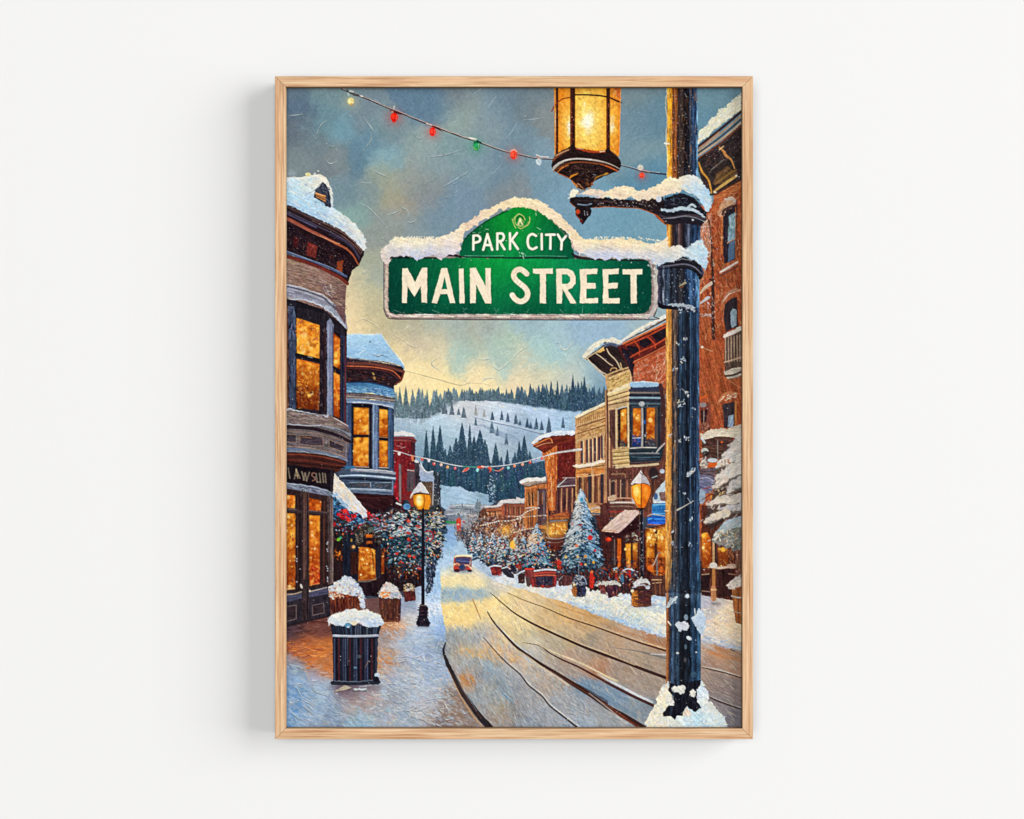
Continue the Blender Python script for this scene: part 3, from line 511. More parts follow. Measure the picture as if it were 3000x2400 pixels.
# ---------------------------------------------------------------- left side: blue corner turret
T(839, 978)
F([690, 780, 1255, 830, 1262, 1620, 690, 1600], (42, 50, 70), 1, .12, 90)
for x0, x1, c in ((700, 768, (60, 76, 106)), (1008, 1076, (108, 126, 156)), (1192, 1256, (60, 78, 106))):
    F(box(x0, 820, x1, 1590), c, 1, .14, 90); S([x0 + 8, 840, x0 + 8, 1570], 10, (c[0] + 40, c[1] + 44, c[2] + 40), .8, False); S([x1 - 6, 840, x1 - 6, 1570], 12, (c[0] - 30, c[1] - 34, c[2] - 40), .8, False)
F([768, 812, 1004, 836, 1004, 1582, 768, 1572], (24, 20, 30)); F([1076, 852, 1194, 884, 1192, 1584, 1076, 1576], (28, 22, 32))
for q in ([790, 858, 965, 866, 968, 1178, 785, 1176], [785, 1212, 965, 1214, 960, 1552, 780, 1550]): glass(q)
for q in ([1088, 876, 1186, 890, 1186, 1204, 1086, 1196], [1088, 1244, 1186, 1256, 1186, 1562, 1084, 1556]): glass(q)
for x in (995, 1082, 962): S([x, 870, x, 1560], 7, (120, 126, 150), .5, False)
S([778, 1556, 962, 1560], 9, (190, 160, 140)); S([1085, 1566, 1190, 1570], 9, (200, 190, 180)); S([1086, 1206, 1186, 1214], 8, (190, 130, 90))
# turret crown
F([690, 270, 1380, 380, 1372, 470, 1340, 545, 1290, 592, 1262, 600, 1255, 650, 1000, 585, 690, 570], (40, 27, 34), 1, .16, 10)
S([690, 340, 1000, 348, 1230, 395, 1375, 440], 30, (108, 62, 54)); S([690, 372, 1000, 384, 1220, 422, 1300, 478, 1345, 530], 15, (184, 98, 66)); S([700, 398, 1000, 408, 1200, 446, 1310, 520], 16, (84, 42, 44))
S([1375, 440, 1340, 540, 1270, 590], [20, 26, 12], (112, 52, 44)); S([690, 315, 1000, 325, 1300, 380], 14, (58, 44, 54))
D([720, 420, 1280, 480, 1260, 590, 720, 550], 60, [(70, 46, 46), (50, 50, 70), (100, 60, 44)], (20, 50), (6, 10), 8, 20); D([1005, 460, 1040, 460, 1040, 540, 1010, 530], 10, [(190, 150, 84), (210, 180, 110)], (8, 16), (7, 10), 70, 15); D([1110, 480, 1160, 490, 1150, 550, 1110, 540], 8, [(120, 64, 50), (96, 60, 48)], (10, 18), (7, 10), 75, 15)
F([700, 570, 900, 566, 1050, 585, 1256, 640, 1266, 742, 1180, 728, 1000, 690, 700, 690], (74, 122, 164), 1, .14, 8, .5, grad=((128, 166, 196), (0, 590), (0, 720))); S([700, 566, 1000, 572, 1256, 640], 14, (38, 62, 100))
D([700, 600, 1250, 650, 1250, 730, 700, 690], 70, [(150, 190, 215), (90, 140, 180), (60, 100, 150)], (24, 60), (7, 12), 8, 14)
F([700, 684, 1000, 704, 1266, 752, 1264, 800, 1000, 764, 700, 752], (112, 98, 98), 1, .14, 5); S([700, 690, 760, 690, 1000, 706, 1264, 756], 10, (60, 48, 58)); S([700, 730, 1000, 744, 1264, 780], 9, (170, 160, 156))
F([700, 752, 1000, 770, 1262, 802, 1256, 868, 1180, 846, 1000, 812, 700, 806], (122, 142, 168), 1, .1, 5); S([780, 800, 1000, 812, 1200, 846, 1250, 866], 13, (206, 212, 222), .9, jit=.5); S([700, 772, 1000, 788, 1262, 824], 7, (84, 100, 128)); S([770, 822, 990, 836], 14, (20, 18, 28)); S([1070, 842, 1200, 880], 14, (20, 18, 28))
F([690, 0, 850, -8, 1000, 2, 1112, -10, 1170, 90, 1250, 200, 1330, 292, 1372, 352, 1380, 404, 1330, 366, 1250, 336, 1100, 312, 900, 294, 690, 274], (184, 220, 242), 1, .04, 20, .8, grad=((150, 190, 222), (0, 100), (40, 330)))
D([690, 0, 1112, -10, 1250, 200, 1370, 352, 1100, 312, 690, 274], 150, [(184, 220, 242), (166, 206, 234), (200, 228, 242)], (24, 70), (9, 15), 12, 16, (.15, .45))
S([1112, -6, 1172, 92, 1252, 202, 1332, 294, 1374, 356], [10, 14, 14, 12], (226, 226, 214)); S([690, 0, 850, -8, 1000, 2, 1110, -8], 16, (232, 226, 208), .8, jit=.6); S([1030, 235, 1070, 262, 1110, 245, 1180, 270], [6, 12, 6], (80, 104, 130)); S([1020, 225, 1075, 250, 1110, 235], 7, (230, 238, 242)); S([850, 230, 890, 200, 930, 185], 7, (220, 235, 244)); S([970, 90, 985, 80], 12, (80, 90, 110))
S([690, 278, 900, 300, 1100, 318, 1290, 358], 14, (90, 92, 112), .8, jit=.7); S([1250, 330, 1340, 366, 1380, 404], 10, (120, 160, 200))
# turret foot
T(839, 1339)
F([600, 150, 650, 108, 800, 130, 1255, 150, 1285, 250, 1262, 288, 1250, 444, 1000, 440, 760, 400, 690, 320, 620, 230], (70, 86, 106), 1, .14, 5)
S([640, 128, 780, 118, 780, 140], 34, (60, 110, 150)); S([760, 150, 1000, 158, 1262, 186], 34, (150, 152, 164), 1, jit=.4); S([800, 142, 1000, 146, 1240, 166], 9, (214, 216, 222), .9, jit=.6); S([620, 220, 800, 212, 1000, 222, 1270, 248], [10, 20, 20, 22], (186, 202, 218)); S([620, 196, 1000, 196, 1270, 222], 12, (60, 70, 90))
S([640, 250, 900, 256, 1260, 284], [20, 34, 24], (32, 38, 54)); F([730, 292, 985, 294, 985, 352, 740, 356], (66, 72, 82)); F([1030, 300, 1228, 294, 1222, 374, 1040, 366], (64, 70, 80)); S([740, 296, 985, 296], 8, (136, 152, 170)); S([985, 296, 985, 352], 9, (150, 170, 190)); S([1034, 302, 1228, 296], 8, (130, 146, 164)); D([840, 300, 980, 300, 980, 350, 840, 350], 8, [(110, 80, 70)], (12, 30), (7, 10), 2, 5); D([1050, 310, 1210, 310, 1210, 360, 1050, 360], 8, [(110, 88, 84), (100, 116, 134)], (12, 40), (7, 10), -24, 6)
S([740, 376, 1000, 384, 1240, 400], 24, (132, 148, 168)); S([760, 368, 1000, 374, 1240, 388], 7, (190, 202, 214)); S([780, 408, 1000, 418, 1236, 440], 20, (94, 106, 128)); S([1244, 280, 1240, 430], 14, (110, 130, 160))

# ---------------------------------------------------------------- shop front under the turret
F([530, 440, 760, 420, 1250, 446, 1340, 560, 1560, 620, 1620, 1500, 1100, 1640, 830, 1620, 545, 1640], (36, 23, 29), 1, .2, 90)
F([740, 430, 1250, 446, 1250, 560, 1120, 620, 940, 600, 800, 500], (50, 24, 28), 1, .16, 10); S([800, 470, 1000, 480, 1200, 470], 14, (84, 40, 40), .8)
F([660, 860, 840, 860, 840, 1470, 660, 1470], (28, 32, 46), 1, .16, 90); F([545, 900, 660, 900, 660, 1420, 545, 1440], (42, 28, 30), 1, .16, 90)
D([560, 1080, 650, 1080, 650, 1200, 560, 1200], 14, [(206, 110, 40), (150, 70, 30)], (12, 30), (10, 16), 60, 40); E(620, 1135, 14, 16, (236, 150, 60), .9, soft=.6)
F([752, 1110, 836, 1110, 836, 1380, 752, 1380], (60, 32, 28), 1, .14, 90)
glass([845, 1055, 960, 1060, 1036, 1090, 1048, 1440, 840, 1452], (226, 128, 36), (150, 64, 20)); D([860, 1060, 1000, 1080, 1000, 1300, 860, 1300], 40, [(250, 190, 90), (200, 96, 24), (120, 52, 18)], (16, 44), (8, 16), 85, 30, (.4, .8))
for x, y in ((945, 1090), (890, 1200), (940, 1250), (1010, 1272), (870, 1380)): E(x, y, 12, 13, (255, 226, 160), .9, soft=.5)
S([985, 1110, 1010, 1140, 1016, 1330], [8, 16, 10], (90, 40, 18), .8); F([925, 905, 1010, 902, 1012, 942, 925, 950], (196, 98, 32), 1, .14, 0); F([935, 985, 1005, 980, 1005, 1012, 935, 1020], (180, 92, 40), 1, .14, 0); glass([1112, 1112, 1152, 1110, 1142, 1366, 1112, 1370], (190, 92, 34), (120, 48, 22))
F([1044, 1050, 1100, 1060, 1096, 1420, 1050, 1440], (40, 36, 46), 1, .14, 90); S([836, 1462, 960, 1458, 1050, 1420], 12, (120, 110, 104)); S([845, 1446, 1048, 1436], 8, (210, 150, 100), .7)
# wreath over the door
S([836, 1010, 850, 880, 930, 800, 1010, 790, 1090, 880, 1110, 1000], [70, 90, 80, 80, 90, 70], (56, 46, 44), 1, jit=.8)
D([800, 780, 1120, 780, 1120, 1020, 1010, 1010, 1000, 900, 920, 900, 900, 1020, 810, 1020], 150, [(96, 96, 92), (60, 64, 60), (120, 88, 64), (40, 36, 38), (150, 140, 124), (70, 84, 70)], (10, 24), (8, 14), 0, 80)
S([836, 830, 870, 790, 930, 772], [16, 26, 18], (170, 28, 40)); E(990, 850, 40, 30, (98, 110, 96), .8)
E(785, 1052, 20, 20, (250, 200, 130), .95, soft=.6); E(760, 975, 12, 20, (190, 150, 60), .9); E(770, 1060, 26, 30, (220, 120, 50), .35, soft=2)
# blue and red trimmings under the awning
D([530, 490, 610, 470, 720, 580, 830, 640, 930, 660, 920, 740, 800, 830, 690, 850, 560, 780, 535, 600], 260, [(64, 132, 180), (40, 100, 156), (110, 170, 205), (38, 60, 90), (150, 190, 215)], (20, 46), (9, 16), 40, 40)
D([540, 700, 700, 720, 860, 820, 830, 900, 740, 900, 700, 980, 560, 980], 180, [(24, 24, 34), (36, 44, 50), (44, 60, 60), (30, 40, 36), (120, 40, 40)], (14, 36), (9, 16), 30, 60)
for x, y, r in ((640, 660, 46), (690, 640, 26), (740, 710, 42), (790, 680, 24), (660, 705, 26), (550, 790, 18), (1010, 720, 36), (945, 655, 26), (1040, 700, 26), (1225, 790, 28), (980, 690, 22)):
    D([x - r, y - r, x + r, y - r, x + r, y + r, x - r, y + r], 13, [(200, 34, 40), (226, 56, 50), (150, 22, 36)], (12, 26), (12, 18), 30, 60, (.8, 1))
E(610, 965, 26, 18, (130, 200, 60), .9, rot=-30); E(635, 945, 16, 14, (60, 160, 130), .9); E(625, 790, 10, 10, (240, 120, 90)); E(660, 905, 12, 12, (230, 120, 60), .8)
for i in range(16): E(R.uniform(560, 860), R.uniform(760, 900), 7, 7, R.choice([(210, 215, 230), (150, 190, 220), (200, 90, 80)]), .8)
# snowy awning
F([546, 140, 580, 226, 640, 290, 700, 352, 760, 420, 820, 490, 880, 570, 930, 630, 938, 690, 905, 728, 860, 668, 800, 636, 730, 640, 680, 560, 600, 480, 545, 460, 534, 300], (228, 219, 206), 1, .07, 45, 1.2, grad=((206, 216, 230), (600, 300), (900, 700)))
D([550, 200, 900, 600, 930, 690, 730, 620, 560, 440], 130, [(236, 224, 202), (222, 212, 204), (202, 212, 226), (240, 206, 160)], (22, 54), (9, 16), 48, 18, (.4, .8)); D([545, 400, 620, 450, 740, 600, 690, 600, 600, 490, 540, 460], 40, [(176, 200, 224), (150, 184, 216)], (18, 40), (9, 14), 48, 20)
S([546, 140, 580, 226, 700, 352, 820, 490, 930, 630], [6, 12, 12, 12], (244, 238, 226), .9, jit=.8)
# decorated bushes and trees along the left kerb
TREE = [1060, 800, 1110, 700, 1180, 660, 1230, 590, 1320, 600, 1400, 520, 1470, 570, 1560, 640, 1640, 640, 1700, 580, 1780, 570, 1840, 640, 1800, 740, 1850, 820, 1830, 900, 1862, 980, 1820, 1060, 1836, 1120, 1760, 1220, 1700, 1270, 1560, 1290, 1500, 1400, 1400, 1340, 1330, 1400, 1250, 1270, 1170, 1260, 1190, 1120, 1100, 1080, 1130, 960]
F(TREE, (32, 42, 54), 1, .3, 30, 2.5)
D(TREE, 420, [(30, 48, 62), (22, 28, 40), (44, 70, 84), (36, 60, 58), (54, 84, 106)], (14, 36), (8, 14), 20, 50, (.6, 1))
def boughs(poly, n, cols, droop, L, w, gap=14):
    """snow-loaded boughs: a pale stroke over a dark underside"""
    p = cv(poly); sl, m = cover(p); ys, xs = np.nonzero(m > .5)
    o = sorted(rng.integers(0, len(ys), n), key=lambda k: ys[k])
    for i in o:
        X = ((sl[1].start + xs[i]) / K + AX0 - _O[0]) / _O[2]; Y = ((sl[0].start + ys[i]) / K + AY0 - _O[1]) / _O[2]
        d = R.choice([-1, 1]); l = R.uniform(*L); dy = l * droop * R.uniform(.5, 1.2)
        S([X, Y + gap, X + d * l * .5, Y + dy * .4 + gap, X + d * l, Y + dy + gap], [w * .5, w, w * .3], (22, 28, 38), .75)
        S([X, Y, X + d * l * .5, Y + dy * .4, X + d * l, Y + dy], [w * .4, w * .9, w * .3], R.choice(cols), R.uniform(.6, .95), jit=.4)
boughs([1100, 690, 1240, 600, 1560, 640, 1640, 700, 1600, 900, 1130, 940], 190, [(164, 182, 196), (204, 212, 218), (126, 154, 174), (110, 124, 138), (220, 220, 216)], .5, (20, 64), 18)
boughs([900, 700, 1100, 640, 1180, 760, 1130, 960, 1010, 800, 920, 780], 60, [(120, 150, 172), (176, 190, 200), (70, 104, 126), (150, 60, 60)], .5, (20, 60), 16)
boughs([1640, 640, 1840, 640, 1850, 1040, 1660, 1100], 150, [(214, 210, 202), (164, 176, 186), (120, 136, 150), (226, 206, 172), (80, 104, 124)], .5, (16, 50), 15)
boughs([1160, 900, 1640, 880, 1700, 1240, 1400, 1320, 1220, 1240], 170, [(70, 116, 138), (106, 150, 170), (44, 80, 96), (150, 180, 192), (56, 90, 88)], .55, (20, 56), 15)
D([1150, 1250, 1560, 1270, 1560, 1500, 1180, 1460], 120, [(34, 30, 38), (52, 40, 44), (80, 42, 36), (40, 56, 80), (24, 22, 30)], (12, 30), (8, 14), 60, 50)
F([1640, 1230, 1760, 1220, 1740, 1340, 1700, 1600, 1640, 1600], (38, 46, 62), 1, .3, 80, 2); D([1630, 1230, 1760, 1230, 1730, 1400, 1700, 1640, 1640, 1640], 80, [(56, 80, 116), (150, 164, 180), (28, 32, 48), (120, 110, 110), (80, 106, 136)], (8, 22), (7, 12), 60, 50)
for n, cs in ((64, [(206, 60, 48), (180, 36, 42)]), (56, [(216, 120, 56), (236, 160, 84)]), (60, [(250, 222, 164)]), (36, [(70, 170, 180), (60, 140, 90), (80, 150, 210)]), (50, [(226, 230, 232)])):
    D(TREE, n, cs, (5, 12), (8, 13), 0, 80, (.75, 1), 8)
for x, y, r in ((1430, 885, 24), (1430, 968, 22), (1550, 822, 26), (1340, 822, 24), (1660, 960, 32), (1300, 1130, 14), (1440, 1160, 14), (1500, 1170, 14), (1430, 745, 22), (1560, 1310, 18), (1230, 945, 18)):
    D([x - r, y - r * .7, x + r, y - r * .7, x + r, y + r * .7, x - r, y + r * .7], 7, [(200, 52, 42), (216, 90, 56), (160, 34, 40)], (10, 24), (9, 14), 0, 60, (.8, 1))
D([1080, 640, 1260, 580, 1420, 540, 1420, 620, 1240, 680, 1100, 780], 60, [(56, 28, 34), (90, 34, 40), (40, 30, 40), (70, 60, 66)], (16, 44), (10, 16), 30, 40)
D([1100, 1060, 1240, 1040, 1340, 1260, 1540, 1260, 1540, 1420, 1180, 1400], 90, [(40, 24, 28), (30, 28, 36), (120, 60, 34), (170, 90, 40), (60, 36, 34)], (14, 40), (10, 16), 80, 30)
D([1500, 1180, 1700, 1160, 1830, 1060, 1840, 1180, 1720, 1300, 1540, 1320], 50, [(150, 164, 180), (50, 66, 84), (120, 136, 152)], (10, 26), (8, 13), 40, 50)
S([1600, 880, 1690, 870, 1720, 940, 1680, 990], [10, 16, 16, 10], (150, 40, 50)); S([1660, 700, 1760, 680, 1820, 640], [6, 10, 6], (220, 180, 120))
E(1410, 580, 44, 36, (96, 150, 196), .9); E(1420, 575, 26, 22, (60, 120, 180)); S([1290, 540, 1340, 560], 20, (226, 220, 214))
# left street lamp
S([1599, 640, 1599, 1100, 1600, 1740], [32, 34, 38], (26, 26, 38), 1, False); S([1622, 700, 1632, 1200, 1634, 1700], [5, 8, 8], (130, 140, 160), .6, False)
glow(1580, 520, 90, (250, 170, 60), .35)
F([1484, 432, 1674, 432, 1692, 520, 1664, 612, 1540, 612, 1492, 545], (226, 140, 30), 1, .08, 90, .3); E(1556, 508, 44, 70, (255, 214, 110), .95, soft=1.4); E(1550, 500, 24, 46, (255, 240, 180), .9, soft=1); E(1645, 520, 26, 70, (230, 140, 40), .7, soft=1)
S([1612, 440, 1618, 520, 1606, 600], 9, (170, 90, 20)); S([1480, 440, 1570, 424, 1670, 436], 16, (74, 44, 34)); S([1486, 540, 1545, 612], 8, (120, 70, 24))
F([1448, 486, 1470, 420, 1520, 350, 1568, 280, 1620, 350, 1668, 420, 1650, 424, 1570, 408, 1490, 424, 1466, 470], (206, 204, 210), 1, .06, 60, .8); S([1570, 290, 1620, 360, 1664, 424], 9, (240, 232, 220)); D([1500, 370, 1600, 350, 1630, 400, 1500, 410], 20, [(176, 182, 200), (226, 218, 212)], (14, 34), (8, 12), -50, 20); E(1568, 282, 12, 14, (60, 50, 60)); S([1456, 478, 1478, 440], 12, (226, 196, 150))
S([1560, 622, 1640, 622], 18, (60, 44, 40)); S([1600, 610, 1600, 680], 26, (40, 30, 36))
T(839, 1699)
S([1598, -20, 1600, 290], 36, (26, 24, 36), 1, False)
F([1566, 290, 1626, 290, 1660, 330, 1650, 430, 1688, 500, 1672, 552, 1540, 552, 1518, 500, 1552, 420, 1550, 330], (31, 26, 38), 1, .16, 0, .6); S([1552, 300, 1642, 300], 9, (120, 100, 90)); D([1530, 320, 1670, 320, 1670, 540, 1530, 540], 30, [(60, 50, 66), (84, 44, 44), (20, 18, 28)], (14, 34), (7, 11), 0, 20)
E(1600, 560, 90, 14, (140, 150, 170), .6, soft=2)
# planters
F([490, 170, 862, 176, 852, 410, 560, 410, 500, 320], (92, 42, 34), 1, .16, 90); D([500, 190, 850, 190, 840, 400, 520, 380], 90, [(118, 56, 40), (70, 30, 28), (140, 74, 48), (50, 26, 28)], (24, 70), (10, 16), 90, 12); S([585, 200, 590, 380], 10, (50, 26, 26)); S([720, 200, 726, 380], 10, (150, 84, 56), .7)
FL = [450, 190, 470, 60, 560, 30, 650, -20, 700, -40, 800, 10, 870, 90, 920, 190, 905, 330, 862, 310, 850, 190, 760, 180, 660, 170, 560, 190]
F(FL, (196, 204, 214), 1, .12, 30, 2, sm=True); D(FL, 240, [(206, 218, 230), (226, 226, 222), (236, 226, 200), (180, 200, 222), (160, 176, 196)], (12, 30), (10, 17), 30, 60); D([455, 60, 620, 40, 800, 100, 860, 180, 700, 170, 470, 180], 50, [(226, 190, 160), (206, 150, 120), (236, 220, 200), (120, 84, 76)], (10, 24), (8, 13), 30, 60); D([460, 120, 600, 150, 760, 180, 700, 200, 560, 210, 460, 190], 60, [(206, 116, 50), (180, 84, 44), (226, 200, 170), (130, 60, 44)], (12, 26), (9, 15), 20, 50)
for x, y, r in ((610, 115, 36), (545, 220, 16), (690, 155, 24), (500, 50, 18)): E(x, y, r, r * .8, (232, 232, 222), .9)
F([1078, 210, 1346, 206, 1332, 490, 1130, 494, 1092, 380], (78, 44, 38), 1, .16, 90); D([1090, 220, 1340, 215, 1330, 480, 1120, 480], 60, [(100, 60, 48), (54, 32, 32), (120, 72, 52)], (24, 70), (10, 16), 90, 10); S([1338, 210, 1330, 480], 10, (60, 60, 84)); S([1160, 476, 1320, 480], 12, (140, 74, 50), .7)
FL = [1076, 170, 1110, 100, 1150, 50, 1190, 20, 1240, 50, 1290, 90, 1342, 180, 1340, 214, 1250, 210, 1200, 216, 1110, 210]
F(FL, (206, 200, 198), 1, .12, 30, 1.5, sm=True); D(FL, 120, [(226, 212, 198), (236, 226, 210), (190, 196, 210), (206, 170, 150)], (12, 28), (9, 15), 30, 60); D([1090, 150, 1210, 140, 1210, 200, 1110, 205], 26, [(214, 124, 54), (226, 150, 80)], (14, 30), (10, 16), 20, 30); D([1220, 140, 1330, 150, 1340, 205, 1240, 205], 22, [(150, 160, 184), (176, 184, 200)], (14, 30), (10, 15), 20, 30)
F([1362, 100, 1506, 100, 1516, 240, 1384, 260], (76, 34, 36), 1, .16, 90); D([1370, 110, 1500, 110, 1510, 240, 1390, 250], 30, [(110, 44, 42), (56, 30, 36), (130, 60, 50)], (14, 34), (9, 14), 90, 30); D([1372, 60, 1440, 40, 1500, 80, 1500, 130, 1380, 130], 60, [(220, 206, 178), (200, 196, 196), (170, 130, 80)], (10, 22), (9, 13), 0, 50)
# litter bin
E(800, 1255, 330, 50, (96, 84, 96), .5, soft=4)
F([512, 520, 1108, 530, 1072, 690, 545, 690], (42, 48, 64), 1, .16, 80)
for i, x in enumerate(range(530, 1100, 28)): S([x, 530, 800 + (x - 800) * .92, 660], 12, R.choice([(70, 86, 108), (26, 26, 36), (90, 96, 110), (30, 34, 48)]), .9, False)
F([538, 676, 1072, 676, 1056, 1180, 1080, 1230, 530, 1236, 546, 1160], (36, 33, 46), 1, .14, 90)
for i, x in enumerate(np.linspace(560, 1052, 20)):
    S([x, 684, 800 + (x - 800) * .99, 1190], 15, ((70, 84, 110), (20, 18, 28), (84, 38, 40), (26, 28, 40), (58, 66, 88))[i % 5], .85, False)
S([548, 656, 800, 664, 1072, 654], 26, (160, 166, 182)); S([560, 648, 800, 655, 1065, 646], 8, (206, 210, 218), .9); S([545, 684, 1070, 684], 10, (20, 20, 30)); S([716, 690, 714, 1000], 6, (130, 140, 160), .7, False)
S([536, 1210, 800, 1216, 1080, 1200], 44, (40, 44, 56)); S([560, 1190, 700, 1196, 900, 1190, 1040, 1180], 10, (120, 132, 148), .8, jit=1); E(1062, 1118, 32, 26, (196, 212, 226)); E(1050, 1170, 36, 36, (28, 28, 38)); E(850, 900, 26, 22, (80, 90, 96), .8); E(806, 1030, 20, 14, (110, 140, 160), .8); S([960, 950, 920, 1030], 8, (150, 120, 90), .8)
F([548, 1318, 680, 1236, 770, 1266, 660, 1306], (186, 172, 152), 1, .1, 0); S([560, 1322, 680, 1300, 770, 1272], 9, (90, 70, 70)); F([776, 1276, 940, 1272, 930, 1298, 800, 1300], (200, 206, 208), 1, .1, 0); S([780, 1306, 930, 1304], 8, (70, 70, 80)); S([850, 1258, 990, 1236], 14, (150, 150, 156))
CAP = [480, 490, 500, 440, 540, 410, 620, 385, 700, 352, 770, 346, 850, 352, 950, 358, 1040, 388, 1100, 430, 1142, 490, 1118, 540, 1040, 556, 960, 556, 905, 530, 860, 508, 790, 520, 720, 512, 660, 545, 590, 536, 520, 516, 490, 540]
F(CAP, (232, 230, 220), 1, .06, 20, 1.5, grad=((186, 202, 222), (0, 400), (0, 550))); D(CAP, 170, [(240, 234, 218), (226, 228, 228), (250, 244, 226), (196, 210, 226)], (16, 36), (10, 16), 20, 50, (.4, .8)); D([880, 470, 1110, 450, 1110, 540, 960, 550], 40, [(176, 200, 228), (196, 214, 232)], (16, 34), (10, 15), 20, 30); E(715, 535, 36, 30, (86, 130, 160)); E(722, 552, 16, 12, (190, 215, 230)); E(790, 510, 32, 26, (224, 210, 180))

# ---------------------------------------------------------------- left side: brown bay-window house
T(839, 617)
# wall between cornice and bay
F([-10, 555, 250, 620, 480, 710, 650, 830, 705, 880, 690, 1000, 686, 1200, 715, 1390, -10, 1150], (146, 118, 104), 1, .16, 15, .3, grad=((112, 82, 80), (300, 700), (700, 950)))
D([0, 590, 480, 720, 690, 900, 686, 1150, 520, 1060, 250, 980, 0, 880], 330, [(166, 138, 124), (124, 98, 88), (182, 158, 144), (104, 80, 76), (150, 116, 100)], (30, 80), (6, 11), 16, 8, (.4, .85))
for i in range(9): S([0, 620 + i * 32, 260, 680 + i * 33, 500, 770 + i * 30, 690, 900 + i * 24], 5, (96, 72, 70), .5)
D([420, 860, 560, 880, 540, 1000, 440, 980], 22, [(86, 84, 100), (190, 176, 170)], (30, 70), (6, 9), 50, 30)
# bay trim
F([-10, 856, 120, 876, 280, 930, 430, 976, 530, 1064, 690, 1210, 716, 1385, 600, 1282, 520, 1190, 440, 1126, 250, 1046, -10, 1010], (146, 148, 162), 1, .12, 20, .8)
S([0, 880, 200, 930, 420, 1010, 520, 1100, 690, 1240], 16, (70, 66, 80), .8); S([0, 864, 120, 880, 280, 936, 440, 990, 540, 1080], 12, (206, 200, 196), .8, jit=.7); S([0, 905, 200, 950, 430, 1040], 12, (190, 186, 190), .7, jit=.7); S([30, 1030, 200, 1040, 300, 1070, 440, 1130, 560, 1230, 700, 1375], 16, (196, 204, 218), .9, jit=.8); S([0, 950, 200, 985, 400, 1060], 14, (110, 112, 130), .7)
E(90, 1060, 20, 26, (170, 180, 196), .8); D([420, 1080, 520, 1100, 540, 1170, 440, 1140], 22, [(196, 204, 214), (150, 160, 176)], (14, 34), (8, 13), 50, 40)
F([540, 1090, 690, 1200, 690, 1330, 640, 1270], (104, 72, 72), .9, .14, 50)
# bay body
T(839, 978)
F([-10, -410, 110, -400, 260, -350, 440, -280, 560, -190, 714, -50, 700, 40, 697, 1080, 560, 1000, 450, 950, -10, 890], (38, 32, 40), 1, .14, 90)
F([-10, -400, 18, -400, 20, 880, -10, 880], (112, 72, 54), 1, .14, 90)
F([18, -390, 112, -370, 114, 890, 36, 890], (62, 70, 92), 1, .16, 90); D([24, -370, 108, -350, 108, 880, 40, 880], 90, [(84, 96, 124), (48, 54, 74), (100, 110, 136), (30, 32, 46)], (30, 90), (8, 14), 90, 8); S([112, -340, 112, 880], 12, (22, 18, 26), .9, False)
F([-10, -420, 440, -290, 440, -240, 250, -300, -10, -340], (26, 22, 30), .8, .1, 15)
glass([116, -195, 250, -150, 386, -108, 388, 290, 250, 264, 118, 232], (246, 160, 54), (246, 172, 66)); glass([118, 288, 250, 318, 386, 352, 378, 890, 118, 868], (246, 146, 44), (92, 36, 20))
D([120, 600, 380, 640, 376, 880, 120, 866], 90, [(110, 46, 24), (70, 28, 22), (150, 76, 30), (90, 36, 24)], (14, 40), (10, 18), 80, 50, (.4, .8)); D([130, 340, 370, 380, 370, 620, 130, 600], 80, [(240, 170, 70), (190, 96, 30), (160, 76, 24)], (14, 40), (8, 15), 85, 50, (.4, .8)); D([120, -180, 380, -90, 380, 80, 120, 30], 70, [(236, 130, 36), (214, 104, 26), (180, 96, 60)], (14, 40), (10, 18), 70, 60, (.4, .8))
for x, y, r in ((210, 10, 44), (180, -60, 24), (190, 190, 30), (285, 170, 26), (190, 465, 24), (350, 450, 16), (280, 450, 20), (175, 635, 14), (275, 715, 18), (250, 110, 30)): E(x, y, r * .8, r * .9, (255, 220, 140), .55, soft=1.4)
S([116, 240, 260, 276, 430, 318], 40, (26, 22, 28)); S([250, 262, 300, 276], 9, (200, 196, 200), .8); S([390, 300, 430, 310], 9, (200, 200, 206), .7); S([130, 292, 385, 360], 10, (220, 110, 40), .8)
F([388, -112, 472, -100, 470, 920, 384, 900], (36, 27, 34), 1, .14, 90); S([452, -60, 450, 900], 14, (74, 46, 46), .8, False); S([384, 640, 372, 890], 9, (150, 96, 70), .7, False); D([392, -90, 466, -80, 466, 900, 392, 890], 70, [(70, 52, 60), (22, 18, 26), (96, 80, 88)], (10, 40), (6, 10), 90, 14)
F([470, -150, 512, -190, 552, -110, 546, 968, 474, 944], (124, 130, 156), 1, .12, 90); S([488, -120, 484, 930], 12, (160, 166, 188), .8, False); S([542, -90, 538, 950], 12, (70, 74, 96), .8, False)
F([548, -60, 640, 10, 640, 1000, 548, 970], (32, 22, 30)); glass([550, -16, 626, 50, 626, 412, 550, 370], (206, 98, 30), (232, 140, 44)); glass([552, 448, 622, 474, 620, 984, 552, 958], (232, 120, 34), (160, 64, 24))
E(578, 240, 22, 34, (255, 206, 90), .9, soft=1); E(574, 325, 24, 26, (255, 220, 120), .85, soft=1); S([552, 388, 600, 416, 668, 458], 26, (26, 22, 30)); S([570, 420, 560, 600, 590, 700, 600, 900], [6, 14, 10, 6], (255, 170, 60), .6)
F([636, 0, 706, 40, 697, 1078, 634, 1000], (44, 48, 70), 1, .16, 90); S([690, 40, 686, 1060], 18, (98, 46, 48), .9, False); S([655, 40, 655, 1000], 10, (24, 22, 32), .9, False)
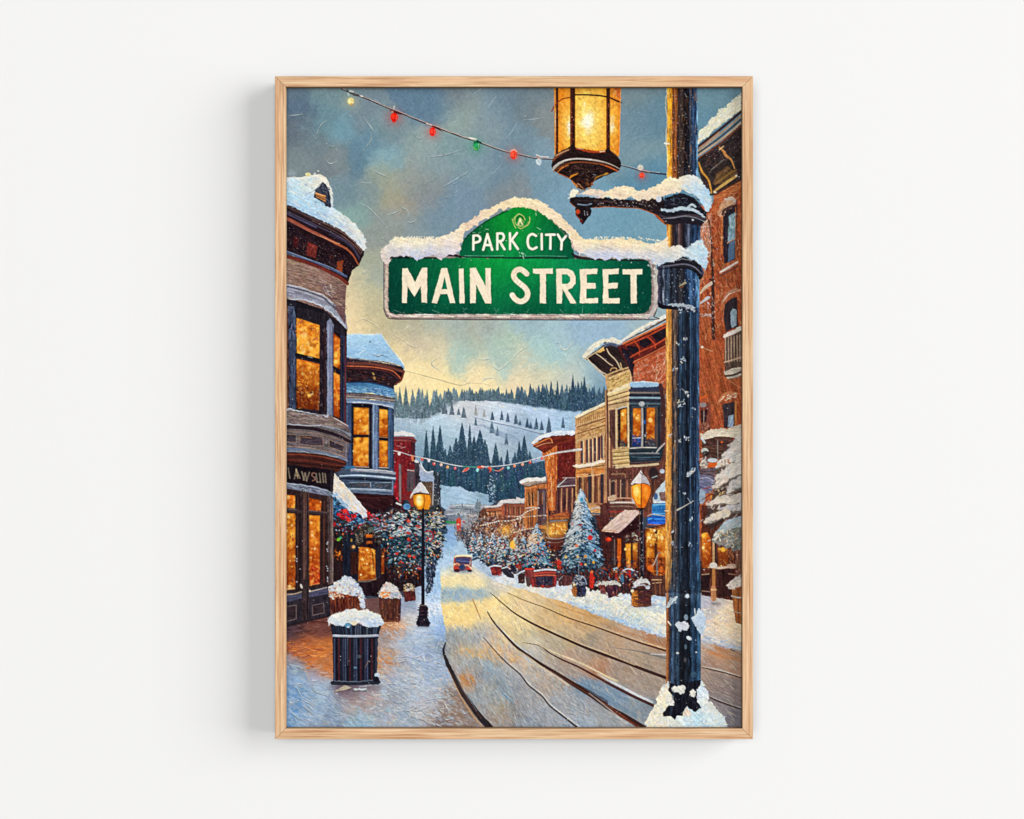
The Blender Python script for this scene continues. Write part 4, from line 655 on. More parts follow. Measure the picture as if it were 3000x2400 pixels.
# ledge below the bay
F([-10, 880, 100, 890, 300, 930, 470, 945, 560, 990, 640, 1030, 715, 1070, 748, 1150, 742, 1262, 704, 1490, 560, 1440, 300, 1392, -10, 1350], (104, 94, 96), 1, .14, 8, .6)
F([-10, 880, 100, 890, 300, 930, 470, 945, 600, 1000, 716, 1072, 720, 1110, 600, 1110, 380, 1060, -10, 1050], (122, 106, 102), 1, .18, 12, .8); D([0, 900, 470, 960, 700, 1080, 380, 1060, 0, 1040], 160, [(146, 130, 124), (92, 78, 78), (164, 152, 148), (112, 92, 86)], (30, 80), (7, 11), 10, 12, (.4, .8))
S([0, 884, 60, 882, 200, 915, 320, 936, 460, 962, 490, 950], 17, (200, 204, 214), .9, jit=.9); S([100, 905, 330, 945, 440, 965], 8, (50, 44, 52), .8, jit=.6); S([560, 985, 640, 1030, 716, 1076], 12, (206, 190, 180), .9); S([0, 1052, 250, 1074, 400, 1072], 14, (186, 190, 200), .8, jit=.7)
S([0, 1086, 300, 1108, 560, 1176, 744, 1262], [44, 40, 40, 34], (42, 30, 37)); S([420, 1076, 600, 1120, 740, 1180], [10, 30, 34], (136, 142, 156), .9); S([560, 1110, 660, 1150, 740, 1215], 10, (66, 54, 62), .9)
S([0, 1140, 300, 1158, 560, 1222, 730, 1280], 9, (140, 110, 96), .9)
for q in ([-10, 1172, 112, 1180, 112, 1272, -10, 1262], [146, 1186, 300, 1192, 424, 1214, 428, 1312, 300, 1306, 150, 1292], [500, 1238, 672, 1312, 670, 1384, 500, 1322]):
    F(q, (66, 57, 66), 1, .16, 5); S(q + q[:2], 9, (146, 118, 104), .85, False); S([q[0] + 6, q[1] + 16, q[2], q[3] + 16], 8, (36, 28, 36), .9, False)
S([160, 1204, 230, 1210, 300, 1222], [6, 12, 6], (168, 120, 88), .8); S([160, 1210, 166, 1250], 8, (168, 120, 88), .7)
S([0, 1316, 300, 1340, 560, 1400, 700, 1450], 12, (168, 140, 122), .8); S([0, 1346, 300, 1366, 560, 1426, 702, 1486], 34, (108, 120, 140)); S([0, 1372, 200, 1382, 420, 1404, 600, 1450], 9, (190, 196, 206), .7, jit=.7); S([700, 1290, 694, 1480], 14, (130, 128, 140))
F([-10, 1382, 300, 1396, 560, 1444, 704, 1494, 690, 1530, 610, 1612, 540, 1640, 300, 1620, -10, 1560], (70, 36, 32), 1, .14, 8)
for i, (c, w) in enumerate((((130, 64, 46), 14), ((54, 26, 26), 14), ((112, 52, 40), 12), ((44, 22, 24), 16), ((90, 44, 36), 10))): S([0, 1408 + i * 32, 300, 1424 + i * 34, 560, 1470 + i * 32, 680, 1506 + i * 20], w, c, .9)
# sign board above the shop
T(839, 1339)
F([-10, 80, 200, 110, 400, 130, 560, 150, 540, 430, 480, 384, 250, 330, -10, 300], (27, 20, 27), 1, .16, 5); S([530, 150, 526, 420], 30, (46, 38, 46), .9, False)
LT = (138, 124, 106)
for st in ([18, 130, 34, 245], [92, 255, 112, 140], [112, 140, 150, 250], [100, 215, 140, 215], [180, 170, 200, 268], [200, 268, 214, 190], [214, 190, 236, 280], [236, 280, 262, 180], [345, 190, 352, 288], [388, 192, 396, 292], [352, 288, 396, 292], [424, 190, 430, 296], [458, 192, 464, 300]):
    S(st, 16, LT, .8, False, jit=.4)
S([336, 190, 306, 186, 296, 214, 322, 236, 334, 262, 304, 276], 13, (150, 108, 90), .85); S([112, 150, 130, 245], 14, (166, 144, 108), .8, False)
F([-10, 298, 250, 328, 480, 380, 545, 426, 520, 465, 300, 422, -10, 366], (104, 110, 128), 1, .18, 12, .6); S([0, 304, 250, 336, 480, 388], 12, (176, 182, 196), .8, jit=.8); D([0, 320, 480, 400, 500, 440, 0, 350], 50, [(134, 140, 156), (74, 78, 94), (160, 164, 176)], (24, 60), (7, 11), 10, 25); S([0, 374, 300, 428, 480, 462], 14, (74, 32, 32), .9)
F([-10, 372, 300, 424, 500, 462, 545, 480, 548, 1500, 480, 1520, -10, 1600], (50, 34, 36), 1, .14, 90)
for q, a, b in (([-10, 440, 102, 452, 96, 602, -10, 590], (232, 120, 36), (240, 150, 60)), ([-10, 658, 106, 662, 102, 1530, -10, 1562], (238, 156, 50), (150, 62, 22)), ([262, 478, 412, 512, 402, 632, 264, 622], (232, 120, 36), (180, 70, 24)), ([264, 680, 390, 690, 388, 1486, 268, 1504], (232, 138, 40), (166, 56, 26))): glass(q, a, b)
D([266, 1300, 388, 1300, 388, 1480, 268, 1490], 30, [(190, 50, 30), (226, 110, 50), (140, 36, 26)], (14, 34), (10, 15), 80, 40); D([0, 900, 100, 900, 100, 1480, 0, 1500], 60, [(150, 62, 24), (190, 90, 34), (120, 50, 24)], (14, 40), (10, 16), 85, 40, (.4, .8))
for x, y, r in ((285, 765, 22), (300, 915, 26), (330, 1075, 22), (285, 1180, 17), (20, 470, 26), (22, 700, 26), (40, 1215, 14), (60, 800, 20), (300, 1360, 12), (30, 1520, 30), (360, 1330, 10)): E(x, y, r * .75, r * .75, (255, 226, 156), .75, soft=1)
F([165, 400, 262, 418, 250, 1760, 178, 1760], (82, 60, 56), 1, .16, 90); S([180, 430, 182, 1700], 16, (44, 30, 34), .9, False); S([246, 440, 238, 1700], 14, (40, 28, 32), .9, False); S([206, 440, 206, 1700], 12, (110, 80, 70), .7, False)
F([100, 450, 168, 450, 175, 1600, 104, 1560], (38, 28, 32), .9, .12, 90); S([130, 470, 128, 1540], 14, (84, 52, 44), .7, False)
F([408, 500, 482, 480, 490, 1520, 392, 1500], (52, 34, 34), 1, .14, 90); S([440, 520, 436, 1480], 14, (96, 58, 46), .7, False); S([412, 640, 400, 1480], 12, (30, 22, 28), .8, False)
F([480, 462, 545, 474, 550, 1480, 492, 1500], (98, 82, 80), 1, .16, 90); S([538, 490, 536, 1460], 12, (140, 122, 116), .8, False); S([496, 490, 500, 1490], 12, (54, 40, 44), .9, False)
S([-5, 618, 110, 626, 164, 640], 34, (66, 52, 54)); S([0, 606, 110, 614], 8, (130, 110, 104), .8); S([256, 638, 400, 656, 480, 662], 30, (64, 50, 52)); S([262, 626, 470, 648], 8, (140, 120, 112), .7)
for i in range(14): E(R.choice([118, 122, 470, 480, 474]), R.uniform(900, 1500), 8, 9, (206, 210, 220), .8)
# shop base
T(839, 1699)
F([-10, 160, 180, 130, 250, 110, 480, 60, 520, 420, 300, 470, -10, 548], (46, 40, 48), 1, .14, 90)
F([-10, 170, 175, 150, 180, 215, -10, 260], (76, 76, 98), 1, .14, -8); F([264, 142, 480, 92, 500, 160, 270, 210], (72, 72, 94), 1, .14, -12); S([-5, 172, 90, 165, 172, 140], 13, (178, 154, 130)); S([265, 140, 470, 90], 12, (176, 166, 160)); S([0, 110, 90, 100], 20, (250, 200, 130), .8); S([270, 65, 380, 40], 12, (220, 140, 90), .7)
F([176, -10, 256, -10, 262, 470, 182, 480], (60, 46, 48), 1, .16, 90); S([240, 0, 244, 470], 12, (30, 24, 30), .9, False)
for q in ([-10, 316, 112, 296, 112, 458, -10, 492], [300, 304, 434, 272, 440, 386, 306, 418]):
    F(q, (56, 44, 48), 1, .14, 0); S(q + q[:2], 10, (126, 108, 106), .8, False)
S([310, 312, 420, 286], 12, (24, 20, 26)); S([0, 545, 300, 472, 500, 424], 22, (40, 28, 34), .8)
E(172, 75, 14, 30, (210, 200, 190), .9, rot=-20); E(272, 130, 10, 14, (236, 220, 190), .9)

# cornice
T(839, 617)
F([-10, -90, 150, -15, 300, 60, 450, 120, 650, 220, 780, 320, 860, 410, 908, 462, 902, 520, 868, 590, 838, 640, 770, 690, 742, 780, 716, 842, 660, 800, 450, 650, 250, 565, -10, 500], (37, 23, 29), 1, .18, 25)
for pts_, w, c, a in (([-5, -62, 150, 10, 300, 85, 450, 145, 650, 245, 780, 345, 880, 470], 26, (82, 62, 62), .9), ([-5, -30, 200, 70, 400, 160, 600, 255, 780, 380, 870, 520], 14, (48, 34, 40), .9), ([0, 0, 200, 95, 400, 190, 600, 290, 760, 400, 850, 540], 20, (76, 68, 86), .9),
                      ([0, 25, 200, 120, 350, 190], 16, (90, 92, 124), .8), ([500, 270, 650, 340, 780, 440, 850, 560], 16, (60, 58, 84), .8), ([420, 130, 600, 215, 760, 330, 870, 450], 8, (140, 104, 88), .8), ([640, 280, 780, 390, 870, 500], 8, (124, 86, 70), .8), ([300, 110, 500, 205, 700, 320, 820, 430], 8, (124, 92, 80), .7),
                      ([-5, 78, 120, 140, 260, 215, 400, 285, 580, 375], 30, (164, 88, 70), .95), ([560, 370, 700, 440, 780, 520, 820, 590, 842, 625], [28, 18, 16], (172, 92, 62), .95), ([0, 100, 260, 235, 400, 300], 8, (214, 130, 100), .7), ([400, 290, 560, 365, 620, 380], 10, (196, 150, 110), .8)):
    S(pts_, w, c, a)
D([0, 160, 400, 340, 760, 560, 740, 740, 450, 620, 0, 480], 150, [(70, 40, 40), (24, 16, 22), (54, 36, 40), (44, 36, 46)], (14, 40), (8, 14), 60, 40, (.4, .8))
for q, c in (([245, 360, 372, 410, 340, 556, 232, 512], (122, 48, 42)), ([590, 590, 664, 584, 648, 716, 586, 688], (134, 62, 36)), ([85, 296, 146, 312, 132, 425, 80, 410], (74, 26, 28)), ([500, 520, 560, 520, 550, 560, 505, 560], (60, 26, 26))):
    F(q, c, .95, .16, 80, .8)
S([-5, 478, 150, 535, 300, 590, 500, 665, 700, 765], 26, (80, 92, 124)); S([0, 466, 150, 522, 300, 578, 500, 650, 660, 730], 8, (150, 164, 190), .8); S([-5, 530, 200, 590, 400, 660, 600, 765, 712, 850], [40, 44, 44, 40], (112, 48, 40)); S([0, 512, 250, 582, 500, 690, 700, 790], 10, (60, 26, 30), .9)
D([0, 150, 760, 560, 740, 740, 0, 460], 130, [(170, 160, 160), (120, 110, 120), (190, 130, 110)], (3, 6), (4, 6), 0, 60, (.4, .8))
# snow on the roof, dormer
T(839, 256)
ROOF = [-10, 1050, 60, 1045, 180, 1050, 250, 1035, 320, 1020, 400, 1018, 460, 1055, 500, 1120, 530, 1210, 545, 1300, 530, 1400, 600, 1436, 700, 1508, 800, 1596, 860, 1668, 905, 1730, 938, 1815, 930, 1870, 904, 1906, 862, 1860, 780, 1770, 650, 1668, 450, 1566, 300, 1502, 150, 1432, -10, 1360]
F(ROOF, (0, 0, 0), 1, .06, 30, 1.4, field=[(30, 1120, (200, 222, 230)), (100, 1250, (180, 218, 240)), (30, 1330, (176, 214, 238)), (250, 1100, (226, 228, 218)), (400, 1050, (236, 230, 208)), (300, 1350, (182, 216, 236)), (250, 1450, (170, 206, 230)), (500, 1480, (214, 226, 228)), (450, 1540, (170, 196, 220)), (700, 1570, (232, 230, 216)), (650, 1640, (196, 206, 216)), (850, 1720, (236, 228, 204)), (800, 1740, (196, 206, 218)), (900, 1830, (224, 226, 224)), (520, 1180, (224, 220, 204)), (150, 1180, (206, 226, 232)), (380, 1400, (186, 216, 234))], sig=13, warp=2)
D(ROOF, 420, [(226, 232, 230), (190, 222, 238), (240, 234, 214), (206, 226, 236)], (14, 44), (8, 14), 28, 22, (.3, .7)); D([0, 1300, 300, 1420, 600, 1560, 860, 1780, 900, 1890, 650, 1660, 300, 1490, 0, 1350], 120, [(166, 196, 222), (150, 182, 214), (200, 214, 226)], (14, 40), (8, 13), 28, 14, (.4, .8))
D([0, 1120, 300, 1080, 480, 1400, 300, 1400, 0, 1300], 40, [(130, 160, 186), (110, 140, 170)], (10, 26), (5, 8), 30, 20, (.4, .7))
S([0, 1050, 180, 1052, 320, 1024, 400, 1022, 470, 1068, 520, 1190], [10, 14, 16, 18, 18, 16], (240, 234, 214), .85, jit=.9); E(250, 1010, 34, 22, (236, 224, 160), .9); E(330, 1005, 16, 14, (226, 226, 210), .8); E(370, 970, 10, 8, (220, 222, 214), .8); E(60, 1000, 50, 40, (160, 176, 184), .5, soft=2)
F([428, 1100, 330, 1190, 318, 1280, 400, 1330, 448, 1384, 522, 1402, 512, 1280, 492, 1190, 460, 1130], (58, 62, 76), 1, .2, 60, .7); F([334, 1222, 462, 1262, 458, 1336, 348, 1276], (184, 124, 76), 1, .14, 20); S([340, 1226, 460, 1268], 8, (226, 166, 110)); S([330, 1250, 450, 1310], 10, (110, 66, 44), .8); S([430, 1110, 480, 1200, 504, 1380], 10, (26, 26, 36), .8)
D([400, 1130, 500, 1150, 515, 1390, 460, 1370, 440, 1230], 40, [(36, 38, 52), (110, 116, 130), (80, 84, 100)], (10, 24), (7, 11), 60, 40); D([300, 1290, 440, 1340, 460, 1390, 330, 1340], 22, [(190, 214, 230), (160, 190, 214)], (14, 34), (8, 12), 25, 20); S([230, 1240, 320, 1200, 400, 1120], [5, 10, 8], (150, 150, 160), .8)

# ---------------------------------------------------------------- right side: far row of brick fronts
T(1236, 1339)
F([560, 860, 700, 640, 1480, 600, 1900, 700, 2300, 900, 3400, 900, 3400, 1600, 2200, 1600, 1700, 1480, 1200, 1380, 800, 1300, 640, 1150], (52, 38, 42), 1, .3, 70, 2)
F([700, 600, 780, 570, 960, 540, 1210, 520, 1480, 520, 1480, 1320, 900, 1320, 640, 1150, 540, 1060, 560, 900, 640, 760], (96, 62, 54), 1, .3, 70, 2)
F([740, 590, 950, 575, 960, 690, 780, 700], (168, 100, 72), 1, .16, 0); S([760, 640, 950, 625], 9, (110, 60, 48)); S([770, 668, 950, 655], 9, (206, 140, 100))
F([940, 540, 1210, 545, 1210, 720, 960, 710], (138, 78, 62), 1, .16, 10); S([980, 570, 982, 700], 16, (90, 56, 56)); S([945, 560, 950, 710], 18, (170, 84, 60))
F([735, 600, 745, 570, 880, 560, 920, 510, 1000, 490, 1100, 490, 1110, 470, 1130, 484, 1205, 480, 1205, 540, 1060, 545, 960, 540, 930, 575, 850, 590], (212, 206, 204), 1, .06, 0, .8); S([745, 600, 930, 588], 8, (110, 90, 90)); S([960, 548, 1205, 548], 9, (90, 62, 66))
D([740, 700, 1220, 690, 1220, 960, 860, 960, 740, 880], 260, [(196, 110, 60), (160, 84, 54), (110, 64, 54), (220, 160, 110), (90, 58, 60), (150, 110, 100), (206, 190, 180)], (14, 50), (8, 13), 100, 22, (.6, .95))
# corner turret
F([1205, 345, 1360, 310, 1470, 310, 1485, 840, 1205, 840], (176, 106, 62), 1, .16, 90); F([1355, 370, 1460, 365, 1465, 800, 1358, 800], (84, 60, 66), 1, .16, 90)
for x in (1260, 1300): S([x, 450, x + 2, 560], 22, (70, 40, 38)); S([x - 18, 440, x - 16, 570], 8, (214, 150, 90))
S([1362, 400, 1362, 560], 9, (190, 170, 150)); S([1430, 400, 1432, 720], 12, (120, 110, 116)); F([1370, 420, 1420, 415, 1420, 560, 1370, 560], (110, 66, 56), 1, .14, 90)
F([1146, 292, 1200, 262, 1456, 256, 1456, 300, 1340, 318, 1240, 345, 1180, 330], (154, 134, 122), 1, .14, -10); S([1160, 318, 1240, 345, 1340, 320, 1456, 306], 10, (90, 66, 60)); S([1210, 370, 1340, 345], 14, (206, 130, 76)); F([1140, 292, 1172, 262, 1230, 246, 1330, 238, 1456, 240, 1456, 280, 1330, 282, 1220, 292, 1172, 312], (228, 224, 218), 1, .05, 0, .8)
S([1210, 600, 1300, 590, 1360, 596], 12, (206, 196, 190), .9); S([1210, 600, 1210, 820], 10, (206, 140, 84))
for i in range(6): S([1226 + i * 24, 610, 1222 + i * 24, 830], 10, R.choice([(90, 56, 50), (206, 120, 62), (140, 110, 100)]), .9)
# tall orange and maroon block
T(1236, 978)
F([1580, 1195, 1820, 1170, 1835, 2120, 1580, 2180], (100, 34, 32), 1, .14, 90); D([1590, 1300, 1815, 1290, 1820, 1660, 1590, 1700], 130, [(120, 44, 38), (80, 26, 30), (136, 56, 46)], (14, 44), (8, 14), 90, 30, (.4, .8))
F([1400, 1370, 1500, 1300, 1592, 1280, 1594, 2060, 1490, 2080, 1462, 1700, 1440, 1480], (196, 106, 52), 1, .14, 90); D([1440, 1400, 1590, 1300, 1590, 2050, 1495, 2060, 1460, 1600], 190, [(226, 140, 70), (166, 80, 44), (206, 116, 56), (140, 60, 40), (236, 180, 120)], (18, 60), (8, 13), 90, 12, (.4, .85))
S([1560, 1320, 1562, 2040], 16, (160, 74, 40), .8, False); S([1520, 1680, 1530, 2040], 9, (240, 200, 150), .7, jit=.6); S([1470, 1400, 1500, 1460], 10, (236, 190, 140), .8); S([1490, 1350, 1520, 1440], 8, (236, 180, 120), .8); S([1590, 1290, 1592, 2080], 9, (70, 26, 28), .9, False)
F([1298, 1286, 1400, 1228, 1500, 1190, 1818, 1172, 1818, 1250, 1592, 1300, 1440, 1392, 1372, 1352, 1308, 1316], (110, 44, 34), 1, .16, -15); S([1306, 1304, 1400, 1260, 1500, 1222, 1532, 1276], 14, (206, 124, 70)); S([1330, 1326, 1420, 1290, 1530, 1270], 9, (210, 150, 110)); S([1310, 1316, 1440, 1390], 10, (70, 30, 30))
F([1288, 1278, 1330, 1228, 1380, 1190, 1450, 1166, 1540, 1138, 1620, 1128, 1700, 1136, 1760, 1122, 1818, 1138, 1818, 1186, 1700, 1182, 1520, 1190, 1440, 1216, 1380, 1244, 1310, 1292], (224, 228, 234), 1, .06, -15, 1.2); S([1290, 1272, 1380, 1198, 1450, 1176], 10, (248, 232, 206), .8); D([1440, 1150, 1800, 1140, 1800, 1180, 1500, 1190], 30, [(190, 204, 222), (236, 236, 232)], (16, 40), (8, 12), 0, 16)
T(1236, 1339)
F([1580, 335, 1836, 240, 1836, 660, 1600, 720, 1488, 720, 1560, 690], (92, 54, 52), 1, .2, 90); F([1586, 300, 1700, 250, 1830, 236, 1830, 320, 1590, 352], (88, 66, 74), 1, .16, -10); S([1590, 348, 1700, 336, 1810, 330], 11, (206, 196, 196)); S([1590, 340, 1640, 300, 1700, 240], 8, (226, 220, 218)); S([1650, 242, 1810, 240], 9, (190, 170, 166))
for i, x in enumerate(range(1606, 1830, 32)): S([x, 370, x - 6, 650], 13, (206, 150, 110) if i % 2 else (60, 40, 46), .85, False)
F([1490, 690, 1600, 660, 1720, 640, 1720, 720, 1500, 730], (150, 82, 50), 1, .2, 0); D([1500, 650, 1720, 610, 1720, 720, 1510, 730], 40, [(190, 110, 60), (120, 40, 34), (150, 80, 60)], (12, 34), (8, 12), 20, 40)
F([1460, 770, 1700, 750, 1720, 940, 1480, 960], (92, 48, 34), 1, .2, 0); glow(1510, 860, 60, (255, 190, 80), .8); glow(1630, 820, 70, (255, 180, 80), .8); D([1480, 790, 1690, 770, 1690, 900, 1490, 920], 40, [(246, 190, 80), (220, 120, 40), (255, 220, 140)], (12, 30), (10, 16), 60, 40); S([1470, 760, 1480, 900, 1500, 950], 8, (190, 160, 120)); S([1560, 780, 1560, 920], 8, (110, 56, 30)); S([1480, 950, 1600, 960, 1710, 930], 10, (170, 160, 160), .8); S([1500, 752, 1700, 740], 12, (120, 120, 130)); F([1440, 980, 1720, 950, 1700, 1080, 1470, 1100], (84, 40, 34), 1, .2, 0); S([1460, 1000, 1600, 1000, 1700, 970], 9, (150, 120, 110), .7)

# ---------------------------------------------------------------- right side: tan block
T(1633, 978)
F([212, 985, 575, 815, 610, 1000, 610, 2120, 215, 2120], (196, 150, 98), 1, .14, -20)
D([230, 1010, 560, 860, 560, 1250, 240, 1280], 170, [(214, 172, 120), (176, 126, 78), (226, 190, 140), (150, 100, 64)], (20, 60), (7, 12), -24, 14, (.4, .8))
F([202, 958, 400, 870, 570, 790, 578, 826, 400, 905, 222, 996], (232, 218, 186), 1, .06, -24, .8); S([222, 998, 400, 912, 570, 836], 9, (140, 92, 60))
S([230, 1092, 400, 1040, 556, 988], 12, (104, 68, 50)); S([240, 1168, 400, 1118, 558, 1068], 12, (112, 74, 52)); S([226, 1070, 400, 1016, 556, 966], 8, (226, 196, 150), .9)
for i in range(13): x = 246 + i * 25; S([x, 1066 - i * 8, x + 6, 1000 - i * 9], 8, (140, 92, 60), .8, False)
F([236, 1260, 560, 1190, 560, 1480, 226, 1540], (196, 140, 96), 1, .14, 90)
for x, y0, y1 in ((288, 1265, 1505), (348, 1250, 1500), (396, 1240, 1500), (442, 1225, 1490), (490, 1215, 1480), (522, 1200, 1450)):
    S([x, y0, x + 2, y1], 24, (56, 48, 66), 1, False); S([x + 18, y0 - 14, x + 20, y1 + 10], 12, (222, 196, 156), .95, False); S([x - 16, y0, x - 14, y1], 8, (150, 90, 60), .9, False)
S([232, 1250, 400, 1206, 540, 1160], 20, (214, 176, 130)); D([230, 1180, 550, 1090, 550, 1190, 240, 1250], 30, [(140, 84, 52), (220, 180, 130)], (14, 30), (6, 9), 70, 20)
S([196, 1546, 250, 1550, 340, 1540, 440, 1510, 545, 1490], [14, 36, 34, 40, 30], (228, 216, 194), 1, jit=1); S([230, 1582, 400, 1560, 550, 1540], 14, (120, 84, 66)); F([222, 1590, 560, 1560, 566, 1700, 224, 1720], (204, 126, 66), 1, .18, 0); S([240, 1650, 420, 1640], 8, (224, 190, 150), .8); S([400, 1560, 404, 1700], 8, (220, 180, 130), .8)
T(1633, 1339)
F([224, 250, 565, 200, 580, 600, 400, 540, 330, 470, 230, 430], (130, 84, 60), 1, .18, 90)
for x, y0, y1, w, c in ((262, 240, 420, 26, (62, 46, 48)), (300, 240, 450, 10, (196, 150, 106)), (380, 215, 520, 40, (54, 48, 58)), (418, 150, 540, 16, (214, 170, 120)), (450, 240, 540, 22, (90, 54, 44)), (486, 240, 540, 16, (190, 140, 96)), (524, 200, 530, 34, (50, 44, 54)), (556, 120, 620, 14, (190, 140, 100)), (340, 240, 470, 14, (120, 70, 52))): S([x, y0, x, y1], w, c, .95, False)
S([230, 230, 400, 215, 540, 190], 10, (226, 190, 146), .9); S([380, 560, 470, 540, 560, 560], 18, (160, 110, 84)); S([400, 610, 470, 590, 555, 620], 16, (196, 180, 176)); S([340, 660, 480, 665, 610, 680], 20, (90, 96, 116)); F([440, 680, 620, 680, 620, 900, 500, 860], (84, 40, 38), 1, .2, 20)

# ---------------------------------------------------------------- right side: brick block with bay window
T(1633, 978)
F([590, 480, 900, 300, 1275, 120, 1275, 2150, 560, 2150, 560, 900], (110, 66, 54), 1, .18, 90)
F([880, 340, 1275, 150, 1275, 640, 1200, 600, 900, 560], (176, 90, 58), 1, .16, -30); D([890, 350, 1270, 170, 1270, 600, 900, 550], 300, [(198, 112, 74), (156, 70, 48), (216, 172, 142), (184, 92, 58), (134, 60, 48), (186, 146, 128)], (14, 40), (6, 11), -60, 34, (.4, .85))
for i in range(12): x = R.uniform(1040, 1260); y = R.uniform(290, 560); S([x, y, x + R.uniform(10, 30), y - 40, x + R.uniform(-10, 40), y - 80], [4, 9, 4], (228, 196, 170), .7)
F([560, 500, 610, 480, 860, 380, 880, 560, 700, 640, 590, 700], (196, 156, 104), 1, .14, -25); F([604, 500, 838, 408, 856, 556, 610, 664], (204, 170, 110), 1, .14, -25, .4); D([620, 510, 830, 430, 850, 550, 630, 640], 60, [(224, 190, 130), (170, 130, 80), (140, 100, 64)], (16, 44), (7, 11), -25, 20); S([600, 500, 840, 404], 12, (120, 80, 56)); S([606, 520, 840, 424], 8, (236, 206, 156)); S([850, 400, 866, 560], 12, (226, 190, 140), .9)
for x, c in ((566, (190, 140, 100)), (584, (90, 58, 50)), (604, (214, 170, 124)), (630, (120, 76, 60)), (652, (190, 150, 116)), (672, (84, 54, 50))): S([x, 660, x + 8, 1200, x + 4, 1980], 17, c, .95, False)
# cornice and soffit
F([312, 280, 420, 215, 545, 120, 620, 96, 720, 135, 790, 300, 850, 400, 600, 490, 560, 492, 480, 400, 400, 330], (48, 35, 36), 1, .16, 35)
F([540, 92, 620, 84, 700, 96, 740, 120, 700, 160, 620, 130, 550, 150], (84, 92, 112), 1, .12, 10); S([545, 120, 620, 100, 690, 112, 760, 210, 800, 300], 9, (150, 160, 176), .8)
for st, w in (([340, 270, 420, 360, 520, 440, 590, 480], 13), ([450, 222, 530, 280, 600, 340, 650, 370], 13), ([580, 170, 610, 230, 690, 310, 740, 400, 770, 420], 14), ([400, 340, 470, 420, 560, 500], 9)): S(st, w, (206, 186, 156), .95)
F([455, 215, 540, 155, 555, 190, 500, 215], (226, 176, 96), 1, .1, -30); S([322, 292, 430, 225, 545, 150], 14, (206, 180, 140)); S([560, 490, 700, 430, 840, 390], 18, (206, 170, 120)); S([620, 430, 640, 400, 690, 400, 700, 440], 12, (190, 150, 100)); S([740, 340, 760, 410], 12, (206, 170, 120))
F([700, 140, 780, 115, 1275, -140, 1275, 150, 900, 330, 880, 500, 850, 420, 780, 280], (96, 36, 32), 1, .16, -28); F([740, 150, 820, 180, 900, 280, 910, 350, 880, 500, 840, 380, 780, 260], (38, 30, 42), 1, .16, 60)
for q in ([810, 132, 950, 150, 990, 190, 900, 240, 830, 190], [960, 70, 1060, 50, 1120, 90, 1040, 160, 970, 130], [1100, 0, 1220, -70, 1275, -60, 1275, 20, 1170, 110]): F(q, (34, 26, 34), 1, .14, 30, .6)
for st in ([900, 80, 960, 160, 960, 240], [1060, 30, 1140, 110, 1150, 160], [800, 130, 900, 90, 1060, 20, 1275, -90], [860, 270, 980, 200, 1100, 150, 1275, 50]): S(st, 17, (186, 76, 46), .9)
S([770, 112, 900, 50, 1060, -26, 1275, -128], 20, (206, 112, 64)); S([895, 335, 1060, 260, 1275, 150], 20, (170, 76, 48)); S([900, 320, 1060, 245, 1275, 132], 8, (226, 140, 96), .9)
S([730, 105, 900, 20, 1060, -60, 1275, -175], 16, (60, 36, 36)); S([740, 92, 900, 5, 1060, -80, 1275, -190], 10, (150, 120, 96))
F([294, 262, 340, 190, 440, 95, 500, 60, 545, 48, 600, 60, 640, 36, 740, 70, 900, -44, 1060, -130, 1285, -240, 1285, -196, 1060, -92, 900, -8, 770, 84, 720, 118, 640, 92, 545, 86, 440, 170, 380, 235, 318, 284], (230, 224, 204), 1, .06, -35, 1)
D([300, 250, 540, 60, 640, 50, 720, 90, 540, 90, 330, 270], 60, [(244, 236, 206), (216, 220, 216), (226, 214, 184)], (14, 34), (8, 12), -35, 24); D([720, 90, 1280, -220, 1280, -200, 760, 90], 50, [(200, 214, 226), (240, 234, 220)], (18, 44), (7, 11), -27, 12)
# bay window
F([602, 690, 838, 600, 846, 1340, 650, 1350, 610, 900], (182, 150, 110), 1, .14, 90); F([838, 600, 1215, 600, 1215, 1340, 846, 1340], (52, 56, 66), 1, .14, 90)
for y, c, w in ((640, (50, 56, 80), 40), (684, (128, 116, 110), 18), (716, (36, 36, 46), 24), (744, (142, 168, 182), 22), (775, (40, 44, 54), 22), (812, (84, 104, 112), 20), (840, (44, 50, 58), 14)): S([850, y, 1030, y + 2, 1205, y + 4], w, c)
for k, (y0, y1, c, w) in enumerate(((705, 625, (224, 198, 144), 44), (735, 665, (110, 74, 52), 9), (760, 690, (214, 184, 130), 28), (786, 720, (110, 74, 52), 10), (806, 742, (226, 196, 144), 22), (832, 784, (90, 60, 48), 12), (856, 816, (190, 160, 120), 20))): S([606, y0, 838, y1], w, c, 1, False)
F([594, 690, 700, 630, 826, 578, 860, 560, 864, 618, 760, 650, 602, 704], (236, 218, 178), 1, .06, -25, .8); F([846, 584, 900, 562, 1000, 552, 1100, 560, 1180, 570, 1196, 606, 1080, 620, 860, 624], (156, 190, 216), 1, .06, 0, 1); S([860, 572, 1000, 556, 1180, 574], 12, (216, 228, 234), .8)
S([1210, 600, 1240, 780, 1236, 1330], 46, (70, 44, 46), .95, False)
F([612, 890, 684, 884, 692, 1340, 655, 1345, 612, 1200], (88, 58, 52), 1, .16, 90); S([690, 876, 694, 1330], 22, (214, 188, 146), 1, False); F([708, 884, 828, 850, 822, 1316, 712, 1324], (50, 36, 38)); S([700, 880, 760, 858, 830, 848], 14, (196, 190, 190), .9)
glass([742, 890, 814, 868, 816, 1308, 742, 1312], (226, 140, 40), (160, 70, 24)); D([740, 1240, 812, 1250, 812, 1308, 745, 1312], 14, [(40, 80, 90), (60, 110, 120), (60, 50, 50)], (12, 30), (10, 14), 60, 30); E(768, 940, 18, 24, (255, 226, 140), .9, soft=.8)
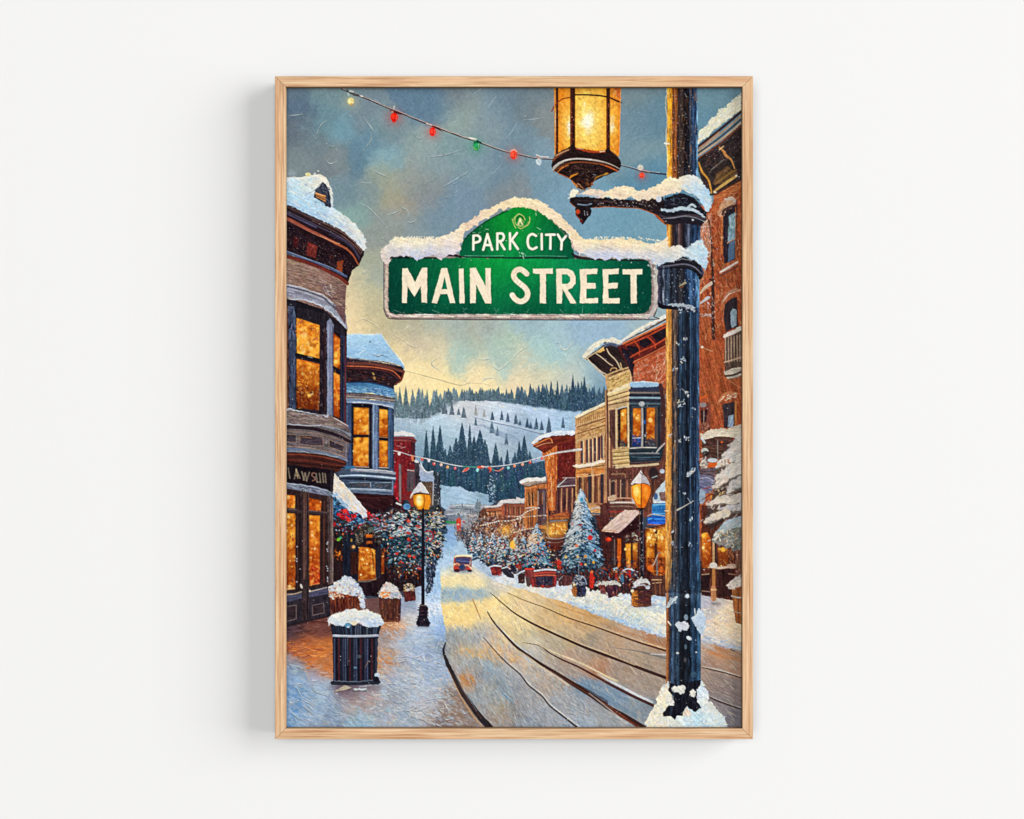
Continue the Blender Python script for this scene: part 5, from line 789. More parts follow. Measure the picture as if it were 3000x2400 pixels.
S([830, 820, 836, 1330], 20, (224, 198, 156), 1, False); S([850, 850, 854, 1330], 14, (36, 34, 42), .9, False)
for q, s in (([890, 868, 984, 872, 978, 1206, 886, 1210], 0), ([1048, 858, 1146, 862, 1142, 1240, 1046, 1232], 1)): glass(q, (224, 128, 36), (170, 76, 26))
F([884, 1210, 978, 1206, 975, 1318, 882, 1316], (38, 66, 130), 1, .2, 60); D([886, 1180, 976, 1180, 976, 1310, 886, 1310], 24, [(60, 100, 180), (40, 50, 90), (140, 90, 90), (40, 44, 60)], (12, 30), (9, 14), 60, 40); S([884, 1220, 976, 1216], 10, (206, 206, 214)); D([1046, 1230, 1142, 1220, 1140, 1310, 1046, 1310], 24, [(90, 50, 40), (60, 64, 74), (120, 130, 134)], (12, 30), (9, 14), 40, 40)
E(935, 985, 22, 20, (255, 214, 130), .85, soft=1); E(1090, 1010, 26, 26, (255, 224, 140), .9, soft=1)
S([996, 820, 1000, 1080, 994, 1330], 24, (170, 164, 160), 1, False); S([1020, 850, 1020, 1320], 20, (34, 36, 48), .95, False); S([1164, 860, 1164, 1330], 24, (86, 72, 66), 1, False); S([1192, 850, 1194, 1330], 16, (34, 36, 44), .9, False); E(990, 818, 36, 30, (190, 196, 196), .8); E(1024, 1030, 12, 26, (50, 100, 170), .9); E(1030, 1190, 10, 18, (200, 200, 200), .7); S([880, 850, 1000, 856, 1180, 850], 14, (64, 84, 92), .9)
F([640, 1358, 840, 1338, 850, 1560, 690, 1586, 660, 1480], (206, 174, 118), 1, .14, -5)
for y in (1384, 1432, 1470, 1520): S([648, y + 8, 842, y - 10], 10, (128, 90, 60), .9, False); S([650, y + 24, 842, y + 6], 8, (236, 208, 160), .8, False)
F([844, 1340, 1250, 1330, 1234, 1420, 1210, 1510, 850, 1524], (42, 52, 62), 1, .16, 0); S([850, 1340, 1010, 1330, 1160, 1332], 14, (190, 184, 176)); S([850, 1400, 1030, 1396, 1190, 1398], 18, (122, 126, 132)); S([860, 1440, 1030, 1446, 1200, 1440], 9, (80, 110, 124)); S([850, 1380, 1190, 1376], 10, (28, 32, 40)); S([850, 1510, 1040, 1500, 1210, 1496], 12, (90, 70, 64))
S([690, 1572, 850, 1550, 1000, 1542, 1180, 1524], 26, (206, 184, 148)); S([690, 1590, 860, 1574, 1100, 1560, 1200, 1540], 9, (80, 54, 48)); S([1160, 1390, 1200, 1340, 1260, 1280], [10, 20, 14], (196, 190, 180), .9)
# storey below the bay
T(1633, 1339)
F([590, 120, 700, 130, 1275, 100, 1275, 640, 900, 640, 590, 700], (98, 60, 52), 1, .18, 90); D([600, 130, 1270, 110, 1270, 560, 600, 620], 260, [(126, 80, 66), (74, 46, 44), (150, 104, 84), (90, 56, 50)], (20, 60), (8, 13), 90, 20, (.4, .8))
S([640, 200, 780, 196, 800, 230], 18, (150, 112, 88)); S([640, 260, 900, 250], 9, (70, 44, 42), .8)
for x, w, c in ((615, 16, (190, 150, 120)), (650, 44, (56, 44, 46)), (690, 20, (170, 120, 96)), (726, 18, (80, 50, 46)), (742, 12, (190, 150, 120)), (778, 44, (60, 46, 48)), (820, 18, (160, 110, 86)), (850, 24, (90, 56, 48)), (1120, 30, (60, 40, 42)), (1180, 24, (90, 56, 50))): S([x, 270, x, 480], w, c, .9, False)
S([636, 290, 656, 270, 680, 290], 9, (190, 160, 130), .8); F([590, 470, 650, 440, 690, 440, 700, 490, 640, 520, 600, 520], (206, 176, 146), 1, .12, -20); S([600, 490, 760, 480, 870, 482], 12, (196, 150, 120)); S([610, 536, 760, 530, 890, 534], 20, (206, 192, 180)); F([600, 552, 900, 548, 900, 620, 600, 640], (90, 56, 50), 1, .18, 0); S([610, 580, 740, 574, 890, 580], 10, (150, 130, 116), .8); S([600, 640, 740, 640, 820, 620], 14, (170, 50, 46), .9)
E(1130, 190, 60, 70, (38, 30, 36), .8, soft=1); E(1230, 165, 30, 26, (190, 204, 216), .9); S([1115, 240, 1170, 220], 14, (190, 196, 200), .8); F([500, 560, 620, 520, 620, 900, 520, 900], (80, 42, 40), .9, .2, 80)
# blue stall and snow to the right of the lamp
F([1120, 500, 1150, 400, 1200, 340, 1270, 270, 1275, 540, 1130, 545], (182, 196, 206), 1, .08, -45, 1.2); F([1195, 415, 1275, 400, 1275, 520, 1210, 515], (120, 90, 90), 1, .14, 0); E(1155, 460, 24, 40, (50, 90, 140), .95)
F([1112, 545, 1275, 535, 1275, 700, 1105, 700], (46, 116, 176), 1, .16, 0); F([1060, 705, 1130, 690, 1275, 700, 1275, 780, 1150, 800, 1060, 780], (40, 92, 190), 1, .2, 0); S([1130, 560, 1265, 555], 12, (120, 180, 214)); S([1125, 620, 1260, 615], 9, (30, 80, 140)); S([1120, 660, 1260, 660], 10, (100, 160, 206)); S([1070, 730, 1110, 720], 16, (90, 170, 230)); S([1140, 724, 1260, 730], 14, (70, 150, 230), .9); S([1060, 690, 1120, 670, 1260, 690], 12, (190, 180, 170), .9); S([1060, 790, 1275, 800], 14, (190, 100, 50), .8); S([1130, 530, 1265, 528], 12, (220, 228, 232))
# lit shop front
F([520, 860, 960, 860, 1275, 780, 1275, 1560, 1100, 1620, 540, 1480], (66, 34, 34), 1, .2, 90)
F([1035, 850, 1275, 790, 1275, 1400, 1160, 1420, 1040, 1280], (150, 78, 30), 1, .2, 80); glass([1050, 870, 1140, 850, 1136, 1190, 1050, 1210], (240, 180, 66), (190, 100, 30)); glass([1176, 850, 1275, 830, 1275, 1180, 1180, 1170], (232, 160, 56), (190, 96, 30)); S([1155, 830, 1156, 1200], 26, (70, 40, 32), .95, False); S([1040, 830, 1140, 850, 1275, 820], 12, (190, 130, 70), .8)
D([1050, 840, 1270, 800, 1270, 1000, 1050, 1020], 50, [(255, 214, 120), (226, 150, 60), (200, 110, 40)], (12, 34), (10, 16), 90, 30, (.5, .9)); E(1078, 946, 24, 22, (255, 236, 170), .95, soft=.8); E(1228, 946, 20, 26, (255, 226, 150), .9, soft=.8); E(1140, 860, 16, 14, (250, 230, 180), .9)
F([1060, 1180, 1275, 1180, 1275, 1380, 1080, 1340], (126, 58, 26), .9, .2, 70); D([1050, 1200, 1270, 1200, 1270, 1400, 1080, 1340], 50, [(190, 90, 34), (100, 44, 24), (226, 130, 50), (70, 34, 28)], (14, 40), (10, 16), 80, 40); E(1090, 1300, 40, 40, (226, 110, 36), .9, soft=1); E(1220, 1320, 24, 40, (220, 110, 40), .8, soft=1)
S([1180, 1140, 1140, 1240, 1110, 1280], 14, (190, 180, 170), .8); S([1170, 1200, 1170, 1400], 18, (110, 120, 126), .8); S([1180, 1120, 1220, 1120], 9, (130, 120, 130))
F([700, 960, 752, 955, 745, 1280, 712, 1300], (206, 98, 32), 1, .14, 90); glass([800, 1020, 862, 1010, 860, 1310, 812, 1320], (240, 160, 50), (200, 104, 30)); glass([885, 1010, 940, 1000, 936, 1300, 890, 1310], (214, 140, 54), (150, 76, 30)); S([640, 960, 660, 1300], 40, (60, 40, 42), .9, False); S([670, 970, 676, 1300], 12, (120, 110, 100), .8, False); S([770, 960, 770, 1340], 44, (56, 28, 28), .9, False); E(800, 1080, 16, 18, (255, 210, 120), .9); E(600, 965, 36, 26, (206, 50, 30), .95); E(605, 960, 16, 12, (240, 96, 50)); D([780, 920, 940, 880, 960, 1000, 800, 1010], 40, [(130, 130, 110), (60, 60, 56), (190, 190, 180), (110, 50, 40)], (12, 28), (9, 14), 30, 50)
F([520, 858, 660, 720, 790, 618, 880, 622, 952, 628, 962, 664, 860, 770, 718, 892, 620, 886, 530, 880], (226, 202, 178), 1, .08, -38, .8, grad=((206, 180, 176), (600, 700), (760, 860))); D([540, 855, 800, 625, 950, 640, 715, 880], 80, [(240, 216, 184), (206, 178, 168), (228, 200, 190), (190, 160, 150)], (30, 80), (7, 11), -38, 8, (.4, .85))
for o in (0, 60, 120, 190): S([560 + o * .9, 866, 700 + o, 760, 820 + o * .75, 640], 6, (176, 140, 124), .7)
S([524, 876, 620, 886, 716, 896, 860, 772, 958, 674], 12, (74, 34, 32)); F([560, 890, 720, 898, 960, 684, 960, 850, 860, 880, 740, 950, 560, 930], (50, 24, 28), 1, .16, -20); S([520, 862, 600, 860, 700, 874], 8, (206, 130, 80))
D([540, 1200, 1000, 1180, 1040, 1450, 1000, 1580, 700, 1600, 560, 1560], 170, [(60, 34, 36), (90, 44, 40), (34, 26, 32), (50, 70, 90), (130, 60, 40)], (14, 40), (9, 15), 80, 40)
F([1100, 1400, 1275, 1380, 1275, 1640, 1110, 1620], (84, 52, 46), 1, .2, 90); S([1110, 1440, 1220, 1440], 14, (190, 150, 110)); S([1120, 1480, 1220, 1470], 10, (206, 170, 130)); S([1200, 1440, 1206, 1600], 12, (140, 90, 66)); S([1150, 1480, 1150, 1600], 20, (120, 76, 60))
# shoppers and goods
for x, y, s, c in ((840, 1340, 1, (190, 50, 44)), (690, 1400, .9, (160, 46, 40)), (520, 1320, 1.1, (200, 84, 44)), (400, 1420, 1.2, (206, 52, 36)), (760, 1420, 1, (70, 120, 150))):
    S([x, y - 40 * s, x + 4, y + 60 * s], [30 * s, 60 * s, 44 * s], c, .9); E(x, y - 64 * s, 18 * s, 20 * s, (190, 140, 110), .9); S([x - 10, y + 60 * s, x - 8, y + 120 * s], 26 * s, (40, 30, 40), .9)
D([440, 1300, 950, 1290, 950, 1500, 460, 1500], 120, [(206, 60, 44), (60, 110, 140), (230, 220, 210), (90, 40, 36), (200, 120, 60), (40, 34, 44)], (10, 26), (9, 14), 40, 60)
S([770, 1330, 830, 1310, 900, 1330], 14, (200, 216, 226), .9); S([660, 1310, 700, 1300], 14, (150, 200, 220), .9)
F([440, 1500, 480, 1460, 560, 1450, 660, 1440, 740, 1480, 750, 1510, 620, 1510, 480, 1530], (206, 200, 190), 1, .1, 10, 1); F([480, 1500, 560, 1500, 570, 1610, 510, 1600], (110, 50, 46), 1, .2, 80); F([570, 1500, 720, 1500, 712, 1620, 600, 1660], (62, 36, 52), 1, .2, 80); D([480, 1500, 720, 1500, 710, 1640, 500, 1610], 40, [(130, 60, 56), (90, 60, 90), (190, 120, 90), (50, 36, 50)], (12, 26), (8, 12), 80, 40); S([440, 1510, 450, 1470, 500, 1456], 12, (150, 166, 176))
S([770, 1500, 772, 1600], 20, (44, 30, 36)); D([740, 1480, 880, 1480, 880, 1590, 760, 1600], 26, [(50, 34, 36), (110, 50, 46), (34, 40, 56)], (14, 40), (9, 14), 90, 20)

# ---------------------------------------------------------------- small trees, cars and people along the right kerb
T(1236, 1339)
ROW = [480, 820, 560, 700, 640, 620, 760, 700, 860, 820, 1000, 850, 1140, 880, 1340, 800, 1480, 900, 1500, 1100, 1600, 1180, 1700, 1240, 1780, 1480, 1580, 1500, 1260, 1420, 1000, 1370, 860, 1340, 740, 1260, 640, 1180, 560, 1100, 400, 980, 380, 900]
D(ROW, 900, [(64, 50, 52), (40, 42, 54), (110, 96, 92), (160, 150, 146), (60, 90, 114), (200, 196, 190), (130, 84, 66), (34, 30, 40), (90, 110, 124), (150, 110, 84)], (10, 28), (7, 12), 30, 60, (.6, 1))
D([380, 860, 560, 700, 700, 800, 760, 900, 700, 1080, 560, 1080, 400, 980], 200, [(150, 150, 156), (110, 110, 120), (190, 190, 192), (96, 90, 96), (170, 130, 110)], (8, 22), (6, 10), 60, 50, (.5, .9))
F([560, 1080, 640, 1120, 760, 1200, 900, 1240, 1100, 1260, 1500, 1260, 1560, 1180, 1500, 1320, 1240, 1330, 1000, 1330, 820, 1300, 680, 1200], (30, 32, 46), .75, .3, 20, 2)
def tree(x, top, base, w, n=14, red=10, dk=(34, 50, 66)):
    """decorated fir: drooping boughs, cream snow on the lit left, blue on the right"""
    h = base - top
    F([x, top, x - w * .14, top + h * .22, x - w * .3, top + h * .5, x - w * .46, base - h * .08, x, base, x + w * .46, base - h * .08, x + w * .3, top + h * .5, x + w * .14, top + h * .22], dk, 1, .3, 30, 2)
    for k in range(n):
        f = (k + .5) / n; y = top + h * f * .96
        for rep in range(3 + int(f * 4)):
            for s in (-1, 1):
                l = w * .5 * (f ** .8 * .95 + .05) * R.uniform(.45, 1.12); yy = y + R.gauss(0, h * .02); dr = h * .05 * R.uniform(.5, 1.5) + l * .16
                bw = max(13, h * .034 * R.uniform(.6, 1.2)); x0 = x + s * l * R.uniform(0, .5)
                S([x0, yy + bw * .7, x + s * l, yy + dr + bw * .8], [bw, bw * .7], (24, 34, 48), .7)
                g_ = f + R.gauss(0, .12)
                if g_ < .7: c = R.choice([(228, 222, 208), (206, 204, 198), (150, 160, 166), (190, 196, 200)] if s < R.uniform(-.6, .6) else [(146, 182, 212), (112, 150, 184), (184, 204, 220), (84, 120, 158)])
                else: c = R.choice([(86, 134, 160), (130, 172, 190), (56, 84, 104), (166, 198, 210), (66, 108, 132)])
                S([x0, yy, x + s * (l * .6), yy + dr * .35, x + s * l, yy + dr], [bw * .5, bw * .85, bw * .3], c, R.uniform(.6, .95), jit=.35)
    for i in range(int(w * h / 700)):
        f = R.random() ** .7; s = R.uniform(-1, 1)
        c = R.choice([(236, 230, 218), (210, 210, 208), (180, 196, 208)] if s < R.uniform(-.5, .7) else [(160, 194, 220), (120, 160, 194), (196, 214, 226), (70, 110, 146)])
        if f > .72 and R.random() < .6: c = R.choice([(90, 140, 164), (140, 178, 196), (46, 72, 92), (30, 44, 60)])
        q = cv([x + s * w * .5 * (f ** .85) * R.uniform(.75, 1.05), top + h * (f * .94 + .01)])[0]
        dab(q[0], q[1], px(R.uniform(10, 26)), px(R.uniform(8, 13)), math.radians((155 if s < 0 else 28) + R.gauss(0, 22)), c, R.uniform(.4, .9))
    for i in range(red):
        f = R.uniform(.3, .98); s = R.uniform(-.8, .8); E(x + s * w * .45 * f, top + h * f, 9, 9, R.choice([(204, 52, 44), (216, 110, 56), (226, 176, 100), (180, 40, 50)]), .9)
for q in ((600, 880, 1120, 150), (690, 890, 1190, 210), (760, 920, 1210, 180), (830, 890, 1240, 250), (910, 930, 1260, 200), (980, 900, 1290, 280), (1090, 940, 1280, 230), (1190, 930, 1280, 240), (1270, 920, 1290, 200)): tree(*q, n=8, red=5, dk=(44, 46, 56))
D([560, 1000, 760, 960, 1300, 960, 1500, 1100, 1500, 1300, 900, 1290, 640, 1160], 200, [(30, 32, 44), (50, 46, 54), (60, 80, 100), (90, 70, 64), (24, 26, 36)], (12, 32), (8, 13), 40, 50, (.5, .9))
tree(1345, 780, 1280, 390, n=11, red=8)
D([1240, 900, 1420, 900, 1400, 1000, 1240, 1040], 50, [(240, 214, 176), (226, 190, 150), (206, 150, 110)], (16, 40), (8, 12), 150, 20)
F([1030, 1000, 1060, 970, 1085, 1000, 1085, 1060, 1060, 1080, 1040, 1060], (250, 180, 60), 1, .08, 90); glow(1062, 1020, 34, (255, 200, 90), .6); S([1050, 960, 1075, 930, 1085, 900], 26, (150, 70, 40), .8); glow(985, 850, 44, (250, 190, 80), .85); D([940, 820, 1040, 800, 1030, 880, 950, 900], 16, [(240, 180, 80), (200, 120, 50)], (12, 28), (9, 13), -40, 30)
for sgm in ([690, 800, 800, 770, 900, 745], [900, 745, 1050, 740, 1200, 700, 1450, 680], [1020, 690, 1150, 690, 1240, 630, 1370, 590], [1080, 880, 1180, 850, 1300, 830]):
    S(sgm, 8, (200, 186, 170), .8); p = smooth(cv(sgm), 8)
    for q in p[::2]: dab(q[0], q[1] + 1, 1.6, 1.8, 0, R.choice([(246, 236, 214), (220, 170, 120), (230, 226, 226)]), .9)
for n, cs in ((60, [(206, 56, 46), (190, 40, 44)]), (44, [(232, 150, 80), (246, 200, 120)]), (50, [(230, 228, 226)]), (26, [(60, 120, 190), (60, 160, 150)])): D([560, 1060, 760, 1000, 1500, 1000, 1720, 1180, 1700, 1330, 1300, 1320, 860, 1310, 640, 1170], n, cs, (6, 12), (8, 13), 0, 80, (.8, 1), 8)
for st, n in (([560, 700, 760, 640, 960, 690, 1220, 690, 1220, 960, 860, 980, 620, 900], 150), ([600, 860, 900, 820, 1480, 860, 1480, 1000, 900, 1000, 640, 1040], 130)):
    D(st, n, [(232, 224, 212), (246, 206, 140), (196, 190, 188), (220, 150, 90), (60, 40, 42)], (4, 12), (5, 9), 60, 60, (.5, .95))
for x, y, h in ((1255, 420, 120), (1300, 425, 110), (1400, 420, 130), (800, 640, 50), (860, 636, 50), (1020, 590, 80), (1080, 590, 80), (1140, 590, 80)):
    S([x, y, x, y + h], 15, (56, 34, 36), .8, False); S([x + 12, y - 4, x + 12, y + h], 6, (226, 176, 120), .7, False)
# cars and barrels at the kerb
E(860, 1385, 90, 16, (120, 140, 166), .6, soft=2)
F([795, 1290, 830, 1275, 930, 1280, 935, 1370, 900, 1390, 820, 1384], (110, 40, 42), 1, .2, 0); S([790, 1290, 850, 1274, 930, 1282], 16, (214, 214, 218)); D([800, 1300, 930, 1300, 930, 1384, 820, 1384], 18, [(170, 50, 44), (70, 34, 40), (190, 90, 70)], (12, 24), (8, 12), 80, 40)
F([940, 1310, 990, 1300, 1080, 1380, 1076, 1420, 1000, 1410, 950, 1360], (52, 50, 62), 1, .2, 40); S([940, 1304, 1000, 1290, 1030, 1310], 16, (214, 220, 226)); E(1135, 1280, 30, 30, (186, 44, 40), .95); D([960, 1150, 1180, 1150, 1180, 1300, 960, 1300], 30, [(120, 60, 44), (40, 34, 44), (150, 90, 60)], (16, 40), (9, 14), 80, 30)
F([1125, 1400, 1150, 1370, 1200, 1370, 1210, 1470, 1180, 1490, 1130, 1480], (60, 34, 40), 1, .2, 0, grad=((80, 50, 50), (0, 1370), (0, 1490))); S([1090, 1390, 1160, 1350, 1210, 1330], 18, (206, 216, 224), .9); F([1205, 1310, 1320, 1306, 1300, 1400, 1290, 1500, 1230, 1510, 1215, 1440], (116, 52, 50), 1, .2, 60); S([1215, 1314, 1310, 1310], 16, (230, 70, 50)); S([1240, 1420, 1250, 1500], 44, (86, 66, 66), .9)
F([1284, 1520, 1292, 1420, 1312, 1360, 1345, 1322, 1450, 1316, 1568, 1326, 1584, 1400, 1576, 1516, 1500, 1536, 1330, 1530], (112, 48, 50), 1, .14, 0, .6); F([1330, 1404, 1540, 1400, 1530, 1500, 1350, 1510], (46, 44, 62), 1, .2, 60); S([1320, 1336, 1450, 1318, 1570, 1326], 20, (206, 208, 216)); S([1310, 1372, 1440, 1352, 1570, 1360], 13, (190, 72, 54)); S([1316, 1395, 1440, 1384, 1570, 1388], 9, (226, 120, 80), .9); S([1296, 1440, 1304, 1520], 16, (190, 60, 56)); S([1566, 1400, 1560, 1500], 14, (180, 56, 60)); D([1340, 1410, 1530, 1410, 1520, 1520, 1350, 1520], 30, [(60, 66, 92), (30, 26, 40), (84, 80, 100), (120, 60, 56)], (10, 22), (8, 12), 85, 16); E(1415, 1515, 16, 16, (190, 60, 40), .9)
F([1580, 1380, 1640, 1350, 1760, 1380, 1780, 1490, 1620, 1520], (70, 44, 46), 1, .25, 80, 1.5); D([1580, 1200, 1780, 1180, 1780, 1500, 1600, 1500], 120, [(130, 54, 44), (44, 30, 36), (96, 60, 52), (60, 70, 84), (170, 150, 140)], (14, 40), (9, 14), 70, 40); S([1600, 1210, 1610, 1290], [30, 44], (190, 48, 36), .9); S([1630, 1290, 1620, 1330], 34, (186, 54, 44), .9); S([1690, 1370, 1740, 1320], 10, (206, 190, 150), .8); S([1590, 1340, 1640, 1370], 14, (206, 210, 214), .9)
# big decorated fir
T(1633, 1339)
tree(285, 385, 1330, 590, n=17, red=0); D([20, 1180, 560, 1180, 540, 1340, 60, 1360], 170, [(30, 44, 60), (60, 96, 120), (24, 28, 40), (110, 150, 168), (44, 40, 50)], (12, 30), (8, 13), 30, 50)
E(280, 470, 40, 60, (176, 206, 226), .9, soft=1); S([270, 390, 285, 440], [6, 30], (206, 216, 222)); E(285, 500, 20, 24, (70, 150, 190), .9)
for x, y, r, c in ((385, 945, 30, (206, 44, 40)), (225, 1040, 18, (220, 110, 60)), (440, 1095, 16, (190, 40, 44)), (280, 1255, 18, (200, 50, 40)), (425, 1235, 16, (226, 160, 50)), (275, 795, 14, (170, 60, 60)), (180, 780, 12, (190, 100, 80)), (400, 860, 14, (170, 60, 60)), (100, 1170, 18, (230, 190, 120)), (330, 1165, 18, (220, 140, 60)), (20, 1240, 30, (196, 50, 36)), (240, 1170, 16, (226, 180, 110)), (330, 1260, 14, (240, 190, 110)), (40, 1300, 24, (190, 60, 40)), (485, 1160, 22, (170, 200, 226))): E(x, y, r, r, c, .95, soft=.5)
D([0, 1280, 560, 1300, 560, 1480, 0, 1500], 150, [(34, 28, 36), (60, 40, 44), (96, 56, 50), (150, 60, 44), (40, 60, 80), (26, 24, 34)], (14, 40), (9, 15), 80, 40); S([250, 1260, 250, 1400], 8, (150, 160, 170), .8, False)
F([370, 1360, 420, 1350, 440, 1440, 420, 1540, 385, 1540], (190, 48, 36), .95, .16, 90, 1); E(405, 1345, 18, 18, (220, 120, 70), .9)
# barrels
for (x, y0, y1, w) in ((258, 1380, 1640, 170),):
    F([x - w / 2, y0 + 110, x - 60, y0 + 40, x - 10, y0, x + 40, y0 + 30, x + w / 2, y0 + 100, x + w / 2 - 6, y1 - 30, x + 50, y1, x - 60, y1, x - w / 2 + 6, y1 - 30], (48, 46, 66), 1, .2, 80, 1)
    F([x - w / 2, y0 + 120, x - 30, y0 + 140, x - 36, y1, x - w / 2 + 10, y1 - 20], (166, 100, 50), .9, .2, 90, 1.2); D([x - 70, y0 + 10, x + 40, y0 + 10, x + 80, y0 + 120, x - 80, y0 + 130], 34, [(214, 206, 186), (190, 200, 210), (110, 120, 140)], (14, 30), (10, 15), 20, 40); D([x - 20, y0 + 110, x + 80, y0 + 110, x + 70, y1, x - 20, y1], 26, [(34, 34, 52), (70, 84, 120), (50, 40, 50)], (14, 34), (9, 14), 20, 40); S([x - 10, y0 + 10, x + 60, y0 + 40, x + 84, y0 + 110], 12, (150, 176, 206), .9)
    E(x - 60, y0 + 115, 16, 14, (250, 226, 170), .95)
F([40, 1400, 140, 1390, 150, 1500, 60, 1520], (84, 50, 48), 1, .2, 90); S([20, 1440, 60, 1400], 10, (150, 160, 170), .8)
# small car driving up the street
T(1236, 1339)
E(480, 1340, 130, 18, (110, 136, 166), .8, soft=2)
F([374, 1200, 390, 1160, 480, 1152, 570, 1156, 584, 1200, 588, 1320, 560, 1346, 536, 1330, 450, 1332, 430, 1352, 384, 1346, 366, 1310], (126, 74, 76), 1, .14, 0, .6)
S([386, 1176, 400, 1162, 480, 1154, 574, 1162], 22, (242, 220, 176)); F([388, 1184, 566, 1182, 560, 1250, 470, 1246, 400, 1236], (66, 68, 108), 1, .14, 10); S([400, 1206, 470, 1222, 556, 1226], 10, (110, 116, 156), .8); S([380, 1180, 374, 1290], 13, (190, 90, 60)); S([576, 1184, 560, 1260], 12, (150, 90, 80)); S([568, 1220, 562, 1260], 6, (230, 226, 220))
S([380, 1260, 420, 1250, 450, 1280], 20, (226, 150, 110)); E(400, 1300, 30, 22, (206, 70, 54), .95); E(555, 1300, 30, 24, (200, 60, 54), .95); S([500, 1270, 540, 1270, 580, 1310], 18, (236, 190, 160)); E(470, 1290, 36, 34, (44, 64, 100), .95); E(410, 1330, 34, 18, (60, 36, 44), .95); E(560, 1334, 28, 14, (50, 34, 44), .95); E(380, 1256, 8, 10, (250, 230, 190)); E(575, 1298, 10, 9, (250, 220, 190))
# right-hand lamp post
T(1633, 1339)
S([985, 590, 985, 1000, 990, 1420], [40, 40, 46], (32, 26, 32), 1, False); S([966, 640, 968, 1400], 8, (110, 76, 62), .8, False); S([1006, 620, 1008, 1380], 7, (84, 96, 116), .7, False); D([970, 640, 1004, 640, 1008, 1380, 972, 1380], 30, [(210, 212, 216), (90, 70, 70), (150, 150, 160)], (6, 16), (6, 9), 90, 30)
glow(980, 430, 90, (250, 160, 60), .4)
F([866, 330, 980, 306, 1090, 326, 1104, 410, 1066, 540, 1010, 604, 960, 600, 900, 520, 872, 440], (226, 112, 30), 1, .08, 90, .3); F([880, 330, 976, 312, 978, 560, 930, 540, 890, 460], (255, 172, 54), 1, .08, 90, .3); E(930, 400, 32, 62, (255, 224, 130), .9, soft=1.4); E(1040, 420, 34, 80, (246, 150, 50), .85, soft=1.6); S([984, 305, 984, 600], 9, (74, 36, 22), 1, False); S([866, 330, 880, 480, 950, 596], 12, (206, 150, 90), .8); S([1096, 340, 1100, 420, 1050, 560], 12, (96, 50, 36), .9); S([862, 334, 980, 300, 1096, 330], 14, (90, 54, 40)); E(890, 520, 14, 34, (196, 196, 196), .8, rot=-25)
F([864, 328, 884, 280, 924, 226, 962, 190, 980, 148, 1000, 206, 1040, 232, 1070, 280, 1088, 330, 1060, 312, 985, 298, 900, 312], (218, 212, 208), 1, .06, 60, .8); F([985, 200, 1060, 260, 1084, 322, 1040, 304, 985, 296], (172, 164, 172), .8, .06, 60, .8); S([884, 290, 940, 216, 976, 170], 10, (246, 234, 214), .9); S([972, 180, 1000, 210], 8, (60, 50, 54))
S([940, 604, 1020, 604], 20, (40, 30, 32)); S([940, 1180, 1030, 1180], 10, (120, 100, 90), .8)
F([890, 1500, 920, 1440, 985, 1400, 1050, 1440, 1092, 1490, 1102, 1560, 1090, 1600, 1100, 1740, 870, 1740, 876, 1600, 868, 1560], (86, 52, 42), 1, .18, 0, .8); F([890, 1490, 960, 1420, 985, 1400, 1060, 1450, 1096, 1500, 1060, 1490, 985, 1480, 910, 1530], (206, 204, 200), 1, .1, 0, 1.2)
T(1633, 1699)
E(1000, 300, 160, 22, (150, 140, 150), .7, soft=2)
F([872, 110, 1104, 100, 1100, 290, 1060, 320, 900, 322, 876, 290], (82, 46, 40), 1, .16, 0, .6); F([868, 140, 940, 120, 950, 310, 880, 300], (190, 116, 46), 1, .18, 90, 1); F([950, 110, 1104, 104, 1098, 296, 960, 300], (72, 40, 46), .9, .16, 0); D([880, 110, 1100, 110, 1095, 300, 885, 300], 50, [(110, 60, 44), (60, 34, 38), (140, 84, 50)], (20, 60), (8, 13), 5, 12); S([880, 100, 990, 120, 1100, 96], 22, (52, 36, 38)); S([890, 90, 985, 60, 1090, 84], 18, (190, 196, 204), .8, jit=.8); E(880, 130, 20, 20, (240, 226, 190), .9); E(1060, 95, 26, 16, (226, 232, 236), .9); S([890, 200, 1090, 190], 9, (50, 30, 34), .7); S([960, 310, 1090, 296], 9, (150, 90, 60), .7)

# ---------------------------------------------------------------- right edge: orange brick corner building and snowy fir
T(1633, 617)
F([1660, -60, 2160, -160, 2160, 4100, 1660, 4100], (158, 82, 50), 1, .18, 80)
D([1670, 0, 2160, -60, 2160, 1500, 1670, 1560], 680, [(180, 98, 58), (140, 70, 44), (200, 120, 72), (122, 60, 44), (166, 86, 54), (104, 56, 46), (196, 146, 108)], (20, 60), (8, 14), 80, 26, (.4, .85))
F([1660, 100, 1740, 60, 1810, 0, 1800, 520, 1720, 760, 1670, 900], (172, 116, 88), 1, .2, 70, 1); D([1670, 60, 1800, 20, 1800, 500, 1670, 800], 110, [(200, 160, 136), (206, 120, 74), (150, 100, 84), (220, 196, 176), (160, 130, 130)], (18, 50), (8, 13), 110, 30)
S([1785, 100, 1812, 500, 1822, 900, 1828, 1400, 1830, 1500], [14, 22, 34, 40, 30], (60, 38, 38), .9, jit=.6); S([1790, 160, 1800, 500], 7, (200, 160, 130), .7); D([1795, 300, 1835, 300, 1850, 1480, 1800, 1480], 60, [(150, 100, 80), (36, 26, 30), (196, 180, 170)], (10, 30), (7, 11), 90, 30)
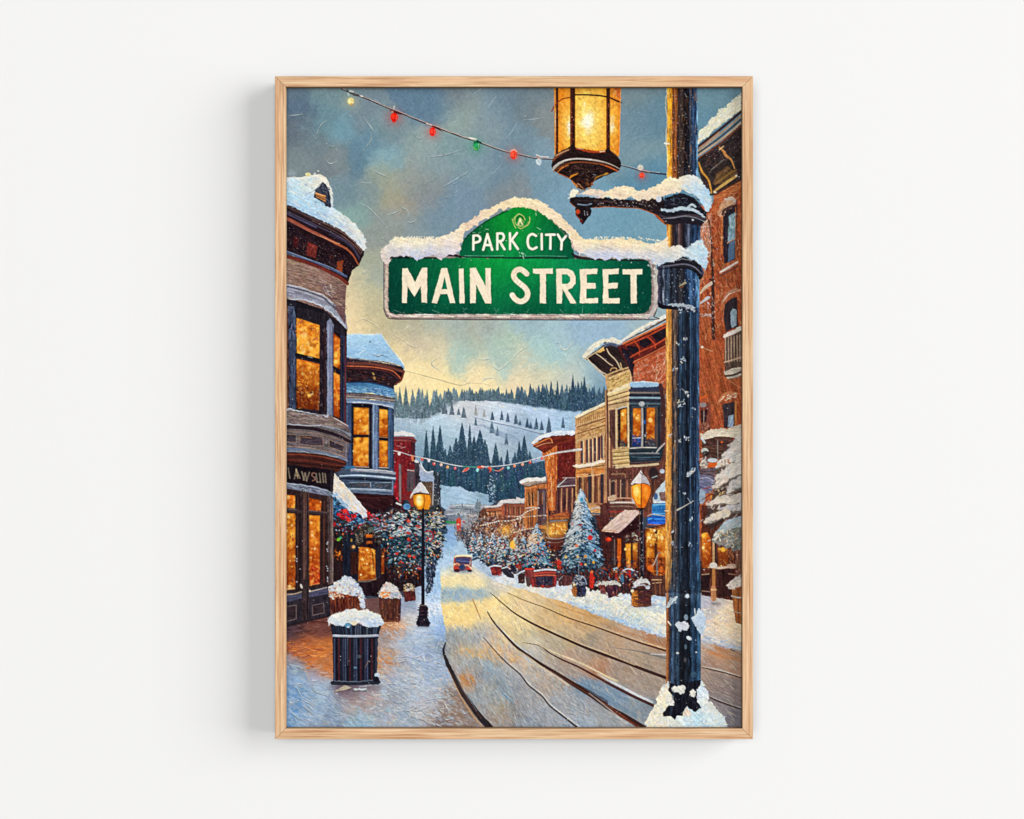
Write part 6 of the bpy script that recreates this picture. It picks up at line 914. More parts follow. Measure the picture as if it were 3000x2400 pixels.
# upper sash windows
F([1944, -60, 2000, -140, 2100, -160, 2110, -60, 2100, 560, 1960, 620, 1948, 500], (50, 42, 52), 1, .14, 90); F([2012, 60, 2090, 10, 2088, 320, 2000, 370], (140, 170, 180), 1, .12, 70); F([2010, 370, 2086, 330, 2080, 560, 2000, 600], (84, 106, 130), 1, .12, 70); S([1996, 372, 2090, 322], 12, (200, 150, 120)); S([2092, -60, 2096, 560], 14, (190, 110, 64), .9); D([2010, 40, 2090, 10, 2085, 300, 2010, 360], 30, [(180, 200, 204), (110, 140, 156)], (16, 40), (8, 12), 110, 20)
S([1910, 716, 2000, 665, 2112, 596], [20, 30, 22], (214, 200, 186)); S([1910, 756, 2020, 700, 2120, 640], 18, (104, 66, 60)); S([1912, -10, 1940, -60, 1920, 500], 9, (226, 150, 90), .7)
F([1950, 1180, 1970, 1090, 2040, 1020, 2110, 1010, 2120, 1360, 1980, 1410, 1960, 1320], (52, 44, 50), 1, .14, 90); F([2030, 1180, 2060, 1140, 2100, 1150, 2104, 1340, 2040, 1370], (140, 158, 168), 1, .12, 80); S([1936, 1080, 1990, 980, 2070, 930, 2150, 930], [18, 40, 40, 30], (180, 130, 104), .9); S([1950, 1060, 2000, 985, 2080, 945], 9, (226, 206, 190), .8, jit=.7); S([1960, 1460, 2040, 1420, 2150, 1364], [20, 34, 30], (222, 214, 204), 1, jit=.8)
# ledges and pipes at the left of the wall
S([1680, 960, 1730, 900, 1800, 850, 1840, 820], [20, 34, 40, 20], (206, 190, 166), .95); S([1790, 800, 1830, 830, 1830, 1000], 22, (60, 42, 40)); S([1680, 1080, 1760, 1020, 1790, 1010], [16, 40, 16], (190, 200, 206), .9); S([1670, 1200, 1720, 1230, 1800, 1240], 12, (150, 110, 90)); D([1670, 1080, 1800, 1060, 1800, 1240, 1680, 1240], 34, [(206, 206, 204), (170, 110, 80), (120, 80, 70)], (12, 30), (8, 12), 30, 50)
T(1633, 978)
# balcony
F([1962, 30, 2060, 0, 2160, -60, 2160, 420, 1970, 460, 1960, 300], (92, 74, 66), 1, .16, 90)
for x in range(1972, 2160, 34): S([x, 40 - (x - 1960) * .16, x + 2, 330 - (x - 1960) * .1], 11, (190, 160, 134), .95, False)
S([1958, 30, 2060, -10, 2160, -64], 26, (226, 214, 200)); S([1960, 330, 2060, 300, 2160, 270], 16, (196, 166, 140)); F([1956, 440, 2060, 400, 2160, 380, 2160, 480, 2040, 530, 1990, 520], (200, 188, 172), 1, .12, -10, .8); S([1970, 490, 2060, 480, 2160, 440], 26, (84, 64, 58)); S([2030, 550, 2100, 600, 2160, 640], 10, (196, 130, 100), .8); S([2000, 530, 2160, 500], 14, (140, 100, 84), .9)
S([1675, 130, 1740, 170, 1820, 200], 9, (190, 150, 120), .8); E(1700, 150, 16, 14, (236, 226, 200), .9)
# third storey window and arch
S([1880, 820, 1940, 730, 2020, 690, 2110, 700], [14, 40, 44, 30], (196, 124, 84), .9); D([1880, 820, 1960, 700, 2110, 690, 2100, 740, 1960, 780], 40, [(226, 176, 140), (170, 96, 64), (240, 220, 190)], (12, 30), (7, 11), -20, 30); F([1940, 820, 2090, 790, 2080, 1090, 1960, 1100], (60, 50, 56), 1, .14, 90); F([2010, 960, 2070, 940, 2066, 1090, 2000, 1090], (150, 170, 186), 1, .12, 100); S([2095, 790, 2090, 1100], 24, (190, 124, 70), .95)
F([1670, 820, 1800, 800, 1800, 1130, 1680, 1130], (120, 66, 52), 1, .2, 90); F([1680, 890, 1760, 880, 1750, 1040, 1690, 1040], (60, 34, 36), 1, .16, 90); S([1720, 900, 1718, 1040], 10, (150, 130, 120)); E(1710, 830, 40, 30, (150, 156, 160), .7); S([1670, 760, 1760, 720], 26, (206, 90, 40), .8); D([1670, 1040, 1800, 1040, 1800, 1140, 1680, 1150], 26, [(170, 120, 100), (90, 60, 56)], (14, 34), (8, 12), 60, 40)
# snowy roof over the side shop
F([1668, 1180, 1760, 1130, 1900, 1110, 2050, 1090, 2160, 1060, 2160, 1240, 1980, 1200, 1860, 1210, 1760, 1250, 1700, 1250], (210, 196, 174), 1, .08, -5, 1.2); D([1680, 1180, 2120, 1110, 2120, 1180, 1760, 1240], 60, [(228, 216, 196), (190, 176, 160), (240, 226, 200)], (18, 44), (9, 14), -5, 20)
F([1700, 1240, 1900, 1200, 2060, 1210, 2040, 1420, 1700, 1520], (84, 58, 50), 1, .2, 10); S([1690, 1310, 1860, 1290, 2000, 1280], 14, (60, 40, 40)); S([1880, 1250, 1884, 1500], 12, (150, 140, 136), .8); E(1730, 1370, 44, 34, (190, 196, 190), .9); E(1740, 1400, 40, 30, (44, 36, 40), .9); E(1820, 1480, 60, 26, (196, 206, 210), .95); S([1770, 1540, 1880, 1540], 60, (196, 92, 34), .95); E(1720, 1530, 44, 60, (206, 196, 180), .9); D([1680, 1400, 1760, 1400, 1760, 1580, 1680, 1580], 26, [(206, 204, 196), (150, 140, 136), (70, 50, 46)], (12, 30), (9, 13), 20, 50); S([1690, 1220, 1730, 1270], 26, (196, 206, 212), .9); E(1930, 1268, 12, 12, (230, 100, 40), .9)
F([1668, 1580, 1860, 1560, 1850, 1800, 1668, 1800], (92, 78, 84), 1, .2, 0)
T(1633, 1339)
F([1664, 200, 1840, 230, 1820, 420, 1700, 430, 1664, 380], (110, 110, 134), 1, .16, 10); S([1670, 250, 1760, 240, 1830, 280], 14, (170, 166, 186), .8); S([1690, 380, 1800, 350], 14, (140, 60, 56), .8); E(1690, 460, 50, 90, (150, 172, 190), .95, soft=1); S([1700, 500, 1800, 440, 1880, 430], 12, (110, 40, 36), .8); D([1780, 400, 1960, 400, 1960, 470, 1800, 500], 30, [(220, 170, 80), (190, 120, 50), (60, 50, 46)], (12, 30), (9, 13), 20, 40)
F([1690, 560, 1800, 580, 1900, 800, 2160, 900, 2160, 1700, 1690, 1620], (86, 46, 36), 1, .2, 90)
glass([1694, 900, 1760, 880, 1800, 960, 1810, 1300, 1700, 1300], (226, 120, 34), (130, 54, 26)); E(1720, 915, 26, 26, (250, 190, 70), .95, soft=1); E(1712, 1065, 14, 14, (255, 230, 160), .95, soft=.6); glass([1880, 1060, 2000, 1060, 2010, 1280, 1890, 1280], (150, 80, 40), (110, 56, 34)); E(1945, 1085, 30, 28, (255, 196, 70), .95, soft=1); D([2000, 1060, 2130, 1060, 2130, 1260, 2010, 1260], 40, [(190, 110, 60), (150, 100, 76), (120, 80, 66)], (14, 40), (9, 13), 90, 20)
S([1832, 980, 1834, 1300], 26, (190, 150, 106), 1, False); S([1856, 1010, 1858, 1260], 20, (50, 40, 44), .9, False); S([1790, 1290, 1900, 1300, 2000, 1290, 2110, 1290], [20, 30, 26, 20], (206, 180, 156)); E(1830, 1270, 46, 34, (216, 206, 196), .95); E(2050, 1280, 60, 30, (190, 160, 140), .95)
F([1880, 1320, 2000, 1310, 2060, 1320, 2050, 1640, 1880, 1640], (58, 34, 32), 1, .16, 90); S([1836, 1320, 1836, 1540], 36, (176, 116, 66), 1, False); F([1690, 1370, 1790, 1370, 1790, 1620, 1690, 1620], (50, 32, 34), 1, .2, 90); S([1695, 1380, 1780, 1370], 11, (170, 140, 110)); S([1700, 1570, 1790, 1580], 10, (150, 120, 100)); S([2010, 1370, 2100, 1380], 12, (150, 110, 90))
S([1830, 1540, 1834, 1660], [60, 66], (186, 126, 90), .95, False); S([1810, 1556, 1860, 1556], 20, (236, 190, 130)); F([2080, 900, 2160, 860, 2160, 1500, 2100, 1500], (120, 84, 68), .8, .2, 90)
# fir boughs under snow
T(1633, 978)
FIR = [2160, 1180, 2090, 1230, 2030, 1310, 1960, 1380, 1900, 1470, 1840, 1620, 1860, 1700, 2000, 1760, 2160, 1760]
F(FIR, (84, 78, 74), 1, .25, -30, 2)
def bough(pts, w, c=(214, 206, 196), c2=(120, 112, 104)):
    S([v + (10 if i % 2 else 0) + (14 if i % 2 else 0) for i, v in enumerate(pts)], [w * .3, w * 1.1, w], c2, .9, jit=1.2)
    S(pts, [w * .3, w, w * 1.2], c, 1, jit=1.2)
    q = np.asarray(pts, float).reshape(-1, 2)
    for i in range(int(w / 3)):
        t = R.random(); k = int(t * (len(q) - 1)); p = q[k] + (q[min(k + 1, len(q) - 1)] - q[k]) * R.random() + np.array([R.gauss(0, w * .3), R.gauss(0, w * .26)])
        z = cv([p[0], p[1]])[0]; dab(z[0], z[1], px(R.uniform(20, 50)), px(R.uniform(9, 14)), math.radians(-35 + R.gauss(0, 20)), R.choice([(236, 226, 212), (200, 192, 186), (226, 206, 186), (176, 176, 180)]), .7)
bough([2040, 1320, 2100, 1260, 2170, 1220], 70); bough([1940, 1430, 2020, 1380, 2100, 1350, 2170, 1330], 80); bough([1870, 1560, 1950, 1500, 2050, 1450, 2170, 1420], 90); D([1920, 1480, 2060, 1470, 2060, 1620, 1900, 1640], 50, [(206, 150, 110), (226, 200, 170), (150, 110, 90), (90, 76, 70), (230, 220, 206)], (14, 36), (9, 14), 60, 40)
bough([1850, 1690, 1950, 1640, 2060, 1560, 2170, 1520], 80)
T(1633, 1339)
F([1830, 330, 1900, 260, 2160, 160, 2160, 760, 1980, 780, 1800, 850, 1740, 780, 1780, 600, 1800, 560], (74, 66, 64), .8, .25, -30, 2)
bough([1950, 260, 2050, 180, 2170, 120], 100); bough([1840, 350, 1900, 290, 1960, 250], 70, (206, 188, 170)); bough([1990, 420, 2070, 330, 2170, 290], 96, (190, 184, 180)); D([1850, 380, 1960, 350, 1960, 440, 1870, 460], 24, [(60, 50, 50), (220, 190, 140)], (12, 30), (8, 12), 30, 40)
bough([1770, 560, 1850, 520, 1950, 490, 2060, 500, 2170, 470], 84, (206, 196, 182)); bough([1900, 600, 2000, 590, 2100, 600, 2170, 560], 60, (190, 186, 186)); bough([1730, 760, 1800, 720, 1900, 680, 1990, 650], 74, (216, 200, 178)); S([1780, 820, 1850, 790, 1940, 740], 40, (60, 44, 40), .9, jit=1)
F([1820, 960, 1860, 880, 1960, 800, 2060, 740, 2160, 700, 2160, 1080, 2060, 1100, 1940, 1040, 1830, 1010], (124, 124, 120), 1, .2, -40, 2); bough([1840, 960, 1920, 870, 2020, 790, 2170, 740], 100, (166, 180, 186), (96, 96, 92)); D([1840, 900, 2000, 820, 2120, 860, 2100, 1080, 1940, 1030, 1840, 1000], 90, [(206, 196, 176), (150, 150, 144), (110, 104, 98), (226, 214, 190), (200, 150, 90)], (14, 34), (8, 13), -50, 40)
# barrel tub at the frame
T(1633, 1699)
F([2040, 80, 2160, 60, 2160, 530, 2090, 500, 2060, 250], (158, 96, 54), 1, .16, 90, .6); S([2120, 100, 2130, 500], 16, (110, 64, 42), .8, False); S([2080, 110, 2110, 480], 12, (190, 120, 70), .7, False); S([2046, 190, 2100, 206, 2160, 210], 18, (196, 186, 176)); S([2066, 370, 2160, 392], 12, (170, 150, 136)); F([1992, 60, 2040, 10, 2110, -40, 2160, -70, 2160, 80, 2060, 110, 2010, 100], (214, 200, 186), 1, .08, -30, 1.4); D([2000, 60, 2150, -40, 2150, 70, 2030, 110], 30, [(236, 222, 200), (190, 176, 170)], (14, 34), (9, 14), -30, 30)
E(1860, 280, 70, 16, (110, 90, 90), .6, soft=2)
# top right cornice and snow
T(1633, 256)
F([1650, 830, 1760, 740, 1900, 640, 2160, 420, 2160, 1100, 1840, 1260, 1760, 1240, 1700, 1100, 1650, 960], (56, 46, 46), 1, .18, -38)
F([1840, 1240, 2160, 1060, 2160, 1300, 2000, 1320, 1880, 1440, 1810, 1500], (166, 90, 54), 1, .18, -30); D([1850, 1260, 2150, 1090, 2150, 1280, 1900, 1400], 60, [(190, 112, 68), (146, 80, 50), (206, 136, 88)], (20, 60), (8, 13), -30, 20)
for st, w, c in (([1650, 690, 1800, 570, 1950, 450, 2160, 270], 30, (60, 42, 44)), ([1650, 735, 1800, 620, 2000, 460, 2160, 320], 22, (170, 140, 110)), ([1650, 762, 1850, 620, 2000, 500, 2160, 360], 16, (60, 44, 44)), ([1650, 790, 1850, 650, 2000, 540, 2160, 400], 18, (196, 160, 120)), ([1655, 820, 1850, 690, 2160, 440], 14, (120, 70, 50)), ([1660, 700, 1780, 610, 1900, 510], 8, (200, 130, 90))): S(st, w, c)
D([1700, 800, 1900, 660, 2000, 800, 1820, 960, 1740, 980], 70, [(40, 30, 34), (84, 56, 50), (30, 24, 30)], (14, 40), (9, 13), -40, 40); D([1700, 700, 2140, 480, 2140, 800, 1760, 1000], 60, [(170, 170, 170), (120, 110, 110)], (3, 6), (4, 6), 0, 60)
S([1900, 690, 1950, 740, 1980, 790, 2040, 840, 2080, 940], [14, 30, 34, 22, 16], (190, 130, 76)); S([1900, 720, 1950, 680], 12, (220, 180, 130)); S([1660, 870, 1700, 980, 1770, 1070, 1800, 1170, 1810, 1230], [16, 24, 22, 20, 16], (196, 140, 60)); S([1800, 960, 1900, 880, 1960, 830], 8, (150, 140, 130), .8)
F([1830, 1120, 1870, 1000, 2000, 910, 2060, 960, 2120, 1000, 1960, 1120], (104, 76, 50), 1, .18, -40); S([1840, 1210, 1950, 1130, 2100, 1030], [20, 34, 26], (206, 166, 96)); S([1850, 1130, 1990, 1020, 2100, 960], 12, (150, 110, 60)); S([1850, 1245, 2000, 1160, 2160, 1070], 18, (74, 50, 44)); E(2100, 1025, 14, 12, (220, 220, 210), .9); E(1850, 1220, 20, 12, (226, 216, 190), .9)
SN = [1650, 620, 1660, 530, 1690, 480, 1720, 460, 1770, 420, 1810, 350, 1870, 310, 1900, 260, 1940, 232, 1990, 210, 2040, 150, 2090, 110, 2160, 50, 2160, 240, 2080, 300, 2000, 370, 1920, 430, 1850, 480, 1780, 560, 1700, 610, 1650, 660]
F(SN, (228, 224, 198), 1, .06, -40, 1.6); D(SN, 150, [(240, 236, 206), (214, 214, 200), (226, 216, 180), (206, 214, 214)], (16, 44), (9, 14), -45, 20, (.4, .85))
F([1880, 1480, 1900, 1400, 1950, 1320, 2020, 1290, 2090, 1310, 2100, 1360, 2060, 1400, 1990, 1430, 1920, 1520], (190, 146, 116), 1, .16, -40, 1.2); S([1960, 1310, 2030, 1290, 2090, 1330], [18, 40, 26], (206, 190, 176), .9, jit=1); S([1890, 1490, 1910, 1420, 1960, 1360], 12, (226, 160, 110), .9); S([1940, 1480, 1960, 1430, 2040, 1390, 2090, 1380], 30, (70, 50, 50), .9)

# ---------------------------------------------------------------- light garlands over the street
T(1236, 1339)
GC = [0, 6, 90, 22, 200, 52, 330, 84, 480, 108, 640, 114, 760, 112, 900, 104, 1050, 84, 1200, 54, 1330, 18, 1430, -10, 1560, -46, 1720, -70, 1850, -82]
S(GC, [7, 9, 10, 10, 8, 9, 12, 16], (226, 226, 226)); S([480, 106, 560, 112, 660, 114], 10, (50, 150, 120), .9); S([1500, -40, 1640, -66, 1850, -88], [8, 16, 26], (186, 176, 176), .9); S([1780, -76, 1870, -84], 26, (226, 222, 216), .9, jit=.8)
for x, y, c in ((80, 40, (240, 230, 236)), (140, 78, (214, 90, 80)), (225, 88, (236, 190, 170)), (300, 116, (236, 170, 90)), (388, 130, (214, 90, 110)), (1085, 102, (226, 140, 100)), (1178, 84, (236, 160, 130)), (1268, 60, (200, 70, 70)), (1340, 44, (150, 160, 220)), (1410, 14, (214, 80, 50)), (1012, 124, (130, 214, 206)), (650, 150, (120, 220, 210)), (795, 128, (206, 60, 50)), (0, 26, (190, 90, 90))):
    E(x, y, 17, 19, c, .95); E(x + 7, y - 7, 7, 6, (255, 240, 226), .8)
S([470, 176, 510, 150, 545, 130], [4, 34, 20], (226, 150, 130)); S([500, 160, 540, 124], 16, (206, 60, 50)); S([660, 118, 720, 112], 30, (214, 90, 70)); S([700, 106, 724, 112], 14, (240, 220, 210)); S([780, 124, 810, 140, 790, 176], [20, 24, 8], (206, 80, 60)); S([850, 152, 900, 160, 950, 128], [8, 12, 16], (226, 140, 120)); S([820, 140, 850, 156], 10, (40, 150, 140)); E(650, 150, 10, 26, (170, 230, 226), .8)
T(839, 978)
S([1250, 1366, 1330, 1384, 1450, 1420, 1588, 1450, 1670, 1470], [8, 9, 8], (214, 206, 206)); E(1320, 1400, 18, 24, (236, 228, 226), .95); S([1476, 1430, 1480, 1480], 26, (226, 130, 90), .95); E(1590, 1468, 16, 14, (214, 90, 80), .95)
# cable with coloured bulbs across the sky
T(839, 256)
CB = [640, 6, 740, 46, 860, 90, 1000, 146, 1120, 200, 1230, 244, 1350, 290, 1480, 350, 1640, 412, 1740, 448, 1900, 510, 2050, 566, 2188, 610, 2330, 660, 2480, 716, 2600, 750, 2760, 786, 2920, 820, 3120, 832]
S(CB, [12, 22, 18, 20, 22, 20, 18, 16, 16], (52, 42, 44)); S([v - (7 if i % 2 else 0) for i, v in enumerate(CB)], [5, 8, 7, 9, 8, 6], (214, 196, 188), .95, jit=.25)
S([700, 20, 770, 60, 850, 88], [10, 30, 20], (56, 52, 62), .9, jit=.6); S([740, 30, 780, 40], 24, (206, 210, 208), .8); S([870, 88, 890, 96], 14, (236, 226, 214)); S([1215, 262, 1290, 284, 1360, 304], [10, 30, 12], (44, 34, 36)); S([1260, 210, 1258, 240], 10, (226, 226, 222)); S([1700, 440, 1750, 460, 1830, 508], [10, 22, 4], (44, 34, 36)); S([1640, 412, 1700, 432], 14, (220, 208, 200))
def bulb(x, y, rx, ry, c, hi, rot=0):
    glow(x, y, rx * 1.5, c, .3); E(x, y, rx, ry, c, 1, .08, rot=rot); E(x - rx * .3, y - ry * .1, rx * .5, ry * .55, hi, .7, soft=.6); S([x + rx * .7, y - ry * .4, x + rx * .5, y + ry * .6], 7, (255, 190, 170), .5)
bulb(752, 150, 40, 40, (240, 222, 140), (255, 246, 190)); E(760, 190, 18, 10, (200, 150, 70), .8); E(724, 70, 14, 20, (190, 210, 210), .7)
bulb(1262, 338, 44, 50, (226, 34, 22), (246, 70, 40)); E(1258, 384, 22, 18, (210, 30, 22)); E(1240, 275, 16, 12, (206, 140, 120), .8)
bulb(1712, 508, 38, 54, (226, 34, 26), (250, 90, 70))
T(1236, 256)
bulb(640, 672, 40, 62, (22, 138, 78), (60, 170, 110)); S([600, 690, 640, 720], 12, (150, 190, 110), .8); S([610, 640, 660, 630], 14, (20, 80, 60), .9); S([550, 578, 600, 590, 640, 596], [14, 22, 14], (226, 222, 214), .9); S([650, 620, 690, 640], 22, (30, 50, 50), .9)
bulb(1076, 778, 42, 56, (236, 62, 40), (255, 110, 80)); S([1040, 736, 1080, 720, 1110, 740], 16, (226, 170, 150), .9); S([1080, 700, 1076, 730], 9, (200, 180, 180), .8)
E(1370, 860, 34, 40, (206, 222, 226), .75); S([1340, 850, 1380, 900], 12, (240, 242, 236), .9); S([1350, 800, 1380, 826], 14, (190, 130, 100), .9); S([1340, 780, 1400, 800, 1480, 806], 12, (232, 224, 216), .85)
T(1633, 256)
S([700, 890, 760, 904, 900, 944, 1000, 976, 1120, 992, 1290, 1012], [18, 16, 14, 18, 18], (52, 48, 56)); S([740, 894, 900, 934, 1000, 966, 1200, 988], 7, (190, 196, 200), .8); E(975, 930, 36, 34, (214, 212, 196), .9); S([970, 886, 975, 930], [6, 26], (214, 214, 200), .9); S([1010, 960, 1080, 980], 16, (170, 170, 160), .8)
bulb(992, 1022, 32, 34, (226, 62, 42), (250, 110, 80))

# ---------------------------------------------------------------- big cast-iron lamp post
def column(x0, x1, y0, y1, stops, fade=0):
    """fluted shaft: vertical bands of colour, stops = [(fraction, colour)]"""
    r = cover(cv([x0, y0, x1, y0, x1, y1, x0, y1]))
    sl, m = r
    a = cv([x0, y0, x1, y0]); t = (XX[sl] + .5 - a[0, 0]) / (a[1, 0] - a[0, 0])
    t = np.clip(t + N_ANG[6][sl] * .012, 0, 1)
    c = np.stack([np.interp(t, [q[0] for q in stops], [q[1][k] for q in stops]) for k in range(3)], -1)
    if fade: m = m * np.clip((YY[sl] - a[0, 1]) / px(fade), 0, 1)
    put(sl, m, c * (1 + .12 * N_ANG[6][sl][..., None] + .05 * N_FINE[sl][..., None]))
T(1633, 256)
GOLD = [(0, (226, 160, 70)), (.05, (240, 178, 60)), (.16, (230, 150, 40)), (.19, (96, 52, 34)), (.225, (120, 66, 36)), (.25, (176, 104, 52)), (.32, (130, 74, 38)), (.36, (44, 32, 32)), (.42, (56, 46, 46)), (.48, (70, 56, 50)), (.55, (48, 36, 34)), (.6, (22, 20, 28)), (.7, (34, 32, 40)), (.76, (76, 84, 100)), (.8, (34, 44, 64)), (.86, (56, 84, 118)), (.92, (40, 56, 84)), (.97, (84, 124, 158)), (1, (110, 150, 176))]
column(1286, 1648, -20, 1080, GOLD)
D(box(1286, 0, 1640, 1040), 130, [(30, 24, 28), (120, 80, 56), (70, 70, 84), (150, 100, 60)], (40, 120), (6, 10), 90, 4, (.3, .7)); D(box(1290, 0, 1640, 1060), 120, [(206, 196, 180), (120, 130, 150)], (4, 9), (5, 8), 0, 60, (.5, .9))
S([1288, 0, 1276, 200, 1286, 400, 1276, 600, 1292, 800, 1284, 1040], [12, 10, 14, 10], (236, 214, 170), .7, jit=.8); S([1260, 645, 1310, 650], 20, (230, 226, 214), .9)
column(1284, 1680, 1520, 1900, [(0, (206, 130, 56)), (.08, (226, 170, 80)), (.15, (96, 58, 36)), (.2, (44, 34, 36)), (.3, (40, 40, 52)), (.36, (110, 90, 90)), (.42, (70, 50, 50)), (.5, (30, 28, 36)), (.58, (44, 48, 62)), (.66, (100, 110, 130)), (.72, (28, 34, 50)), (.82, (50, 76, 106)), (.9, (36, 50, 76)), (1, (84, 120, 152))])
POLE = [(0, (206, 140, 66)), (.06, (220, 158, 80)), (.15, (190, 126, 62)), (.2, (70, 56, 50)), (.27, (128, 102, 84)), (.32, (110, 92, 84)), (.37, (40, 40, 48)), (.42, (34, 48, 66)), (.5, (56, 78, 100)), (.56, (36, 46, 60)), (.62, (24, 26, 34)), (.68, (30, 38, 52)), (.74, (52, 76, 102)), (.8, (32, 46, 66)), (.86, (48, 72, 100)), (.92, (28, 40, 62)), (.97, (60, 90, 124)), (1, (84, 116, 148))]
LOW = [(0, (170, 110, 66)), (.05, (150, 94, 56)), (.1, (60, 48, 48)), (.14, (44, 60, 84)), (.2, (70, 92, 116)), (.26, (34, 40, 52)), (.34, (60, 84, 106)), (.4, (30, 34, 44)), (.5, (24, 24, 30)), (.6, (34, 42, 54)), (.66, (20, 22, 30)), (.76, (52, 78, 104)), (.84, (30, 44, 64)), (.92, (54, 86, 112)), (1, (60, 90, 116))]
T(1633, 617)
column(1276, 1664, 1080, 3100, POLE); T(1633, 978); column(1268, 1668, 1500, 3000, POLE)
T(1633, 1699)
column(1276, 1684, -600, 1320, LOW, 900)
T(1633, 978)
for y0, y1 in ((-250, 900), (600, 1800), (1500, 2900)): D(box(1350, y0, 1664, y1), 230, [(26, 24, 32), (50, 70, 94), (22, 28, 40), (70, 88, 110), (38, 52, 72)], (50, 150), (6, 11), 90, 3, (.3, .7))
D(box(1268, -250, 1345, 2900), 150, [(230, 170, 90), (176, 110, 56), (236, 190, 120), (130, 84, 56)], (40, 120), (6, 11), 90, 3, (.3, .7)); S([1296, 0, 1290, 900, 1290, 1700], 10, (244, 190, 110), .7); S([1420, -200, 1424, 2800], 12, (26, 30, 42), .6, False); S([1520, -200, 1524, 2800], 16, (18, 20, 28), .6, False); S([1620, -200, 1626, 2800], 12, (26, 36, 58), .6, False)
for x, c, w in ((1352, (24, 20, 26), 10), (1400, (26, 28, 38), 9), (1440, (84, 108, 132), 7), (1470, (18, 20, 28), 12), (1545, (18, 20, 28), 12), (1562, (86, 116, 146), 7), (1600, (20, 28, 44), 11), (1640, (90, 124, 158), 7)):
    S([x, -240, x + 2, 900, x - 2, 1800, x + 4, 2900], w, c, .6, False)
# snow stuck to the shaft
for x, y, r in ((1485, 300, 36), (1380, 400, 30), (1410, 110, 16), (1520, 680, 20), (1535, 720, 12), (1450, 810, 40), (1600, 880, 20), (1330, 1180, 22), (1515, 1225, 30), (1432, 1250, 14), (1590, 1610, 26), (1540, 1650, 30), (1500, 60, 22)):
    D([x - r, y - r, x + r, y - r, x + r, y + r, x - r, y + r], max(4, int(r / 4)), [(214, 220, 226), (180, 196, 210), (226, 216, 196), (150, 166, 184)], (8, 26), (7, 13), -50, 40, (.7, 1))
S([1460, 640, 1500, 670, 1540, 680], 8, (170, 180, 190), .8); S([1430, 800, 1480, 790, 1500, 820], 8, (190, 196, 170), .8)
T(1633, 1339)
for x, y, r in ((1540, 210, 30), (1600, 150, 24), (1490, 415, 16), (1350, 875, 14), (1560, 1020, 22), (1575, 730, 22), (1345, 1010, 14), (1520, 1620, 26), (1100 + 260, 1680, 44)):
    D([x - r, y - r, x + r, y - r, x + r, y + r, x - r, y + r], max(4, int(r / 4)), [(214, 220, 226), (180, 196, 210), (150, 166, 184)], (8, 24), (7, 13), -60, 40, (.7, 1))
S([1405, 620, 1500, 570, 1600, 510], [22, 10, 8], (206, 196, 180), .9); S([1530, 480, 1570, 540], 9, (170, 180, 190), .8); S([1262, 628, 1310, 632], 14, (230, 196, 150), .9)
T(1633, 1699)
S([1290, 320, 1340, 250, 1400, 200], [26, 44, 20], (196, 206, 210), .95, jit=.8); S([1310, 270, 1360, 220], 12, (120, 140, 160), .7); E(1525, 190, 22, 26, (206, 214, 220), .95); S([1300, 490, 1330, 530], 16, (226, 214, 196))
F([1385, 510, 1420, 480, 1440, 500, 1490, 480, 1530, 500, 1550, 560, 1520, 600, 1470, 590, 1450, 620, 1410, 590, 1400, 550], (206, 210, 218), 1, .08, 20, 1.4); E(1510, 440, 24, 34, (140, 160, 176), .8)
F([1570, 450, 1640, 400, 1650, 330, 1700, 360, 1740, 440, 1736, 560, 1700, 650, 1650, 590, 1610, 520], (190, 206, 224), 1, .06, 40, 1); S([1600, 440, 1660, 390, 1710, 400], 20, (214, 222, 230), .8); S([1612, 340, 1616, 400], 16, (190, 196, 200), .9); E(1545, 685, 34, 22, (214, 226, 230), .95, rot=30); E(1505, 785, 16, 30, (90, 110, 124), .8); E(1410, 860, 18, 14, (206, 206, 206), .9); E(1600, 1110, 36, 34, (64, 90, 110), .8); E(1500, 940, 16, 30, (90, 86, 90), .8); E(1630, 850, 12, 10, (200, 210, 214), .8)
# snowy foot of the post
BASE = [1030, 1740, 1040, 1650, 1100, 1560, 1170, 1440, 1165, 1390, 1200, 1330, 1240, 1240, 1290, 1190, 1340, 1230, 1400, 1240, 1500, 1260, 1600, 1260, 1690, 1170, 1730, 1230, 1770, 1320, 1780, 1420, 1860, 1500, 1950, 1600, 1985, 1680, 1980, 1740]
F(BASE, (0, 0, 0), 1, .07, 40, 1.6, field=[(1240, 1320, (236, 224, 200)), (1150, 1520, (240, 228, 200)), (1080, 1680, (238, 228, 204)), (1400, 1700, (222, 226, 216)), (1250, 1650, (236, 226, 204)), (1700, 1320, (200, 214, 226)), (1720, 1500, (196, 216, 228)), (1850, 1600, (226, 228, 222)), (1650, 1650, (190, 218, 230)), (1900, 1700, (196, 216, 224)), (1500, 1650, (206, 222, 226)), (1780, 1460, (236, 228, 210))], sig=12)
D(BASE, 240, [(242, 232, 206), (222, 222, 214), (200, 220, 232), (250, 242, 220), (180, 200, 216)], (20, 54), (9, 15), -40, 40, (.4, .85))
F([1310, 1210, 1400, 1230, 1690, 1170, 1680, 1220, 1640, 1290, 1650, 1340, 1640, 1420, 1690, 1510, 1620, 1550, 1560, 1520, 1520, 1490, 1470, 1560, 1480, 1590, 1400, 1600, 1380, 1640, 1330, 1600, 1240, 1610, 1230, 1570, 1300, 1470, 1350, 1440, 1360, 1380, 1310, 1310], (26, 27, 36), 1, .2, 90, 1); S([1360, 1330, 1330, 1580], 30, (48, 64, 84), .6, jit=.6); S([1560, 1390, 1660, 1500], 22, (40, 44, 58), .6)
